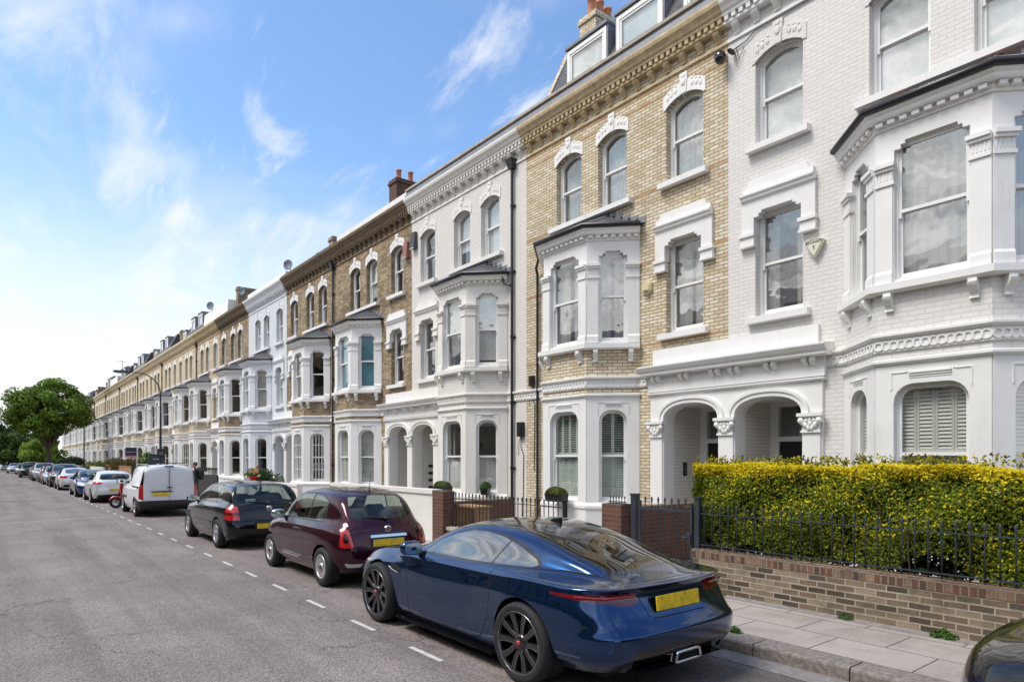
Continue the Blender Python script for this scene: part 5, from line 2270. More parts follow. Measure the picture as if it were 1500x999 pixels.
def small_hatch():
    """maroon three-door city car with a rounded tail"""
    root = thing('city_car', 'small maroon three-door city car with rounded tail and chrome boot handle', 'car')
    L0, L1, L2, L3 = .2, .32, .52, .71
    rows = [
        row([1.70, 1.78, 1.80, 1.77, 1.70, 1.63, 1.56, 1.50, 1.44], [0] * 9, [.2, .32, .5, .66, .78, .84, .88, .91, .93]),
        row([1.67, 1.75, 1.77, 1.74, 1.67, 1.60, 1.53, 1.47, 1.41], [.35, .37, .38, .36, .33, .26, .19, .10, 0], [.2, .32, .5, .66, .785, .845, .885, .912, .933]),
        row([1.52, 1.58, 1.60, 1.58, 1.52, 1.47, 1.42, 1.38, 1.34], [.64, .69, .70, .68, .62, .48, .35, .19, 0], [.2, .32, .5, .66, .79, .86, .90, .93, .945]),
        row(1.32, [.72, .775, .79, .77, .71, .57, .42, .23, 0], [L0, L1, L2, .70, .84, .91, .945, .965, .975]),
        row(1.12, [.73, .79, .805, .795, .735, .61, .46, .25, 0], [L0, L1, L2, L3, .86, .94, .98, 1.0, 1.01]),
        row(.86, [.73, .79, .81, .80, .765, .685, .535, .30, 0], [L0, L1, L2, L3, .868, .955, 1.03, 1.06, 1.07]),
        row(.58, [.73, .79, .81, .805, .772, .705, .595, .345, 0], [L0, L1, L2, L3, .872, .958, 1.19, 1.25, 1.27]),
        row(.28, [.73, .79, .81, .805, .775, .712, .578, .34, 0], [L0, L1, L2, L3, .876, .96, 1.345, 1.402, 1.42]),
        row(-.05, [.73, .79, .81, .805, .777, .715, .568, .335, 0], [L0, L1, L2, L3, .88, .962, 1.405, 1.46, 1.475]),
        row(-.45, [.73, .79, .812, .808, .78, .715, .56, .33, 0], [L0, L1, L2, L3, .885, .967, 1.418, 1.475, 1.49]),
        row(-.82, [.73, .79, .815, .812, .78, .708, .55, .325, 0], [L0, L1, L2, L3, .89, .972, 1.402, 1.462, 1.478]),
        row(-1.12, [.72, .78, .81, .805, .765, .692, .535, .315, 0], [L0, L1, L2, L3, .89, .975, 1.352, 1.41, 1.428]),
        row([-1.32, -1.34, -1.36, -1.36, -1.35, -1.33, -1.31, -1.31, -1.31], [.70, .765, .79, .785, .735, .662, .52, .305, 0], [.22, .34, .53, .72, .885, .97, 1.27, 1.325, 1.345]),
        row([-1.48, -1.50, -1.52, -1.52, -1.50, -1.48, -1.46, -1.46, -1.46], [.67, .735, .76, .75, .695, .62, .505, .295, 0], [.23, .35, .54, .72, .88, .96, 1.13, 1.175, 1.195]),
        row([-1.58, -1.63, -1.65, -1.64, -1.61, -1.59, -1.585, -1.58, -1.58], [.60, .65, .67, .655, .61, .545, .45, .26, 0], [.24, .36, .54, .72, .875, .945, 1.02, 1.055, 1.068]),
        row([-1.65, -1.73, -1.745, -1.72, -1.69, -1.665, -1.645, -1.63, -1.625], [.36, .40, .41, .40, .37, .31, .24, .14, 0], [.25, .37, .54, .72, .868, .93, .97, .995, 1.005]),
        row([-1.67, -1.755, -1.77, -1.74, -1.71, -1.685, -1.66, -1.645, -1.635], [0] * 9, [.26, .38, .54, .72, .86, .91, .945, .965, .98]),
    ]
    sh = Shell(loft(rows, 100, 74, smooth=4))
    WB0, WB1, RW = 1.15, -1.15, .302
    arches(sh, WB0, WB1, RW, .345)
    f = sd_poly([(.55, .985), (.33, 1.20), (.18, 1.315), (.02, 1.365), (-.35, 1.378), (-.72, 1.36), (-.95, 1.28), (-.99, 1.05), (-.96, .995)], .012)
    gm = lambda c: c.x > .45 and c.z > .93 and -1.25 < c.y < .85
    sh.cut(lambda c: f(c.y, c.z) - .018, 'window_trim', gm)
    sh.cut(lambda c: f(c.y, c.z), 'side_glass', gm)
    sh.band(lambda c: (c.y + .40) + (c.z - 1.0) * .10, .022, 'window_trim', lambda c: gm(c) and f(c.y, c.z) < 0, only=['side_glass'])
    ws = sd_poly([(-.06, 1.08), (.48, 1.045), (.56, 1.06), (.545, 1.2), (.50, 1.35), (.3, 1.405), (-.06, 1.42)], 0)
    sh.cut(lambda c: ws(c.x, c.z), 'windscreen', lambda c: c.y > .15 and c.z > 1 and c.x < .63)
    bk = sd_poly([(-.06, 1.065), (.42, 1.06), (.47, 1.10), (.455, 1.25), (.41, 1.345), (-.06, 1.375)], .012)
    bm_ = lambda c: c.y < -1.05 and c.z > .98 and c.x < .6
    sh.cut(lambda c: bk(c.x, c.z) - .016, 'window_trim', bm_)
    sh.cut(lambda c: bk(c.x, c.z), 'backlight', bm_)
    tl = sd_poly([(.56, .655), (.655, .645), (.70, .66), (.685, .86), (.655, .885), (.60, .88)], .022)
    ax = lambda c: min(c.x, 2) + max(0, c.y + 1.60) * .55
    tm = lambda c: c.y < -1.32 and .5 < c.z < 1.0 and c.x > .4
    sh.cut(lambda c: tl(ax(c), c.z), 'tail_light', tm)
    ti = sd_poly([(.60, .715), (.652, .71), (.645, .825), (.615, .825)], .012)
    sh.cut(lambda c: ti(ax(c), c.z), 'lamp_centre', tm)
    hat = sd_poly([(-.1, .57), (.42, .57), (.52, .66), (.56, .90), (.54, 1.3), (.4, 1.5), (-.1, 1.5)], .0)
    sh.band(lambda c: hat(c.x, c.z), .0035, 'gap', lambda c: c.y < -1.2 and c.z < 1.42, only=['body'])
    rec = sd_poly([(-.1, .62), (.27, .62), (.29, .75), (-.1, .75)], .015)
    sh.cut(lambda c: rec(c.x, c.z), 'recess', lambda c: c.y < -1.5)
    ref = sd_poly([(.43, .335), (.60, .335), (.63, .375), (.43, .37)], .012)
    sh.cut(lambda c: ref(ax(c), c.z), 'reflector', lambda c: c.y < -1.3 and c.z < .5)
    low = sd_poly([(-.1, .1), (.62, .1), (.62, .265), (-.1, .275)], .01)
    sh.cut(lambda c: low(c.x, c.z), 'bumper_trim', lambda c: c.y < -1.3)
    door = sd_poly([(.66, .95), (.64, .55), (.58, .27), (.45, .25), (-.30, .25), (-.42, .32), (-.46, .5), (-.42, .96), (-.3, 1.6), (.4, 1.6)], 0)
    sh.band(lambda c: door(c.y, c.z), .0035, 'gap', lambda c: c.x > .5 and c.z < .955 and -1 < c.y < .85, only=['body'])
    hl = sd_poly([(1.36, .70), (1.5, .70), (1.55, .78), (1.45, .84), (1.34, .80)], .02)
    sh.cut(lambda c: hl(c.y, c.z), 'headlight', lambda c: c.x > .45 and c.y > 1.2)
    P = sh.finish()
    MAR = paint('maroon_metallic', (.045, .006, .016), .6, .16, True, .75)
    shell_part(P, ['body', 'gap'], [MAR, GAP], 'body', root)
    shell_part(P, ['windscreen'], [CARGL], 'windscreen', root)
    shell_part(P, ['backlight'], [CARGL], 'rear_window', root)
    shell_part(P, ['window_trim'], [BLKPL], 'window_trim', root)
    shell_part(P, ['recess'], [BLKPL], 'plate_recess', root)
    shell_part(P, ['bumper_trim'], [BLKPL], 'bumper_trim', root)
    for sg in (1, -1):
        shell_part(P, ['side_glass'], [CARGL], 'side_window', root, (sg,))
        t = shell_part(P, ['tail_light'], [REDL], 'tail_light', root, (sg,), .004)
        shell_part(P, ['lamp_centre'], [MAR], 'lamp_centre', t, (sg,))
        shell_part(P, ['reflector'], [CLEARL], 'fog_lamp', root, (sg,), .004)
        shell_part(P, ['headlight'], [CLEARL], 'headlight', root, (sg,))
        make_wheel(root, sg * .70, WB0, RW, .185, .228, 'multi', sg)
        make_wheel(root, sg * .705, WB1, RW, .185, .228, 'multi', sg)
        mirror_part(root, sg * .70, .60, 1.01, CHROME if sg < 0 else CHROME, .05, .95)
        m = MB()
        m.hexa([(sg * .785, -.05, .80), (sg * .838, -.05, .80), (sg * .838, -.24, .80), (sg * .785, -.24, .80), (sg * .785, -.05, .828), (sg * .833, -.05, .828), (sg * .833, -.24, .828), (sg * .785, -.24, .828)])
        m.build('door_handle', CHROME, root)
        m = MB()
        m.hexa([(sg * .78, .48, .345), (sg * .824, .48, .345), (sg * .828, -.30, .345), (sg * .78, -.30, .345), (sg * .78, .48, .37), (sg * .822, .48, .37), (sg * .826, -.30, .37), (sg * .78, -.30, .37)])
        m.build('rubbing_strip', CHROME, root)
    m = MB()
    m.hexa([(-.30, -1.755, .765), (.30, -1.755, .765), (.30, -1.69, .765), (-.30, -1.69, .765), (-.29, -1.745, .805), (.29, -1.745, .805), (.29, -1.68, .81), (-.29, -1.68, .81)])
    m.build('boot_handle', CHROME, root)
    plate_part(root, (0, -1.752, .682), .50, .108, R(-8))
    m = MB()
    m.lathe([(.0, -1.735), (.043, -1.732), (.05, -1.728), (.052, -1.70)], 'y', (0, 0, .885), 24)
    b_ = m.build('round_badge', CHROME, root)
    m = MB()
    m.lathe([(.0, -1.738), (.036, -1.737)], 'y', (0, 0, .885), 24)
    m.build('badge_field', CAPRED, b_)
    lt = bpy.data.objects.new('badge_lettering', text_mesh('FIAT', .026, .001))
    lt.data.materials.append(CHROME)
    COL.objects.link(lt)
    lt.parent = b_
    lt.location = (0, -1.741, .885)
    lt.rotation_euler = (R(90), 0, 0)
    wiper(root, [(.02, -1.63, 1.035), (-.15, -1.60, 1.055), (-.36, -1.56, 1.06)], .012)
    aerial(root, (.02, -1.05, 1.435), .33, .22)
    under_body(root, .80, 1.55, -1.55, WB0, WB1, .36)
    interior(root, .72, -.95, .42, .62, SEATG, True, hr=.96)
    return root


GOLF = dict(W=1.735, H=1.44, nose=2.09, tail=-2.05, cowl=1.0, rail=.655,
            centre=[(2.05, .72), (1.85, .80), (1.5, .885), (1.15, .95), (1.0, .98), (.70, 1.16), (.45, 1.30), (.20, 1.39), (-.2, 1.435), (-.8, 1.435), (-1.3, 1.415), (-1.52, 1.385), (-1.64, 1.335), (-1.76, 1.18), (-1.88, 1.0), (-2.0, .93)],
            belt=[(2.1, .80), (1.3, .90), (.9, .925), (0, .945), (-1.2, .975), (-1.9, .97)],
            nose_y=[-.09, -.01, 0, -.02, -.06, -.10, -.15, -.20, -.26], nose_z=[.2, .32, .48, .60, .68, .72, .745, .77, .79],
            side=[(1.45, 'h'), (1.12, 'h'), (.86, 'c'), (.58, 'c'), (.28, 'c'), (-.1, 'c'), (-.6, 'c'), (-1.05, 'c'), (-1.42, 'c'), (-1.62, 'c'), (-1.76, 'c')],
            plan=[(1.9, .93), (1.2, .985), (.5, 1.0), (-1.2, 1.0), (-1.7, .965), (-2.0, .93)],
            rear_y=[.10, .02, 0, .03, .06, .08, .115, .14, .155], rear_z=[.24, .36, .50, .66, .84, .92, .985, 1.02, 1.035], rear_x=[.76, .82, .84, .82, .78, .68, .56, .31, 0],
            rear_f=((.965, .10), (.60, .018), (0, 0)))


def windows_from(sh, dlo, pillars, ws, bk, byz, trim=.016):
    f = sd_poly(dlo, .010)
    ymin, ymax = min(p[0] for p in dlo) - .1, max(p[0] for p in dlo) + .1
    zmin = min(p[1] for p in dlo) - .05
    gm = lambda c: c.x > .40 and c.z > zmin and ymin < c.y < ymax
    sh.cut(lambda c: f(c.y, c.z) - trim, 'window_trim', gm)
    sh.cut(lambda c: f(c.y, c.z), 'side_glass', gm)
    for y, sl, w in pillars:
        sh.band(lambda c: (c.y - y) + (c.z - 1.0) * sl, w, 'window_trim', lambda c: gm(c) and f(c.y, c.z) < 0, only=['side_glass'])
    w_ = sd_poly(ws, .0)
    y0 = byz[0]
    sh.cut(lambda c: w_(c.x, c.z), 'windscreen', lambda c: c.y > y0 and c.z > .9 and c.x < .8)
    if bk:
        b_ = sd_poly(bk, .012)
        y1, z1 = byz[1], byz[2]
        bm_ = lambda c: c.y < y1 and c.z > z1 and c.x < .8
        sh.cut(lambda c: b_(c.x, c.z) - .018, 'window_trim', bm_)
        sh.cut(lambda c: b_(c.x, c.z), 'backlight', bm_)


def plain_parts(P, root, pm, gl, extra=()):
    shell_part(P, ['body', 'gap'], [pm, GAP], 'body', root)
    if 'windscreen' in P:
        shell_part(P, ['windscreen'], [gl], 'windscreen', root)
    if 'backlight' in P:
        shell_part(P, ['backlight'], [gl], 'rear_window', root)
    if 'window_trim' in P:
        shell_part(P, ['window_trim'], [BLKPL], 'window_trim', root)
    for k, mat, lab in extra:
        if k in P:
            shell_part(P, [k], [mat], lab, root)
    for sg in (1, -1):
        for k, mat, lab, ps in (('side_glass', gl, 'side_window', 0), ('tail_light', REDL, 'tail_light', .004), ('headlight', CLEARL, 'headlight', .002)):
            if k in P:
                shell_part(P, [k], [mat], lab, root, (sg,), ps)


def black_hatch():
    root = thing('hatchback', 'black five-door hatchback with raised aerial and red tail lights, parked behind the maroon car', 'car')
    sh = Shell(loft(gen_rows(GOLF), 90, 70, smooth=3))
    WB0, WB1, RW = 1.255, -1.255, .318
    arches(sh, WB0, WB1, RW, .362)
    windows_from(sh, [(.80, .985), (.52, 1.17), (.28, 1.30), (.08, 1.335), (-.4, 1.345), (-.95, 1.33), (-1.22, 1.02), (-1.20, .995)], [(.02, .06, .020), (-.84, .10, .018)],
                 [(-.06, 1.02), (.55, .985), (.66, 1.0), (.62, 1.15), (.55, 1.30), (.3, 1.375), (-.06, 1.39)],
                 [(-.06, 1.0), (.55, .995), (.60, 1.03), (.555, 1.25), (.51, 1.325), (-.06, 1.345)], (.15, -1.5, .93))
    ax = lambda c: c.x + max(0, c.y + 1.90) * .8
    tm = lambda c: c.y < -1.55 and .5 < c.z < 1.0 and c.x > .4
    tl = sd_poly([(.60, .66), (.80, .65), (.95, .68), (.92, .90), (.80, .925), (.62, .915)], .012)
    sh.cut(lambda c: tl(ax(c), c.z), 'tail_light', tm)
    sh.band(lambda c: c.z - .775, .028, 'lamp_centre', tm, only=['tail_light'])
    bmp = lambda c: c.z - .615
    sh.band(bmp, .006, 'gap', lambda c: (c.y < -1.64 and c.z < .8) or (c.y > 1.7 and c.z < .8), only=['body'])
    door = sd_poly([(.82, .95), (.80, .5), (.72, .25), (-.02, .25), (-.02, .9), (-.03, 1.6), (.4, 1.6)], 0)
    door2 = sd_poly([(-.02, .25), (-.70, .25), (-.80, .45), (-.98, .72), (-1.02, .97), (-.9, 1.6), (-.02, 1.6)], 0)
    for d_ in (door, door2):
        sh.band(lambda c: d_(c.y, c.z), .0035, 'gap', lambda c: c.x > .5 and c.z < .985 and -1.2 < c.y < 1, only=['body'])
    st = lambda c: c.z - .50
    sh.cut(lambda c: abs(c.z - .52) - .022, 'side_strip', lambda c: False)
    hatch = sd_poly([(-.1, .62), (.585, .62), (.60, .98), (.53, 1.34), (.4, 1.5), (-.1, 1.5)], 0)
    sh.band(lambda c: hatch(c.x, c.z), .004, 'gap', lambda c: c.y < -1.55 and c.z < 1.36, only=['body'])
    hl = sd_poly([(1.75, .62), (2.1, .60), (2.1, .70), (1.72, .74)], .01)
    sh.cut(lambda c: hl(c.y, c.z), 'headlight', lambda c: c.x > .45 and c.y > 1.6)
    P = sh.finish()
    BLK = paint('black_metallic', (.004, .005, .008), .3, .16, True, .8)
    plain_parts(P, root, BLK, CARGL)
    shell_part(P, ['lamp_centre'], [REDD], 'lamp_centre', root)
    for sg in (1, -1):
        make_wheel(root, sg * .765, WB0, RW, .195, .232, 'five', sg)
        make_wheel(root, sg * .765, WB1, RW, .195, .232, 'five', sg)
        mirror_part(root, sg * .74, .74, .995, BLK, .06, .95)
        for yy in (-.12, -.86):
            m = MB()
            m.hexa([(sg * .845, yy, .82), (sg * .885, yy, .82), (sg * .885, yy - .17, .83), (sg * .845, yy - .17, .83), (sg * .845, yy, .85), (sg * .88, yy, .85), (sg * .88, yy - .17, .86), (sg * .845, yy - .17, .86)])
            m.build('door_handle', BLK, root)
        m = MB()
        m.hexa([(sg * .86, .86, .52), (sg * .882, .86, .52), (sg * .884, -.82, .52), (sg * .86, -.82, .52), (sg * .86, .86, .555), (sg * .879, .86, .555), (sg * .881, -.82, .555), (sg * .86, -.82, .555)])
        m.build('side_strip', BLK, root)
    m = MB()
    m.lathe([(.0, -2.018), (.05, -2.016), (.058, -2.01), (.06, -1.97)], 'y', (0, 0, .875), 24)
    bd = m.build('round_badge', CHROME, root)
    m = MB()

    def ln(a, b, w=.0038):
        m.tube([(a[0], -2.021, .875 + a[1]), (b[0], -2.021, .875 + b[1])], w, 4)
    ln((-.018, .042), (0, .006)); ln((0, .006), (.018, .042))
    ln((-.040, .022), (-.018, -.042)); ln((-.018, -.042), (0, -.004)); ln((0, -.004), (.018, -.042)); ln((.018, -.042), (.040, .022))
    m.build('badge_letters', BLKPL, bd)
    lt = bpy.data.objects.new('boot_lettering', text_mesh('GOLF', .055, .001))
    lt.data.materials.append(CHROME)
    COL.objects.link(lt)
    lt.parent = root
    lt.location = (-.40, -2.005, .875)
    lt.rotation_euler = (R(90), 0, 0)
    plate_part(root, (.0, -2.058, .50), .52, .11, R(-3))
    m = MB()
    m.bx(-.30, .30, -2.052, -2.0, .43, .575)
    m.build('plate_recess', BLKPL, root)
    wiper(root, [(.0, -1.965, .985), (-.2, -1.93, 1.02), (-.42, -1.915, 1.02)], .012)
    aerial(root, (.0, -1.42, 1.415), .42, .42)
    m = MB()
    m.bx(-.42, -.22, -1.80, -1.795, 1.02, 1.07)
    m.build('window_sticker', BLIND, root)
    under_body(root, .86, 1.85, -1.85, WB0, WB1, .375)
    interior(root, .78, -1.1, .40, .70, LEATHER, True, hr=1.02)
    return root


VAN = dict(W=1.83, H=1.80, nose=2.18, tail=-2.08, cowl=1.35, rail=.70,
           centre=[(2.1, .86), (1.9, .98), (1.6, 1.10), (1.3, 1.22), (1.1, 1.36), (.85, 1.56), (.6, 1.70), (.3, 1.775), (-.3, 1.80), (-1.4, 1.80), (-1.95, 1.785), (-2.08, 1.76)],
           belt=[(2.1, .92), (1.5, 1.06), (.9, 1.10), (-2.1, 1.12)], rdrop=.09, sh_drop=.10, beltx=.90, shx=.965,
           nose_y=[-.09, -.01, 0, -.02, -.05, -.09, -.14, -.19, -.24], nose_z=[.22, .36, .54, .70, .82, .87, .90, .93, .95],
           side=[(1.55, 'h'), (1.28, 'c'), (1.0, 'c'), (.7, 'c'), (.35, 'c'), (-.2, 'c'), (-.8, 'c'), (-1.4, 'c'), (-1.85, 'c')],
           plan=[(1.9, .93), (1.2, .985), (.5, 1.0), (-1.6, 1.0), (-2.1, .97)], low=(.24, .38, .58, .82),
           rear_y=[.06, .0, 0, .01, .02, .03, .05, .08, .12], rear_z=[.30, .42, .58, .82, 1.05, 1.30, 1.58, 1.70, 1.765], rear_x=[.80, .87, .885, .875, .86, .82, .73, .45, 0],
           rear_f=((.985, .05), (.60, .006), (0, 0)))


def white_van():
    root = thing('panel_van', 'white panel van with twin rear doors, black bumper and roof bars', 'van')
    sh = Shell(loft(gen_rows(VAN), 80, 70, smooth=2))
    WB0, WB1, RW = 1.345, -1.345, .318
    arches(sh, WB0, WB1, RW, .375)
    windows_from(sh, [(1.15, 1.12), (.80, 1.45), (.58, 1.60), (.30, 1.62), (.26, 1.12)], [],
                 [(-.06, 1.24), (.60, 1.22), (.72, 1.24), (.67, 1.5), (.60, 1.66), (.3, 1.735), (-.06, 1.75)], None, (.3, 0, 0))
    ax = lambda c: c.x + max(0, c.y + 2.02) * .5
    tm = lambda c: c.y < -1.75 and .4 < c.z < 1.75 and c.x > .5
    bl = sd_poly([(.755, 1.08), (.86, 1.09), (.80, 1.65), (.74, 1.66)], .008)
    sh.cut(lambda c: bl(ax(c), c.z), 'corner_panel', tm)
    tl = sd_poly([(.765, .62), (.90, .64), (.90, 1.02), (.845, 1.10), (.765, 1.10)], .008)
    sh.cut(lambda c: tl(ax(c), c.z), 'tail_light', tm)
    bmp = lambda c: c.z - (.56 + max(0, c.y + 1.95) * .35)
    sh.cut(bmp, 'bumper', lambda c: c.y < -1.62 and c.z < .75)
    d1 = sd_poly([(-.12, .585), (-.12, 1.70), (.3, 1.70), (.68, 1.62), (.735, 1.1), (.735, .585)], .02)
    sh.band(lambda c: d1(c.x, c.z), .005, 'gap', lambda c: c.y < -1.8, only=['body'])
    pn = sd_poly([(.07, 1.12), (.07, 1.58), (.62, 1.55), (.68, 1.12)], .04)
    sh.band(lambda c: pn(c.x, c.z), .006, 'press_line', lambda c: c.y < -1.9, only=['body'])
    dr = sd_poly([(1.18, 1.1), (1.12, .55), (1.0, .36), (.24, .36), (.22, 1.66), (.55, 1.66)], 0)
    sh.band(lambda c: dr(c.y, c.z), .004, 'gap', lambda c: c.x > .5 and c.z < 1.68, only=['body'])
    sl = sd_poly([(.14, .40), (-.80, .40), (-.86, 1.66), (.12, 1.66)], .0)
    sh.band(lambda c: sl(c.y, c.z), .004, 'gap', lambda c: c.x > .5 and c.z < 1.68, only=['body'])
    hl = sd_poly([(1.7, .72), (2.1, .70), (2.0, .86), (1.65, .95)], .01)
    sh.cut(lambda c: hl(c.y, c.z), 'headlight', lambda c: c.x > .45 and c.y > 1.5)
    P = sh.finish()
    WHT = paint('white_van_paint', (.70, .71, .73), 0, .35, False, .6)
    plain_parts(P, root, WHT, CARGLT, (('bumper', BLKPL, 'rear_bumper'), ('corner_panel', BLKGL, 'corner_panel'), ('press_line', simple('pressed_line', (.5, .51, .53), .5), 'press_line')))
    m = MB()
    m.bx(-.004, .004, -2.082, -2.05, .56, 1.70)
    m.build('door_seam', GAP, root)
    for sg in (1, -1):
        make_wheel(root, sg * .80, WB0, RW, .20, .225, 'trim', sg)
        make_wheel(root, sg * .80, WB1, RW, .20, .225, 'trim', sg)
        mirror_part(root, sg * .80, .98, 1.17, BLKPL, .07, 1.25)
        m = MB()
        m.bx(sg * .91 - .012, sg * .91 + .012, .30, 1.05, .60, .68)
        m.build('side_strip', BLKPL, root)
        m = MB()
        m.bx(sg * .885 - .012, sg * .885 + .012, -1.9, -.75, 1.02, 1.06)
        m.build('door_rail', BLKPL, root)
        m = MB()
        m.tube([(sg * .60, .45, 1.80), (sg * .60, -1.85, 1.815)], .016, 6)
        for yy in (.45, -.6, -1.8):
            m.tube([(sg * .60, yy, 1.72), (sg * .60, yy, 1.81)], .02, 6)
        m.build('roof_rail', ALLOY, root)
    for yy in (.1, -1.2):
        m = MB()
        m.tube([(-.62, yy, 1.845), (.62, yy, 1.845)], .014, 6)
        m.build('roof_bar', BLKPL, root)
    m = MB()
    m.bx(-.13, .13, -2.02, -1.93, 1.735, 1.765)
    m.build('brake_light', REDD, root)
    m = MB()
    m.bx(-.52, .08, -2.105, -2.06, .86, .895)
    m.build('plate_lamp_bar', BLKPL, root)
    m = MB()
    m.bx(-.07, .08, -2.11, -2.07, 1.0, 1.03)
    m.build('door_handle', BLKPL, root)
    plate_part(root, (-.24, -2.096, .795), .52, .11, 0)
    m = MB()
    m.bx(-.84, .84, -2.12, -1.98, .44, .53)
    m.build('bumper_step', BLKPL, root)
    under_body(root, .91, 1.95, -1.95, WB0, WB1, .39, .24)
    m = MB()
    m.bx(-.8, .8, .1, .14, .4, 1.72)
    m.build('bulkhead', BLKPL, root)
    interior(root, 1.05, .4, .62, .72, LEATHER, False, hr=1.02)
    return root


def common_car(name, label, q, col, feats, style='five', rscale=1.0, glass=None, wb=(1.3, -1.3), rw=.32, metal=.3, lamps='red'):
    root = thing(name, label, 'car')
    sh = Shell(loft(gen_rows(q), 60, 52, smooth=2))
    arches(sh, wb[0], wb[1], rw, rw + .045)
    windows_from(sh, feats['dlo'], feats['pillars'], feats['ws'], feats['bk'], feats['byz'])
    ax = lambda c: c.x + max(0, c.y - (q['tail'] + .14)) * .7
    tm = lambda c: c.y < q['tail'] + .5 and c.x > .3
    tl = sd_poly(feats['tail'], .01)
    sh.cut(lambda c: tl(ax(c), c.z), 'tail_light', tm)
    hl = sd_poly(feats['head'], .012)
    sh.cut(lambda c: hl(c.y, c.z), 'headlight', lambda c: c.x > .42 and c.y > 1.3)
    low = sd_poly([(-.1, .1), (.72, .1), (.66, .36), (-.1, .40)], .02)
    sh.cut(lambda c: low(c.x, c.z), 'lower_bumper', lambda c: c.y < q['tail'] + .4)
    gr = sd_poly([(-.1, .28), (.50, .30), (.56, .46), (-.1, .50)], .02)
    sh.cut(lambda c: gr(c.x, c.z), 'grille', lambda c: c.y > q['nose'] - .4)
    for d_ in feats.get('doors', []):
        d = sd_poly(d_, 0)
        sh.band(lambda c: d(c.y, c.z), .004, 'gap', lambda c: c.x > .5 and c.z < 1.0, only=['body'])
    P = sh.finish()
    PM = paint(name + '_paint', col, metal, .28, False)
    plain_parts(P, root, PM, glass or CARGL, (('lower_bumper', BLKPL, 'lower_bumper'), ('grille', BLKPL, 'grille')))
    W = q['W'] / 2
    for sg in (1, -1):
        make_wheel(root, sg * (W - .105), wb[0], rw, .21, rw - .085, style, sg)
        make_wheel(root, sg * (W - .105), wb[1], rw, .21, rw - .085, style, sg)
        mirror_part(root, sg * (W - .12), feats['mir'][0], feats['mir'][1], PM, .06, 1.0)
    plate_part(root, (0, q['tail'] - .004, feats['plz']), .52, .11, 0)
    pf = plate_part(root, (0, q['nose'] + .004, .47), .52, .11, 0, WHITEPL)
    under_body(root, W, q['nose'] - .25, q['tail'] + .25, wb[0], wb[1], rw + .05)
    interior(root, .7, -1.0, .42, W - .2, LEATHER, True, hr=1.0)
    return root


WHITEPL = simple('white_number_plate', (.70, .70, .68), .4)

HATCH = dict(GOLF)
HATCH.update(W=1.76, H=1.47, nose=2.16, tail=-2.14, rail=.62,
             centre=[(2.1, .74), (1.9, .82), (1.5, .92), (1.15, .99), (1.0, 1.03), (.70, 1.19), (.45, 1.32), (.15, 1.43), (-.2, 1.465), (-.8, 1.45), (-1.3, 1.40), (-1.6, 1.34), (-1.76, 1.27), (-1.92, 1.08), (-2.0, 1.02), (-2.1, .98)],
             belt=[(2.1, .82), (1.3, .92), (.9, .945), (0, .98), (-1.2, 1.02), (-1.9, 1.02)],
             side=[(1.5, 'h'), (1.15, 'h'), (.86, 'c'), (.58, 'c'), (.28, 'c'), (-.1, 'c'), (-.6, 'c'), (-1.05, 'c'), (-1.45, 'c'), (-1.70, 'c'), (-1.86, 'c')],
             rear_y=[.12, .02, 0, .02, .03, .06, .10, .13, .16], rear_z=[.26, .38, .54, .72, .92, .98, 1.04, 1.07, 1.085], rear_x=[.74, .82, .85, .83, .80, .70, .56, .31, 0])
HF = dict(dlo=[(.84, 1.0), (.52, 1.19), (.25, 1.33), (.05, 1.365), (-.5, 1.36), (-1.0, 1.31), (-1.42, 1.16), (-1.40, 1.07), (-1.2, 1.05)], pillars=[(.0, .05, .02), (-.85, .12, .02)],
          ws=[(-.06, 1.06), (.55, 1.03), (.66, 1.05), (.62, 1.18), (.52, 1.34), (.3, 1.405), (-.06, 1.425)],
          bk=[(-.06, 1.09), (.50, 1.085), (.55, 1.12), (.50, 1.25), (.44, 1.30), (-.06, 1.32)], byz=(.1, -1.62, 1.05),
          tail=[(.48, .90), (.62, .86), (.95, .88), (1.05, .98), (.85, .985), (.6, .955)], head=[(1.7, .66), (2.05, .62), (2.05, .72), (1.65, .80)],
          doors=[[(.84, .95), (.8, .45), (.7, .27), (0, .27), (-.02, .95), (-.05, 1.5), (.4, 1.5)], [(0, .27), (-.75, .27), (-1.0, .7), (-1.1, 1.0), (-.9, 1.5), (0, 1.5)]], mir=(.72, 1.02), plz=.60)
SALOON = dict(HATCH)
SALOON.update(W=1.85, H=1.44, nose=2.3, tail=-2.36, rail=.62,
              centre=[(2.2, .74), (1.9, .84), (1.5, .93), (1.3, .97), (1.1, 1.02), (.75, 1.20), (.45, 1.34), (.15, 1.42), (-.25, 1.44), (-.8, 1.40), (-1.3, 1.26), (-1.7, 1.12), (-2.0, 1.05), (-2.25, 1.02)],
              belt=[(2.2, .80), (1.3, .90), (.9, .93), (0, .96), (-1.2, .99), (-2.2, 1.0)],
              side=[(1.6, 'h'), (1.25, 'h'), (.95, 'c'), (.65, 'c'), (.3, 'c'), (-.1, 'c'), (-.6, 'c'), (-1.05, 'c'), (-1.45, 'c'), (-1.75, 'c'), (-2.02, 'c')],
              plan=[(2.0, .93), (1.3, .985), (.5, 1.0), (-1.4, 1.0), (-2.0, .95), (-2.3, .92)],
              rear_y=[.12, .02, 0, .03, .04, .05, .08, .10, .12], rear_z=[.26, .38, .56, .76, .95, .99, 1.015, 1.025, 1.03], rear_x=[.76, .84, .88, .86, .82, .66, .48, .26, 0])
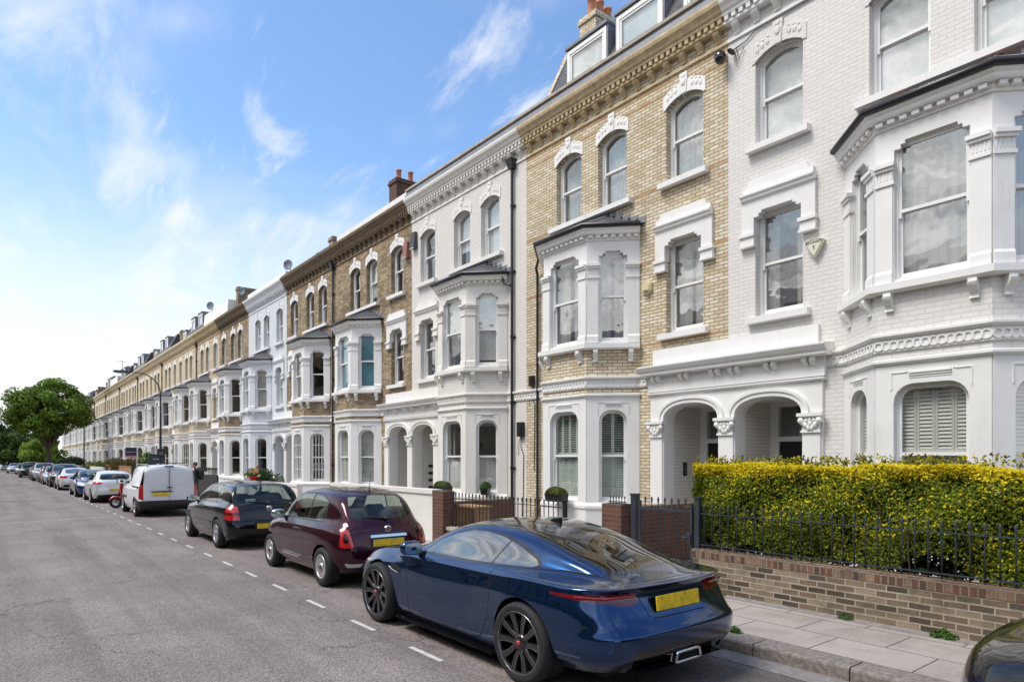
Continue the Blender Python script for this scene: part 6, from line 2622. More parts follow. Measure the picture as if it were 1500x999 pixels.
SF = dict(dlo=[(.92, 1.0), (.55, 1.20), (.25, 1.32), (0, 1.345), (-.5, 1.325), (-1.0, 1.22), (-1.32, 1.08), (-1.28, 1.035)], pillars=[(.0, .05, .02), (-.85, .3, .015)],
          ws=[(-.06, 1.06), (.58, 1.03), (.70, 1.05), (.64, 1.18), (.54, 1.33), (.3, 1.385), (-.06, 1.40)], bk=[(-.06, 1.11), (.45, 1.10), (.52, 1.14), (.48, 1.30), (-.06, 1.345)], byz=(.1, -.9, 1.06),
          tail=[(.50, .80), (.98, .83), (1.0, .92), (.55, .92)], head=[(1.72, .66), (2.2, .62), (2.2, .70), (1.68, .80)],
          doors=[[(.92, .95), (.85, .45), (.75, .27), (0, .27), (-.02, .95), (-.05, 1.5), (.4, 1.5)], [(0, .27), (-.85, .27), (-1.1, .7), (-1.2, 1.0), (-.9, 1.5), (0, 1.5)]], mir=(.80, 1.0), plz=.66)
SUV = dict(HATCH)
SUV.update(W=1.87, H=1.66, nose=2.24, tail=-2.2, rail=.68, low=(.26, .40, .62, .84),
           centre=[(2.2, .92), (1.95, .99), (1.5, 1.06), (1.15, 1.12), (1.0, 1.17), (.72, 1.35), (.45, 1.52), (.15, 1.63), (-.3, 1.66), (-1.2, 1.64), (-1.6, 1.60), (-1.8, 1.52), (-1.95, 1.30), (-2.08, 1.14), (-2.15, 1.08)],
           belt=[(2.2, .94), (1.3, 1.04), (.9, 1.07), (0, 1.09), (-1.2, 1.12), (-2.1, 1.12)],
           nose_z=[.26, .40, .60, .76, .86, .90, .925, .95, .965],
           side=[(1.5, 'h'), (1.15, 'h'), (.86, 'c'), (.58, 'c'), (.28, 'c'), (-.1, 'c'), (-.6, 'c'), (-1.1, 'c'), (-1.55, 'c'), (-1.80, 'c'), (-1.95, 'c')],
           rear_y=[.12, .02, 0, .02, .03, .06, .09, .12, .14], rear_z=[.30, .44, .62, .84, 1.02, 1.08, 1.13, 1.16, 1.175], rear_x=[.78, .87, .90, .89, .86, .75, .60, .33, 0])
VF = dict(dlo=[(.84, 1.12), (.52, 1.34), (.25, 1.50), (.05, 1.54), (-.6, 1.545), (-1.3, 1.52), (-1.58, 1.30), (-1.55, 1.17)], pillars=[(.0, .05, .022), (-.85, .08, .022)],
          ws=[(-.06, 1.20), (.60, 1.17), (.70, 1.19), (.66, 1.35), (.56, 1.53), (.3, 1.60), (-.06, 1.62)], bk=[(-.06, 1.19), (.58, 1.18), (.63, 1.22), (.58, 1.42), (.52, 1.50), (-.06, 1.53)], byz=(.1, -1.65, 1.14),
          tail=[(.60, .92), (.98, .92), (1.0, 1.08), (.66, 1.08)], head=[(1.80, .82), (2.1, .80), (2.1, .87), (1.78, .90)],
          doors=[[(.84, 1.05), (.8, .5), (.7, .32), (0, .32), (-.02, .95), (-.05, 1.7), (.4, 1.7)], [(0, .32), (-.75, .32), (-1.0, .8), (-1.1, 1.1), (-.9, 1.7), (0, 1.7)]], mir=(.74, 1.16), plz=.74)
# ------------------------------------------------------------------ parked cars
def park(o, x, y, s, rz=0.):
    o.location = (x, y, 0)
    o.scale = s if isinstance(s, tuple) else (s, s, s)
    o.rotation_euler = (0, 0, rz)
    return o


CG = 'cars parked along the kerb'
park(blue_coupe(), 4.66, 5.93, (1.06, 1.075, 1.03))['group'] = CG
park(small_hatch(), 4.84, 11.12, (1.06, 1.065, 1.02))['group'] = CG
park(black_hatch(), 4.78, 17.02, (1.06, 1.09, 1.03))['group'] = CG
park(white_van(), 4.69, 27.2, (1.06, 1.0, 1.0))['group'] = CG
far = [
    # builder args: name, label, base, paint, features, Y, facing us?, x shift
    ('hatchback', 'white hatchback with red tail lights, parked just beyond the white van', HATCH, (.72, .73, .74), HF, 36.6, False, 0, 'five'),
    ('saloon_car', 'dark blue saloon facing the camera behind the white hatchback', SALOON, (.012, .035, .14), SF, 42.4, True, 0, 'five'),
    ('saloon_car', 'white saloon car seen from behind, between the dark blue saloon and the tall dark one', SALOON, (.72, .73, .74), SF, 52.0, False, 0, 'five'),
    ('tall_car', 'tall dark grey car standing beyond the white saloon', SUV, (.03, .032, .036), VF, 57.8, True, 0, 'five'),
    ('hatchback', 'pale silver-blue hatchback facing the camera, half hidden far down the row', HATCH, (.42, .46, .52), HF, 63.4, True, -.1, 'trim'),
    ('hatchback', 'small red car far down the parked row', HATCH, (.33, .02, .02), HF, 68.6, False, 0, 'trim'),
    ('tall_car', 'silver tall car beyond the small red one', SUV, (.45, .46, .47), VF, 74.0, True, -.1, 'five'),
    ('hatchback', 'black hatchback beyond the silver tall car', HATCH, (.012, .012, .013), HF, 80.2, False, 0, 'trim'),
    ('tall_car', 'dark green tall car far down the row, sticking out into the road', SUV, (.010, .030, .030), VF, 88.5, True, -.35, 'five'),
    ('saloon_car', 'charcoal saloon beyond the dark green tall car', SALOON, (.02, .021, .024), SF, 97.0, True, 0, 'trim'),
    ('hatchback', 'light grey hatchback near the far end of the parked row', HATCH, (.36, .39, .41), HF, 105.5, True, 0, 'trim'),
    ('saloon_car', 'pale lilac-grey saloon, last but one in the far row', SALOON, (.38, .38, .45), SF, 116.0, True, -.4, 'trim'),
    ('hatchback', 'white hatchback at the very end of the parked row', HATCH, (.72, .73, .74), HF, 130.0, True, -1.0, 'trim'),
]
for (nm, lab, q, col, ft, y, flip, dx, wh) in far:
    wb = (1.3, -1.3) if q is not SALOON else (1.42, -1.42)
    o = common_car(nm, lab, q, col, ft, wh, wb=wb, rw=.32 if q is not SUV else .35)
    park(o, 4.5 + drift(y) - .05 + dx, y, (1.05, 1.05, 1.0), math.pi if flip else 0.)
    o['group'] = CG
o = common_car('tall_car', 'glossy black car cut off by the right edge, only its front corner in view', SUV, (.006, .006, .008), dict(VF, head=[(8, 8), (8.1, 8), (8.1, 8.1)]), 'five', glass=CARGLT, wb=(1.3, -1.3), rw=.35)
park(o, 4.76, -.96, (1.06, 1.04, 1.10))
o['group'] = CG


# ------------------------------------------------------------------ red scooter
def scooter():
    t = thing('motor_scooter', 'red motor scooter parked nose out between the white van and the white hatchback', 'scooter', (4.4, 30.6, 0), R(75))
    RED = paint('scooter_red', (.38, .012, .02), 0, .3, False)
    for y, nme in ((.64, 'wheel'), (-.62, 'wheel')):
        m = MB()
        m.lathe([(.13, -.045), (.20, -.055), (.235, -.035), (.24, 0), (.235, .035), (.20, .055), (.13, .045)], 'x', (0, 0, 0), 28)
        w = m.build('wheel', RUBBER, t, (0, y, .24))
        m = MB()
        m.lathe([(.135, -.04), (.12, -.02), (.03, -.03), (0, -.03)], 'x', seg=20)
        m.lathe([(.135, .04), (.12, .02), (.03, .03), (0, .03)], 'x', seg=20)
        m.build('rim', ALLOY, w)
    m = MB()
    for k in range(9):
        a0, a1 = R(20 + 15 * k), R(35 + 15 * k)
        for r0 in (.265,):
            p = [(sx * .07, .64 + r0 * math.cos(a), .24 + r0 * math.sin(a)) for a in (a0, a1) for sx in (-1, 1)]
            q = [(sx * .085, .64 + (r0 - .05) * math.cos(a), .24 + (r0 - .05) * math.sin(a)) for a in (a0, a1) for sx in (-1, 1)]
            m.add(p + q, [(0, 1, 3, 2), (0, 2, 6, 4), (1, 5, 7, 3)], True)
    m.build('front_mudguard', RED, t)
    m = MB()
    m.tube([(-.06, .64, .24), (-.06, .52, .62), (0, .44, .95)], .02, 8)
    m.tube([(.06, .64, .24), (.06, .52, .62), (0, .44, .95)], .02, 8)
    m.tube([(0, .44, .9), (0, .38, 1.08)], .03, 8)
    m.tube([(-.34, .30, 1.10), (-.15, .38, 1.08), (.15, .38, 1.08), (.34, .30, 1.10)], .016, 8)
    m.build('fork', BLKPL, t)
    m = MB()
    vs = []
    for z, wd, y in ((.32, .13, .33), (.5, .20, .40), (.75, .22, .43), (.95, .16, .42), (1.05, .11, .42)):
        for xx in (-1, -.6, 0, .6, 1):
            vs.append((xx * wd, y + .09 * (1 - xx * xx), z))
    fs = []
    for i in range(4):
        for j in range(4):
            fs.append((i * 5 + j, i * 5 + j + 1, i * 5 + 6 + j, i * 5 + 5 + j))
    m.add(vs, fs, True)
    m.add([(v[0], v[1] - .03, v[2]) for v in vs], fs, True)
    m.build('leg_shield', RED, t)
    m = MB()
    m.blob((0, .43, 1.10), (.13, .10, .09), 12, 8)
    m.m = 1
    m.blob((0, .50, 1.10), (.07, .05, .06), 12, 8)
    m.build('headlight', [RED, CLEARL], t)
    m = MB()
    m.hexa([(-.14, .38, .26), (.14, .38, .26), (.15, -.20, .26), (-.15, -.20, .26), (-.14, .38, .31), (.14, .38, .31), (.15, -.20, .31), (-.15, -.20, .31)])
    m.blob((0, -.48, .52), (.19, .42, .22), 16, 10, .8)
    m.build('body', RED, t)
    m = MB()
    m.blob((0, -.38, .76), (.14, .40, .07), 14, 8, .7)
    m.build('saddle', LEATHER, t)
    m = MB()
    m.bx(-.06, .06, -.93, -.88, .52, .60)
    m.build('tail_light', REDL, t)
    for sg in (-1, 1):
        m = MB()
        m.tube([(sg * .22, .36, 1.10), (sg * .30, .40, 1.30)], .008, 6)
        m.blob((sg * .30, .40, 1.33), (.06, .02, .045), 10, 6)
        m.build('mirror', BLKPL, t)


scooter()
# ------------------------------------------------------------------ foliage
def leaf_cloud(name, parent, pts, nrm, size, cols, seed=0, aspect=.55, jit=.7):
    """many small leaf blades; pts (n,3), cols (n,3) their own colour"""
    g = np.random.default_rng(seed)
    n = len(pts)
    pts = np.asarray(pts, float)
    d = g.normal(size=(n, 3))
    d /= np.linalg.norm(d, axis=1)[:, None]
    nr = np.asarray(nrm, float) + d * jit
    nr /= np.linalg.norm(nr, axis=1)[:, None] + 1e-9
    r = g.normal(size=(n, 3))
    a = np.cross(nr, r)
    a /= np.linalg.norm(a, axis=1)[:, None] + 1e-9
    b = np.cross(nr, a)
    s = size * g.uniform(.65, 1.3, n)[:, None]
    v = np.stack([pts - a * s, pts + b * s * aspect + nr * s * .18, pts + a * s, pts - b * s * aspect + nr * s * .18], axis=1).reshape(-1, 3)
    me = bpy.data.meshes.new(name)
    me.vertices.add(n * 4)
    me.vertices.foreach_set('co', v.ravel())
    # two triangles folded along the midrib
    me.loops.add(n * 6)
    base = np.arange(n)[:, None] * 4
    idx = (base + np.array([0, 1, 2, 0, 2, 3])[None, :]).ravel()
    me.loops.foreach_set('vertex_index', idx.astype(np.int32))
    me.polygons.add(n * 2)
    me.polygons.foreach_set('loop_start', (np.arange(n * 2) * 3).astype(np.int32))
    me.polygons.foreach_set('loop_total', np.full(n * 2, 3, dtype=np.int32))
    at = me.color_attributes.new('leaf', 'FLOAT_COLOR', 'POINT')
    c = np.concatenate([np.repeat(np.asarray(cols, float), 4, axis=0), np.ones((n * 4, 1))], axis=1)
    at.data.foreach_set('color', c.ravel().astype(np.float32))
    me.update()
    me.validate()
    me.materials.append(LEAF)
    o = bpy.data.objects.new(name, me)
    COL.objects.link(o)
    if parent is not None:
        o.parent = parent
    return o


def mixc(a, b, t):
    return np.asarray(a)[None, :] * (1 - t[:, None]) + np.asarray(b)[None, :] * t[:, None]


def hedge():
    t = thing('privet_hedge', 'clipped golden-leaved hedge behind the black railings of the near white house', 'hedge', (8.45, 2.47, .12))
    g = np.random.default_rng(4)
    n = 130000
    x0, x1, y0, y1, z0, z1 = -.42, .42, -4.2, 3.42, .62, 1.80
    # most leaves near the surface of the clipped block, lower skirt thinner and ragged
    P, Nn = [], []
    k = n
    u = g.random((k, 6))
    face = g.random(k)
    y = y0 + (y1 - y0) * u[:, 0]
    top = z1 + .022 * np.sin(y * 3.1) + .016 * np.sin(y * 7.7 + 1)
    bot = z0 + .12 * np.sin(y * 2.3 + .7) + .10 * np.sin(y * 5.9)
    z = bot + (top - bot) * u[:, 1]
    x = np.where(face < .50, x0, np.where(face < .62, x1, x0 + (x1 - x0) * u[:, 2]))
    ontop = (face >= .62) & (face < .90)
    z = np.where(ontop, top, z)
    y = np.where((face >= .90), y1, y)
    depth = np.abs(g.normal(size=k)) * .075
    bumpx = .05 * np.sin(y * 4.3 + z * 6) + .03 * np.sin(y * 11 - z * 9)
    nx = np.where(face < .50, -1., np.where(face < .62, 1., 0))
    nz = np.where(ontop, 1., 0.)
    ny = np.where(face >= .90, 1., 0.)
    x = x - nx * depth + nx * bumpx
    z = z - nz * depth
    y = y - ny * depth
    keep = g.random(k) < np.where(z < bot + .22, .55, 1.0)
    pts = np.stack([x, y, z], 1)[keep]
    nn = np.stack([nx, ny, nz + .25], 1)[keep]
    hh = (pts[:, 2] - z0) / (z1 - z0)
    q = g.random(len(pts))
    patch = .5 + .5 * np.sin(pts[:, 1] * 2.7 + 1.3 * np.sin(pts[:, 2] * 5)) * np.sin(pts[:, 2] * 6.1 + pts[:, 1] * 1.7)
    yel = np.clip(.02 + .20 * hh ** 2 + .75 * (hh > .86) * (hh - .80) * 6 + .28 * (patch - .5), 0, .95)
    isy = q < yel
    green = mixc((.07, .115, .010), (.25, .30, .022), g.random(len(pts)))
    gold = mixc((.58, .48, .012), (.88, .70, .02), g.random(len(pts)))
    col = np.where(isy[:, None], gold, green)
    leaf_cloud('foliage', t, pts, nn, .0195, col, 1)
    # sprigs standing up from the clipped top
    sp, sn, sc = [], [], []
    for i in range(420):
        yy = g.uniform(y0, y1)
        xx = g.uniform(x0, x1)
        h = g.uniform(.03, .15)
        tilt = g.normal(size=2) * .25
        for j in range(int(5 + h * 45)):
            f = g.random()
            sp.append((xx + tilt[0] * h * f + g.normal() * .012, yy + tilt[1] * h * f + g.normal() * .012, z1 + h * f))
            sn.append((g.normal(), g.normal(), .4))
            sc.append(np.array((.48, .42, .02)) * g.uniform(.6, 1.5) if g.random() < .55 else np.array((.07, .10, .012)))
    leaf_cloud('new_shoots', t, sp, sn, .021, sc, 2)
    # dark inner twigs and stems
    m = MB()
    hr = random.Random(5)
    for i in range(34):
        yy = y0 + (y1 - y0) * (i + hr.random()) / 34
        xx = hr.uniform(-.2, .2)
        for j in range(4):
            a, b = hr.uniform(-.3, .3), hr.uniform(-.3, .3)
            m.tube([(xx, yy, 0), (xx + a * .3, yy + b * .4, .35), (xx + a, yy + b, .8), (xx + a * 1.2, yy + b * 1.3, 1.4)], [.018, .014, .01, .004], 5)
    m.build('stems', BARK, t)
    # dense dark heart of twiggy growth
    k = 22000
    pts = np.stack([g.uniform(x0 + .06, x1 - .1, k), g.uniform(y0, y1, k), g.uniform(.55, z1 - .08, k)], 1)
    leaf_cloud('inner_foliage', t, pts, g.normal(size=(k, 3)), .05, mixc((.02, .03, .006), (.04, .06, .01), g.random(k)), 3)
    return t


hedge()


def bush(name, label, loc, rad, n, size, c0, c1, cat='shrub', group=None, seed=1, flowers=None, squash=1.):
    t = thing(name, label, cat, loc, 0, group)
    g = np.random.default_rng(seed)
    nl = 14
    cen = g.normal(size=(nl, 3)) * np.array(rad) * .38
    cen[:, 2] = np.abs(cen[:, 2]) * .6 + rad[2] * .75
    which = g.integers(0, nl, n)
    d = g.normal(size=(n, 3))
    d /= np.linalg.norm(d, axis=1)[:, None]
    rr = (1 - np.abs(g.normal(size=n)) * .2)[:, None]
    pts = cen[which] + d * rr * np.array(rad) * .52
    pts[:, 2] = np.maximum(pts[:, 2], .03)
    leaf_cloud('foliage', t, pts, d, size, mixc(c0, c1, g.random(n)), seed)
    m = MB()
    hr = random.Random(seed)
    for j in range(6):
        a, b = hr.uniform(-.5, .5) * rad[0], hr.uniform(-.5, .5) * rad[1]
        m.tube([(0, 0, 0), (a * .5, b * .5, rad[2] * .6), (a, b, rad[2] * 1.2)], [.02 * max(.4, rad[0]), .014 * max(.4, rad[0]), .005], 5)
    m.build('stem', BARK, t)
    if flowers:
        for (fx, fy, fz, fr_, col) in flowers:
            k = 60
            dd = g.normal(size=(k, 3))
            dd /= np.linalg.norm(dd, axis=1)[:, None]
            dd[:, 2] = np.abs(dd[:, 2])
            pp = np.array((fx, fy, fz)) + dd * fr_ * g.uniform(.4, 1, k)[:, None]
            leaf_cloud('blossom', t, pp, dd, fr_ * .55, mixc(np.array(col) * .8, np.array(col), g.random(k)), seed + 7, .8, .3)
    return t


def tree(name, label, loc, H, crown_r, trunk_h, n, leaf, c0, c1, seed=1, tr=.28, group=None, zr=.8, clumps=46):
    t = thing(name, label, 'tree', loc, 0, group)
    g = np.random.default_rng(seed)
    hr = random.Random(seed)
    cz = H - crown_r * zr
    m = MB()
    top = (hr.uniform(-.3, .3), hr.uniform(-.3, .3), trunk_h)
    m.tube([(0, 0, -.1), (.02, .03, .5), (top[0] * .5, top[1] * .5, trunk_h * .6), top], [tr * 1.35, tr, tr * .85, tr * .75], 10)
    m.build('trunk', BARK, t)
    cen = []
    for i in range(clumps):
        d = g.normal(size=3)
        d /= np.linalg.norm(d)
        r = crown_r * (.45 + .5 * g.random() ** .6)
        cen.append((d[0] * r, d[1] * r, cz + d[2] * r * zr))
    m = MB()
    for i in range(0, clumps, 2):
        c = cen[i]
        mid = (c[0] * .45 + top[0] * .4, c[1] * .45 + top[1] * .4, trunk_h + (c[2] - trunk_h) * .45 + .3)
        m.tube([top, mid, c], [tr * .42, tr * .22, tr * .05], 6)
    m.build('limbs', BARK, t)
    cen = np.array(cen)
    wr = crown_r * g.uniform(.20, .36, clumps)
    bright = g.uniform(.55, 1.25, clumps)
    which = g.integers(0, clumps, n)
    d = g.normal(size=(n, 3))
    d /= np.linalg.norm(d, axis=1)[:, None]
    d[:, 2] *= .75
    pts = cen[which] + d * (wr[which] * (1 - np.abs(g.normal(size=n)) * .22))[:, None]
    col = mixc(c0, c1, g.random(n)) * bright[which][:, None]
    leaf_cloud('crown', t, pts, d + np.array((0, 0, .4)), leaf, col, seed)
    return t


TGp = 'trees at the far end of the street'
tree('street_tree', 'big broad-crowned green tree on the pavement far down the street', (4.9, 95, .1), 11.2, 4.05, 2.9, 20000, .19, (.06, .13, .015), (.25, .36, .04), 3, .30, TGp, .84, 84)
tree('street_tree', 'dark tree at the left edge beyond the big broad tree', (-4.2, 150, 0), 12, 5.5, 3.0, 7000, .32, (.02, .045, .012), (.06, .10, .02), 5, .3, TGp, .9, 40)
tree('street_tree', 'low bright green tree behind the trunk of the big broad tree', (5.6, 118, 0), 5.2, 2.9, 1.5, 5000, .2, (.09, .17, .015), (.24, .36, .04), 6, .16, TGp, .75, 34)
tree('street_tree', 'small green tree between the big broad tree and the far end', (1.9, 128, 0), 6.4, 3.0, 1.6, 4500, .24, (.03, .07, .015), (.10, .17, .03), 8, .18, TGp, .9, 34)
tree('street_tree', 'dark evergreen tree closing the far end of the street', (-2.5, 205, 0), 13, 7.0, 3.0, 6000, .4, (.015, .04, .012), (.05, .085, .02), 9, .35, TGp, .9, 40)
tree('street_tree', 'hazy tree behind the evergreen at the far end', (7, 230, 0), 12, 7.0, 3.0, 5000, .45, (.03, .06, .02), (.08, .12, .03), 10, .35, TGp, .9, 40)

SGp = 'shrubs in the front gardens down the street'
bush('clipped_shrub', 'rounded dark evergreen shrub right of the big tree trunk', (7.9, 104, .1), (1.7, 1.7, 1.5), 3500, .14, (.015, .035, .012), (.04, .075, .02), 'shrub', SGp, 11)
bush('garden_shrub', 'low yellow-green shrub beyond the wooden garden fence', (8.8, 84, .1), (1.4, 1.8, 1.1), 2500, .12, (.06, .10, .015), (.16, .20, .03), 'shrub', SGp, 12)
bush('garden_shrub', 'mid green rounded shrub in front of the distant white bays', (8.8, 74, .1), (1.2, 1.5, 1.15), 2500, .11, (.03, .07, .015), (.09, .15, .03), 'shrub', SGp, 13)
bush('garden_shrub', 'reddish brown leafy shrub above the wooden garden fence', (8.6, 63, .3), (1.1, 1.3, 1.15), 3200, .085, (.09, .06, .03), (.20, .17, .06), 'shrub', SGp, 14)
bush('young_tree', 'thin young tree with a few bright green sprays beside the agents board', (8.4, 52.5, .1), (.55, .6, 1.5), 420, .13, (.05, .11, .02), (.12, .20, .03), 'sapling', None, 15)
YE, OR_, RE, PK = (.75, .52, .05), (.78, .30, .10), (.62, .03, .03), (.75, .45, .35)
bush('rose_bush', 'rose bush with yellow, orange and red blooms behind the cream garden wall', (8.6, 27.4, .35), (.62, .78, .80), 2600, .05, (.015, .05, .012), (.06, .12, .025), 'rose bush', None, 16,
     [(-.5, .62, .98, .10, YE), (-.5, .3, .82, .11, OR_), (-.45, .05, 1.12, .08, PK), (-.5, -.35, .86, .12, RE), (-.4, -.30, 1.1, .10, YE), (-.35, -.55, .95, .07, PK), (-.3, .45, 1.2, .07, YE), (-.55, .1, .55, .10, OR_), (-.3, -.25, 1.3, .06, RE)])

# window boxes
PGp = 'planters on the ground floor window sills'
for (lab, x, y, rz, w, c0, c1, sd) in (
        ('black window box with a clipped green shrub in front of the sage shutters', 10.35, 11.42, 0, .62, (.05, .08, .02), (.16, .17, .04), 21),
        ('window box of trailing green plants under the front bay window of the cream house', 10.42, 16.55, 0, .80, (.04, .08, .02), (.14, .17, .05), 22),
        ('window box of dense green plants under the canted bay window of the cream house', 10.85, 14.95, R(-45), .62, (.03, .07, .02), (.09, .14, .04), 23)):
    t = thing('window_planter', lab, 'planter', (x, y, .995), rz, PGp)
    m = MB()
    m.hexa([(-.09, -w / 2 + .02, 0), (.09, -w / 2 + .02, 0), (.09, w / 2 - .02, 0), (-.09, w / 2 - .02, 0), (-.11, -w / 2, .19), (.11, -w / 2, .19), (.11, w / 2, .19), (-.11, w / 2, .19)])
    m.build('trough', WBOX, t)
    g = np.random.default_rng(sd)
    k = 1500
    d = g.normal(size=(k, 3))
    d /= np.linalg.norm(d, axis=1)[:, None]
    d[:, 2] = np.abs(d[:, 2])
    pts = d * np.array((.15, w / 2 + .02, .16)) * g.uniform(.7, 1.1, k)[:, None] + np.array((0, 0, .18))
    leaf_cloud('foliage', t, pts, d, .024, mixc(c0, c1, g.random(k)), sd)

# weeds at the foot of the brick wall
for (lab, x, y, s, sd) in (('tuft of weeds at the foot of the brick wall near the right edge', 7.76, 2.55, 1.0, 31),
                           ('small weed in the pavement joint under the middle of the brick wall', 7.76, 3.55, .7, 32),
                           ('small weed by the kerb behind the blue coupe', 6.25, 4.05, .75, 33),
                           ('tiny weed at the end of the brick wall', 7.77, 5.2, .5, 34)):
    g = np.random.default_rng(sd)
    k = 220
    a = g.uniform(0, 6.28, k)
    r = g.random(k) ** .7 * .10 * s
    pts = np.stack([r * np.cos(a) * .7, r * np.sin(a) * 1.4, g.random(k) * .09 * s * (1.2 - r / (.12 * s))], 1)
    o = leaf_cloud('weed', None, pts, np.stack([np.cos(a), np.sin(a), np.full(k, .9)], 1), .022 * s, mixc((.03, .09, .015), (.10, .19, .03), g.random(k)), sd)
    o.location = (x, y, .13)
    tag(o, lab, 'weed', 'weeds along the pavement')


# ------------------------------------------------------------------ garden walls, railings, gates
def wall_thing(name, label, x0, x1, y0, y1, z1, mat, cope=None, cmat=None, cat='wall', group='front garden walls', over=.02, ch=.12):
    t = thing(name, label, cat, ((x0 + x1) / 2, (y0 + y1) / 2, 0), 0, group)
    hx, hy = (x1 - x0) / 2, (y1 - y0) / 2
    m = MB()
    m.bx(-hx, hx, -hy, hy, 0, z1 - (ch if cope else 0))
    m.build('wall_body', mat, t)
    if cope:
        m = MB()
        m.bx(-hx - over, hx + over, -hy - .002, hy + .002, z1 - ch, z1)
        m.build('coping', cmat, t)
    return t


def share(me, name, parent, loc):
    o = bpy.data.objects.new(name, me)
    COL.objects.link(o)
    o.parent = parent
    o.location = loc
    return o


def bar_mesh(h, r, spear=True, hgt=.10):
    m = MB()
    m.lathe([(0, 0), (r, 0), (r, h), (r * .8, h + .005)], 'z', seg=8)
    if spear:
        m.lathe([(r * .8, h), (r * 1.9, h + .012), (r * 1.2, h + .024), (r * 2.1, h + hgt * .5), (r * 1.3, h + hgt * .8), (0, h + hgt)], 'z', seg=8)
    return m


def railing(name, label, x, y0, y1, zb, zr0, zr1, step, mat, spear=True, r=.009, cat='railing', posts=(), tip=.09, group=None):
    t = thing(name, label, cat, (x, y0, 0), 0, group)
    L = y1 - y0
    for z in (zr0, zr1):
        m = MB()
        m.bx(-.02, .02, 0, L, z - .006, z + .006)
        m.build('rail', mat, t)
    me = bar_mesh(zr1 - zb + (.05 if spear else 0), r, spear, tip).mesh('bar', mat)
    n = int(L / step)
    for i in range(n):
        share(me, 'bar', t, (0, (i + .5) * L / n, zb))
    for py, ph, pw in posts:
        m = MB()
        m.bx(-pw / 2, pw / 2, py - y0 - pw / 2, py - y0 + pw / 2, 0, ph)
        m.bx(-pw / 2 - .012, pw / 2 + .012, py - y0 - pw / 2 - .012, py - y0 + pw / 2 + .012, ph, ph + .02)
        m.build('post', mat, t)
    return t


wall_thing('garden_wall', 'weathered stock brick wall with red brick-on-edge coping under the black railings and hedge', 7.80, 8.02, -3.5, 5.72, .72, BR_WALL, True, BR_COPE, over=.006, ch=.118)
m = MB()
m.add([(7.70, -3.5, .131), (7.795, -3.5, .15), (7.795, 5.9, .15), (7.70, 5.9, .131), (7.795, -3.5, .131), (7.795, 5.9, .131)], [(0, 1, 2, 3)])
struct(m.build('mortar_fillet', CHAN))
railing('iron_railings', 'long dark grey iron railings on the weathered brick wall, in front of the golden hedge', 7.91, -3.4, 5.66, .72, .775, 1.215, .128, IRONG, True, .0095, posts=((5.70, 1.43, .075),))


def gate(name, label, x, y0, y1, zt, step, mat):
    t = thing(name, label, 'gate', (x, y0, 0))
    L = y1 - y0
    m = MB()
    for z in (.22, zt - .13):
        m.bx(-.02, .02, .01, L - .01, z - .018, z + .018)
    for yy in (.02, L - .02):
        m.bx(-.018, .018, yy - .018, yy + .018, .14, zt)
    m.build('frame', mat, t)
    me = bar_mesh(zt - .13 - .22 + .10, .009, True, .10).mesh('bar', mat)
    n = int(L / step)
    for i in range(1, n):
        share(me, 'bar', t, (0, i * L / n, .22))
    m = MB()
    m.bx(-.04, .04, .02, .10, .78, .92)
    m.tube([(-.07, .06, .86), (-.07, .15, .86)], .009, 6)
    m.build('latch', mat, t)
    return t


gate('garden_gate', 'dark grey iron gate with spear-headed bars between two square posts', 7.91, 5.79, 6.80, 1.36, .125, IRONG)
m = MB()
m.bx(-.05, .05, -.05, .05, 0, 1.43)
m.bx(-.06, .06, -.06, .06, 1.43, 1.455)
o = m.build('gate_post', IRONG, None, (7.91, 6.88, 0))
tag(o, 'thick square iron post on the hinge side of the grey spear-headed gate', 'gate post')
wall_thing('brick_pier', 'dark red brick pier beside the spear-headed iron gate', 7.72, 8.02, 7.0, 7.42, 1.28, BR_RED, group='brick piers')
t = railing('pier_spikes', 'short row of black iron spikes on top of the dark red brick pier', 7.87, 7.03, 7.40, 1.28, 1.285, 1.31, .055, IRON, True, .007, 'spikes', tip=.05)
wall_thing('path_wall', 'red brick wall between the two front paths, seen through the spear-headed gate', 8.03, 10.9, 7.46, 7.68, 1.18, BR_RED, True, BR_COPE, ch=.08)
# in front of the yellow house
wall_thing('garden_wall', 'low brick wall under the black railings of the yellow brick house', 7.82, 8.02, 8.5, 12.22, .50, BR_WALL, True, STONE, over=.03, ch=.07)
railing('iron_railings', 'black spear-topped railings in front of the yellow brick house, behind the blue coupe', 7.92, 8.5, 12.22, .50, .60, 1.13, .125, IRON, True, .009, posts=((8.5, 1.25, .05),), tip=.09)
wall_thing('brick_pier', 'mossy brown brick pier at the end of the white rendered wall', 7.76, 8.06, 12.3, 12.75, 1.28, BR_RED, group='brick piers')
wall_thing('divider_wall', 'dark brown brick wall dividing the gardens of the yellow and the cream house', 8.07, 10.9, 13.78, 13.98, .92, BR_RED, True, BR_RED, ch=.06)
m = MB()
m.bx(-.16, .16, -.16, .16, 0, .30)
wall_thing('rendered_wall', 'white rendered garden wall with a moulded coping in front of the cream house', 7.80, 8.0, 12.77, 18.6, 1.30, CREAM, True, CREAM, over=.035, ch=.10)
wall_thing('rendered_wall', 'cream rendered garden wall in front of the brown house with the blue blinds', 7.82, 8.0, 21.4, 25.6, 1.16, CREAM, True, CREAM, over=.03, ch=.08)
wall_thing('rendered_wall', 'white painted garden wall in front of the rose bush', 7.82, 8.0, 27.3, 31.0, 1.22, WHITE, True, WHITE, over=.03, ch=.08)
wall_thing('timber_fence', 'black stained timber fence with iron spikes beside the white van', 7.86, 7.94, 31.7, 35.6, 1.24, simple('black_stained_timber', (.03, .03, .03), .7, var=.4, vscale=8), cat='fence', group=None)
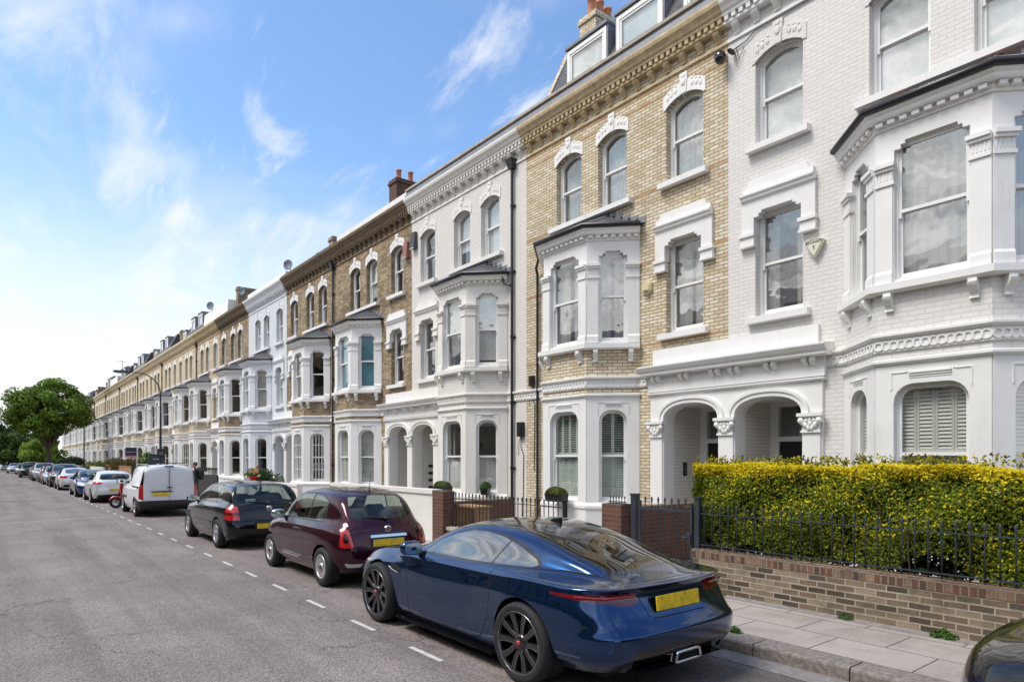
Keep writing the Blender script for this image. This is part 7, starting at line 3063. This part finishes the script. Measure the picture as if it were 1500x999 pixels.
railing('fence_spikes', 'row of black iron spear heads along the top of the black timber fence', 7.90, 31.7, 35.6, 1.24, 1.26, 1.40, .26, IRON, True, .016, 'spikes', tip=.16)
wall_thing('rendered_wall', 'white garden wall hidden behind the white hatchback', 7.82, 8.0, 37.5, 44.5, 1.15, WHITE, True, WHITE, over=.03, ch=.08)
wall_thing('garden_fence', 'brown slatted timber fence in front of the reddish shrub', 7.86, 7.94, 56, 70, 1.45, WOOD, True, WOOD, 'fence', None, .03, .06)
wall_thing('rendered_wall', 'long pale garden wall in the distance beyond the brown timber fence', 7.82, 8.0, 72, 125, 1.2, CREAM, True, CREAM, over=.03, ch=.08)
t = thing('wooden_table', 'small wooden plank top showing behind the bonnet of the blue coupe', 'bench', (8.35, 12.0, 0))
m = MB()
for k in range(4):
    m.bx(-.20 + k * .105, -.10 + k * .105, -.45, .45, .93, .965)
m.build('plank_top', WOOD, t)
for sy in (-.38, .38):
    m = MB()
    m.bx(-.18, .18, sy - .03, sy + .03, .12, .928)
    m.build('leg', WOOD, t)


# ------------------------------------------------------------------ street lamps
def lamp(label, x, y, arm=True):
    t = thing('street_lamp', label, 'street lamp', (x, y, .1), 0, 'street lamps')
    m = MB()
    pts = [(0, 0, 0), (0, 0, 1.2), (0, 0, 5.2)]
    rad = [.07, .07, .034]
    if arm:
        for k in range(1, 9):
            a = math.pi / 2 * k / 8
            pts.append((-.95 * (1 - math.cos(a)), 0, 5.2 + 1.0 * math.sin(a)))
            rad.append(.032 - .010 * k / 8)
        pts.append((-1.5, 0, 6.22))
        rad.append(.02)
    else:
        pts.append((0, 0, 6.2))
        rad.append(.04)
    m.tube(pts, rad, 10)
    m.build('pole', IRON, t)
    m = MB()
    m.hexa([(-2.1, -.10, 6.17), (-1.45, -.07, 6.17), (-1.45, .07, 6.17), (-2.1, .10, 6.17), (-2.05, -.06, 6.27), (-1.45, -.05, 6.27), (-1.45, .05, 6.27), (-2.05, .06, 6.27)])
    hd = m.build('lamp_head', IRON, t)
    m = MB()
    m.blob((-1.78, 0, 6.165), (.24, .075, .05), 12, 6)
    m.build('lens', CLEARL, hd)
    return t


t = lamp('tall black street lamp with a curved arm, standing behind the white van', 6.55, 37.3)
o = bpy.data.objects.new
s_ = thing('parking_sign', 'small black sign plate fixed to the pole of the near street lamp', 'sign', (6.55, 37.2, 2.05))
m = MB()
m.bx(-.18, .18, -.06, -.04, 0, .46)
m.build('plate', BLKPL, s_)
m = MB()
m.bx(-.09, .09, -.068, -.061, .14, .32)
m.build('plate_panel', simple('grey_sign_panel', (.12, .13, .13), .5), s_)
lamp('distant street lamp in front of the grey-brown houses', 6.4, 73)


def board(label, txt, loc, face, strip, tc, w=.75, h=.62, post=True):
    t = thing('agents_board', label, 'sign board', loc, 0, 'estate agents boards')
    m = MB()
    m.bx(-w / 2, w / 2, -.012, .012, 0, h)
    m.build('panel', face, t)
    if strip:
        m = MB()
        m.bx(-w / 2, w / 2, -.012, .012, -.15, -.002)
        m.build('slip_board', strip, t)
    m = MB()
    m.bx(w / 2 + .002, w / 2 + .05, -.025, .025, -loc[2], h)
    m.build('post', WHITE2, t)
    lt = bpy.data.objects.new('lettering', text_mesh(txt, .145, .002))
    lt.data.materials.append(tc)
    COL.objects.link(lt)
    lt.parent = t
    lt.location = (0, -.016, h * .45)
    lt.rotation_euler = (R(90), 0, 0)
    return t


board('dark navy agents board with a pink slip underneath, on a white post', 'Hamptons', (8.0, 57.0, 2.25), simple('navy_board', (.012, .02, .04), .5), simple('pink_slip', (.55, .16, .24), .5), simple('pale_pink_lettering', (.75, .55, .60), .5))
board('charcoal agents board with white lettering, behind the street lamp pole', 'Dexters', (8.05, 46.9, 1.75), simple('charcoal_board', (.03, .034, .042), .5), None, WHITE2, .9, .55)

# ------------------------------------------------------------------ things fixed to the fronts
t = thing('alarm_box', 'cream shield-shaped alarm box on the near white painted brick wall', 'alarm box', (11.49, 5.78, 5.78), 0)
sh_o = []
for k in range(25):
    a = k / 24
    sh_o.append((-.17 + .34 * a, .10 + .035 * math.sin(math.pi * a)))
for k in range(1, 12):
    a = k / 12
    sh_o.append((.17 - .17 * a, .10 - .30 * a ** .80 + .0))
for k in range(0, 12):
    a = 1 - k / 12
    sh_o.append((-.17 + .17 * a, .10 - .30 * a ** .80))
fw = Fr((0, 0), (0, -1))
m = MB()
m.poly(fw, sh_o[:36] + sh_o[36:], [], -.085, .0)
ALC = simple('cream_plastic', (.70, .69, .56), .4)
m.build('case', ALC, t)
m = MB()
m.poly(fw, [(q[0] * .93, q[1] * .93 - .0) for q in sh_o], [[(q[0] * .86, q[1] * .86) for q in sh_o]], -.089, -.08)
m.lathe([(.0, 0), (.018, 0), (.018, .004), (0, .004)], 'x', (-.09, 0, .0), 12)
m.bx(-.09, -.086, -.006, .006, -.06, 0)
m.build('keyhole_emblem', simple('olive_print', (.22, .21, .12), .5), t)
lt = bpy.data.objects.new('lettering', text_mesh('BANHAM', .068, .001))
lt.data.materials.append(simple('dark_print', (.05, .05, .045), .5))
COL.objects.link(lt)
lt.parent = t
lt.location = (-.089, 0, .072)
lt.rotation_euler = (R(90), 0, R(-90))

t = thing('alarm_bell', 'round-cornered cream alarm bell on the yellow brick wall beside the bay', 'alarm box', (11.5, 9.62, 5.85), 0)
m = MB()
hexo = [(.15 * math.cos(R(30 + 60 * k)) * (1.0), .17 * math.sin(R(30 + 60 * k))) for k in range(6)]
m.poly(fw, hexo, [], -.07, 0)
m.poly(fw, [(q[0] * .75, q[1] * .75) for q in hexo], [], -.095, -.06)
m.build('case', simple('yellowed_plastic', (.66, .56, .34), .45), t)
m = MB()
m.poly(fw, [(-.05, -.11), (.05, -.11), (.05, -.07), (-.05, -.07)], [], -.1, -.09)
m.build('strobe', simple('teal_lens', (.05, .16, .16), .2), t)

for lab, y, z, w, h, mat in (('dark grey alarm box high on the cream house beside the brown house', 20.02, 9.35, .30, .55, simple('dark_grey_plastic', (.06, .06, .065), .5)),
                             ('faded red and white alarm box high on the brown house', 20.55, 9.15, .30, .55, simple('faded_red_plastic', (.30, .12, .10), .5))):
    t = thing('alarm_box', lab, 'alarm box', (11.5, y, z))
    m = MB()
    m.hexa([(-.16, -w / 2, 0), (0, -w / 2, 0), (0, w / 2, 0), (-.16, w / 2, 0), (-.12, -w / 2 + .02, h), (0, -w / 2 + .02, h), (0, w / 2 - .02, h), (-.12, w / 2 - .02, h)])
    m.build('case', mat, t)
    m = MB()
    m.bx(-.17, -.13, -w / 2 + .03, w / 2 - .03, -.03, -.002)
    m.build('strobe', CLEARL, t)
for lab, y, z, w, h, d in (('black meter box with cables low on the edge of the cream house', 14.1, 2.62, .22, .40, .12),
                           ('small black lamp box on the yellow brick beside the downpipe', 13.62, 3.98, .14, .28, .12)):
    t = thing('wall_box', lab, 'wall box', (11.5, y, z))
    m = MB()
    m.bx(-d, 0, -w / 2, w / 2, 0, h)
    m.bx(-d - .01, -d + .01, -w / 2 + .02, w / 2 - .02, .03, h - .03)
    m.build('case', PIPE, t)
    m = MB()
    m.tube([(-.03, 0, 0), (-.03, .03, -.3), (-.02, -.08, -.5), (-.02, -.05, -2.3)], .010, 6)
    m.tube([(-.03, .05, 0), (-.03, .16, -.25), (-.02, .14, -.5)], .008, 6)
    m.build('cable', PIPE, t)
t = thing('security_camera', 'black dome security camera under the cornice between the yellow and near white house', 'camera', (11.5, 7.62, 10.0))
m = MB()
m.blob((-.20, .0, -.02), (.12, .12, .13), 12, 8)
m.tube([(0, 0, .08), (-.2, 0, .08)], .03, 8)
m.build('dome', BLKGL, t)
m = MB()
m.blob((-.13, -.20, .03), (.12, .05, .05), 10, 6)
m.tube([(0, -.2, .03), (-.12, -.2, .03)], .018, 6)
m.build('bracket', PIPE, t)
t = thing('wall_cable', 'thin grey cable looped under the cornice of the near white house', 'cable', (11.5, 7.5, 10.2))
m = MB()
m.tube([(-.03, 0, -.1), (-.03, -.35, -.05), (-.03, -.55, .06), (-.03, -1.6, .07), (-.03, -3.6, .085), (-.03, -5.9, .08)], .012, 6)
m.tube([(-.03, -.12, -.06), (-.05, -.2, -.35), (-.03, -.3, -.15)], .009, 6)
m.build('cable', simple('grey_cable', (.12, .12, .12), .6), t)
t = thing('bell_panel', 'dark entry-phone panel on the white side wall of the yellow house porch', 'intercom', (12.2, 9.148, 1.62))
m = MB()
m.bx(-.06, .06, -.02, 0, 0, .30)
m.build('plate', BLKPL, t)
m = MB()
for k in range(4):
    m.lathe([(0, -.026), (.012, -.025), (.014, -.02)], 'y', (0, 0, .06 + .06 * k), 10)
m.build('button', ALLOY, t)

# letter slots on the porch wall of the cream house
t = thing('bell_panel', 'row of dark letter plates on the porch wall of the cream house', 'letter plates', (12.2, 20.10, .95))
for k in range(4):
    m = MB()
    m.bx(-.13, .13, -.01, 0, .25 * k, .25 * k + .09)
    m.build('letter_plate', BLKPL, t)


def dish(label, loc, rz, s=1.):
    t = thing('satellite_dish', label, 'satellite dish', loc, rz, 'satellite dishes on the roofs')
    m = MB()
    m.lathe([(0, 0), (.15 * s, .012 * s), (.28 * s, .05 * s), (.36 * s, .09 * s), (.36 * s, .10 * s), (.28 * s, .06 * s), (0, .012 * s)], 'x', seg=24)
    m.build('reflector', simple('dish_grey', (.18, .22, .27), .5), t)
    m = MB()
    m.tube([(0, 0, -.3 * s), (.42 * s, 0, -.03)], .012, 6)
    m.blob((.44 * s, 0, 0), (.05, .04, .05), 8, 6)
    m.tube([(0, 0, 0), (-.15, 0, -.1), (-.15, 0, -.9)], .022, 6)
    m.build('arm', IRON, t)


dish('dark satellite dish on the roof edge of the pale blue-grey house', (11.75, 33.4, 11.95), R(215), .75)
dish('blue-grey satellite dish on the white boxed roof', (12.0, 50.0, 12.95), R(220), .8)
dish('satellite dish standing above the weathered brown house', (12.2, 43.0, 12.6), R(215), .7)
t = thing('roof_aerial', 'thin television aerial on the distant rooftops', 'aerial', (12.5, 96, 12.5))
m = MB()
m.tube([(0, 0, 0), (0, 0, 2.0)], .03, 6)
m.tube([(-.5, 0, 1.9), (.5, 0, 1.9)], .02, 6)
for k in range(5):
    m.tube([(-.4 + k * .2, -.25, 1.9), (-.4 + k * .2, .25, 1.9)], .012, 5)
m.build('mast', IRON, t)


# ------------------------------------------------------------------ the passer-by behind the van
def person():
    t = thing('person', 'person with short brown hair in a dark jacket and backpack, walking behind the white van', 'person', (6.75, 30.6, .13), R(65))
    me = bpy.data.meshes.new('body')
    J = [(0, 0, .92), (0, .01, 1.12), (0, .01, 1.33), (0, .02, 1.43), (0, .05, 1.50),
         (.17, .0, 1.36), (.23, -.03, 1.12), (.21, .10, .92), (-.17, .0, 1.36), (-.23, .03, 1.12), (-.21, .16, .94),
         (.09, 0, .86), (.10, .10, .48), (.10, -.02, .09), (.10, .12, .05), (-.09, 0, .86), (-.10, -.04, .48), (-.10, -.22, .10), (-.10, -.10, .04)]
    E = [(0, 1), (1, 2), (2, 3), (3, 4), (2, 5), (5, 6), (6, 7), (2, 8), (8, 9), (9, 10), (0, 11), (11, 12), (12, 13), (13, 14), (0, 15), (15, 16), (16, 17), (17, 18)]
    rad = [.155, .14, .165, .075, .055, .075, .052, .035, .075, .052, .035, .095, .062, .045, .045, .095, .062, .045, .045]
    me.from_pydata(J, E, [])
    o = bpy.data.objects.new('tmp', me)
    COL.objects.link(o)
    sk = o.modifiers.new('s', 'SKIN')
    for i, r in enumerate(rad):
        v = me.skin_vertices[0].data[i]
        v.radius = (r, r * .8) if i < 3 else (r, r)
        v.use_root = i == 0
    sb = o.modifiers.new('b', 'SUBSURF')
    sb.levels = sb.render_levels = 2
    dg = bpy.context.evaluated_depsgraph_get()
    dg.update()
    me2 = bpy.data.meshes.new_from_object(o.evaluated_get(dg))
    bpy.data.objects.remove(o)
    me2.name = 'body'
    JK = simple('navy_jacket', (.012, .014, .02), .8)
    TR = simple('dark_trousers', (.02, .02, .024), .85)
    SKIN = simple('skin', (.48, .27, .19), .5)
    me2.materials.clear()
    for q in (JK, TR, SKIN):
        me2.materials.append(q)
    for p in me2.polygons:
        p.use_smooth = True
        z = p.center.z
        p.material_index = 1 if z < .88 and abs(p.center.x) < .19 else (2 if z > 1.44 else 0)
    b = bpy.data.objects.new('body', me2)
    COL.objects.link(b)
    b.parent = t
    m = MB()
    m.blob((0, .07, 1.60), (.078, .098, .118), 18, 14)
    m.blob((0, .168, 1.585), (.014, .022, .02), 8, 6)
    for sg in (-1, 1):
        m.blob((sg * .08, .06, 1.59), (.014, .024, .033), 8, 6)
    m.m = 1
    for sg in (-1, 1):
        m.blob((sg * .032, .155, 1.62), (.012, .012, .008), 8, 6)
    m.m = 2
    m.blob((0, .155, 1.545), (.025, .012, .006), 8, 6)
    m.build('head', [SKIN, BLKPL, CAPRED], b)
    m = MB()
    m.blob((0, .045, 1.645), (.088, .105, .098), 16, 10)
    m.build('hair', simple('brown_hair', (.06, .03, .018), .7), t)
    m = MB()
    m.blob((0, -.20, 1.20), (.16, .12, .24), 14, 10, .6)
    for sg in (-1, 1):
        m.tube([(sg * .10, -.12, 1.38), (sg * .11, .02, 1.42), (sg * .12, .13, 1.30), (sg * .11, .10, 1.08), (sg * .12, -.10, 1.0)], .018, 6)
    m.build('backpack', simple('black_backpack', (.01, .01, .012), .8), t)
    # hands
    for x, y, z in ((.21, .115, .90), (-.21, .175, .92)):
        m = MB()
        m.blob((x, y, z - .03), (.022, .036, .045), 10, 8)
        for k in range(4):
            m.tube([(x, y - .024 + k * .016, z - .06), (x - .004, y - .022 + k * .018, z - .10), (x - .012, y - .014 + k * .018, z - .128 + abs(k - 1.5) * .006)], [.009, .008, .006], 6)
        m.tube([(x, y + .03, z - .02), (x - .006, y + .055, z - .05), (x - .01, y + .06, z - .075)], [.010, .009, .006], 6)
        m.build('hand', SKIN, t)


person()

# ------------------------------------------------------------------ the row across the street, seen only as reflections
def opposite():
    m = MB()
    y = -40.0
    while y < 110:
        f = Fr((-13.5, y), (0, 1))
        holes = [arch(uc, .9, 8.0, 9.6, 0) for uc in (1.1, 3.2, 4.6)]
        holes += [arch(1.1, .9, 4.8, 6.7, 0), arch(3.9, 1.9, 4.8, 6.7, 0), arch(3.9, 1.9, 1.0, 3.0, 0), arch(1.0, 1.3, .2, 2.9, 0)]
        m.m = 0
        m.poly(f, [(0, 0), (PITCH, 0), (PITCH, 11.0), (0, 11.0)], holes, -.3, 0)
        y += PITCH
    m.m = 1
    m.sweep([(-13.2, -40), (-13.2, 110)][::1], [(-.4, 10.6), (-.05, 10.6), (-.05, 11.1), (-.4, 11.1)])
    m.m = 2
    m.bx(-22, -14.3, -40, 110, 0, 10.9)
    m.m = 3
    m.add([(-13.6, -40, 11.0), (-13.6, 110, 11.0), (-18, 110, 13.2), (-18, -40, 13.2), (-22, -40, 10.9), (-22, 110, 10.9)], [(0, 1, 2, 3), (3, 2, 5, 4)])
    o = m.build('far_side_terrace', [BR_BROWN, STONE, DARK, SLATE])
    struct(o)


opposite()
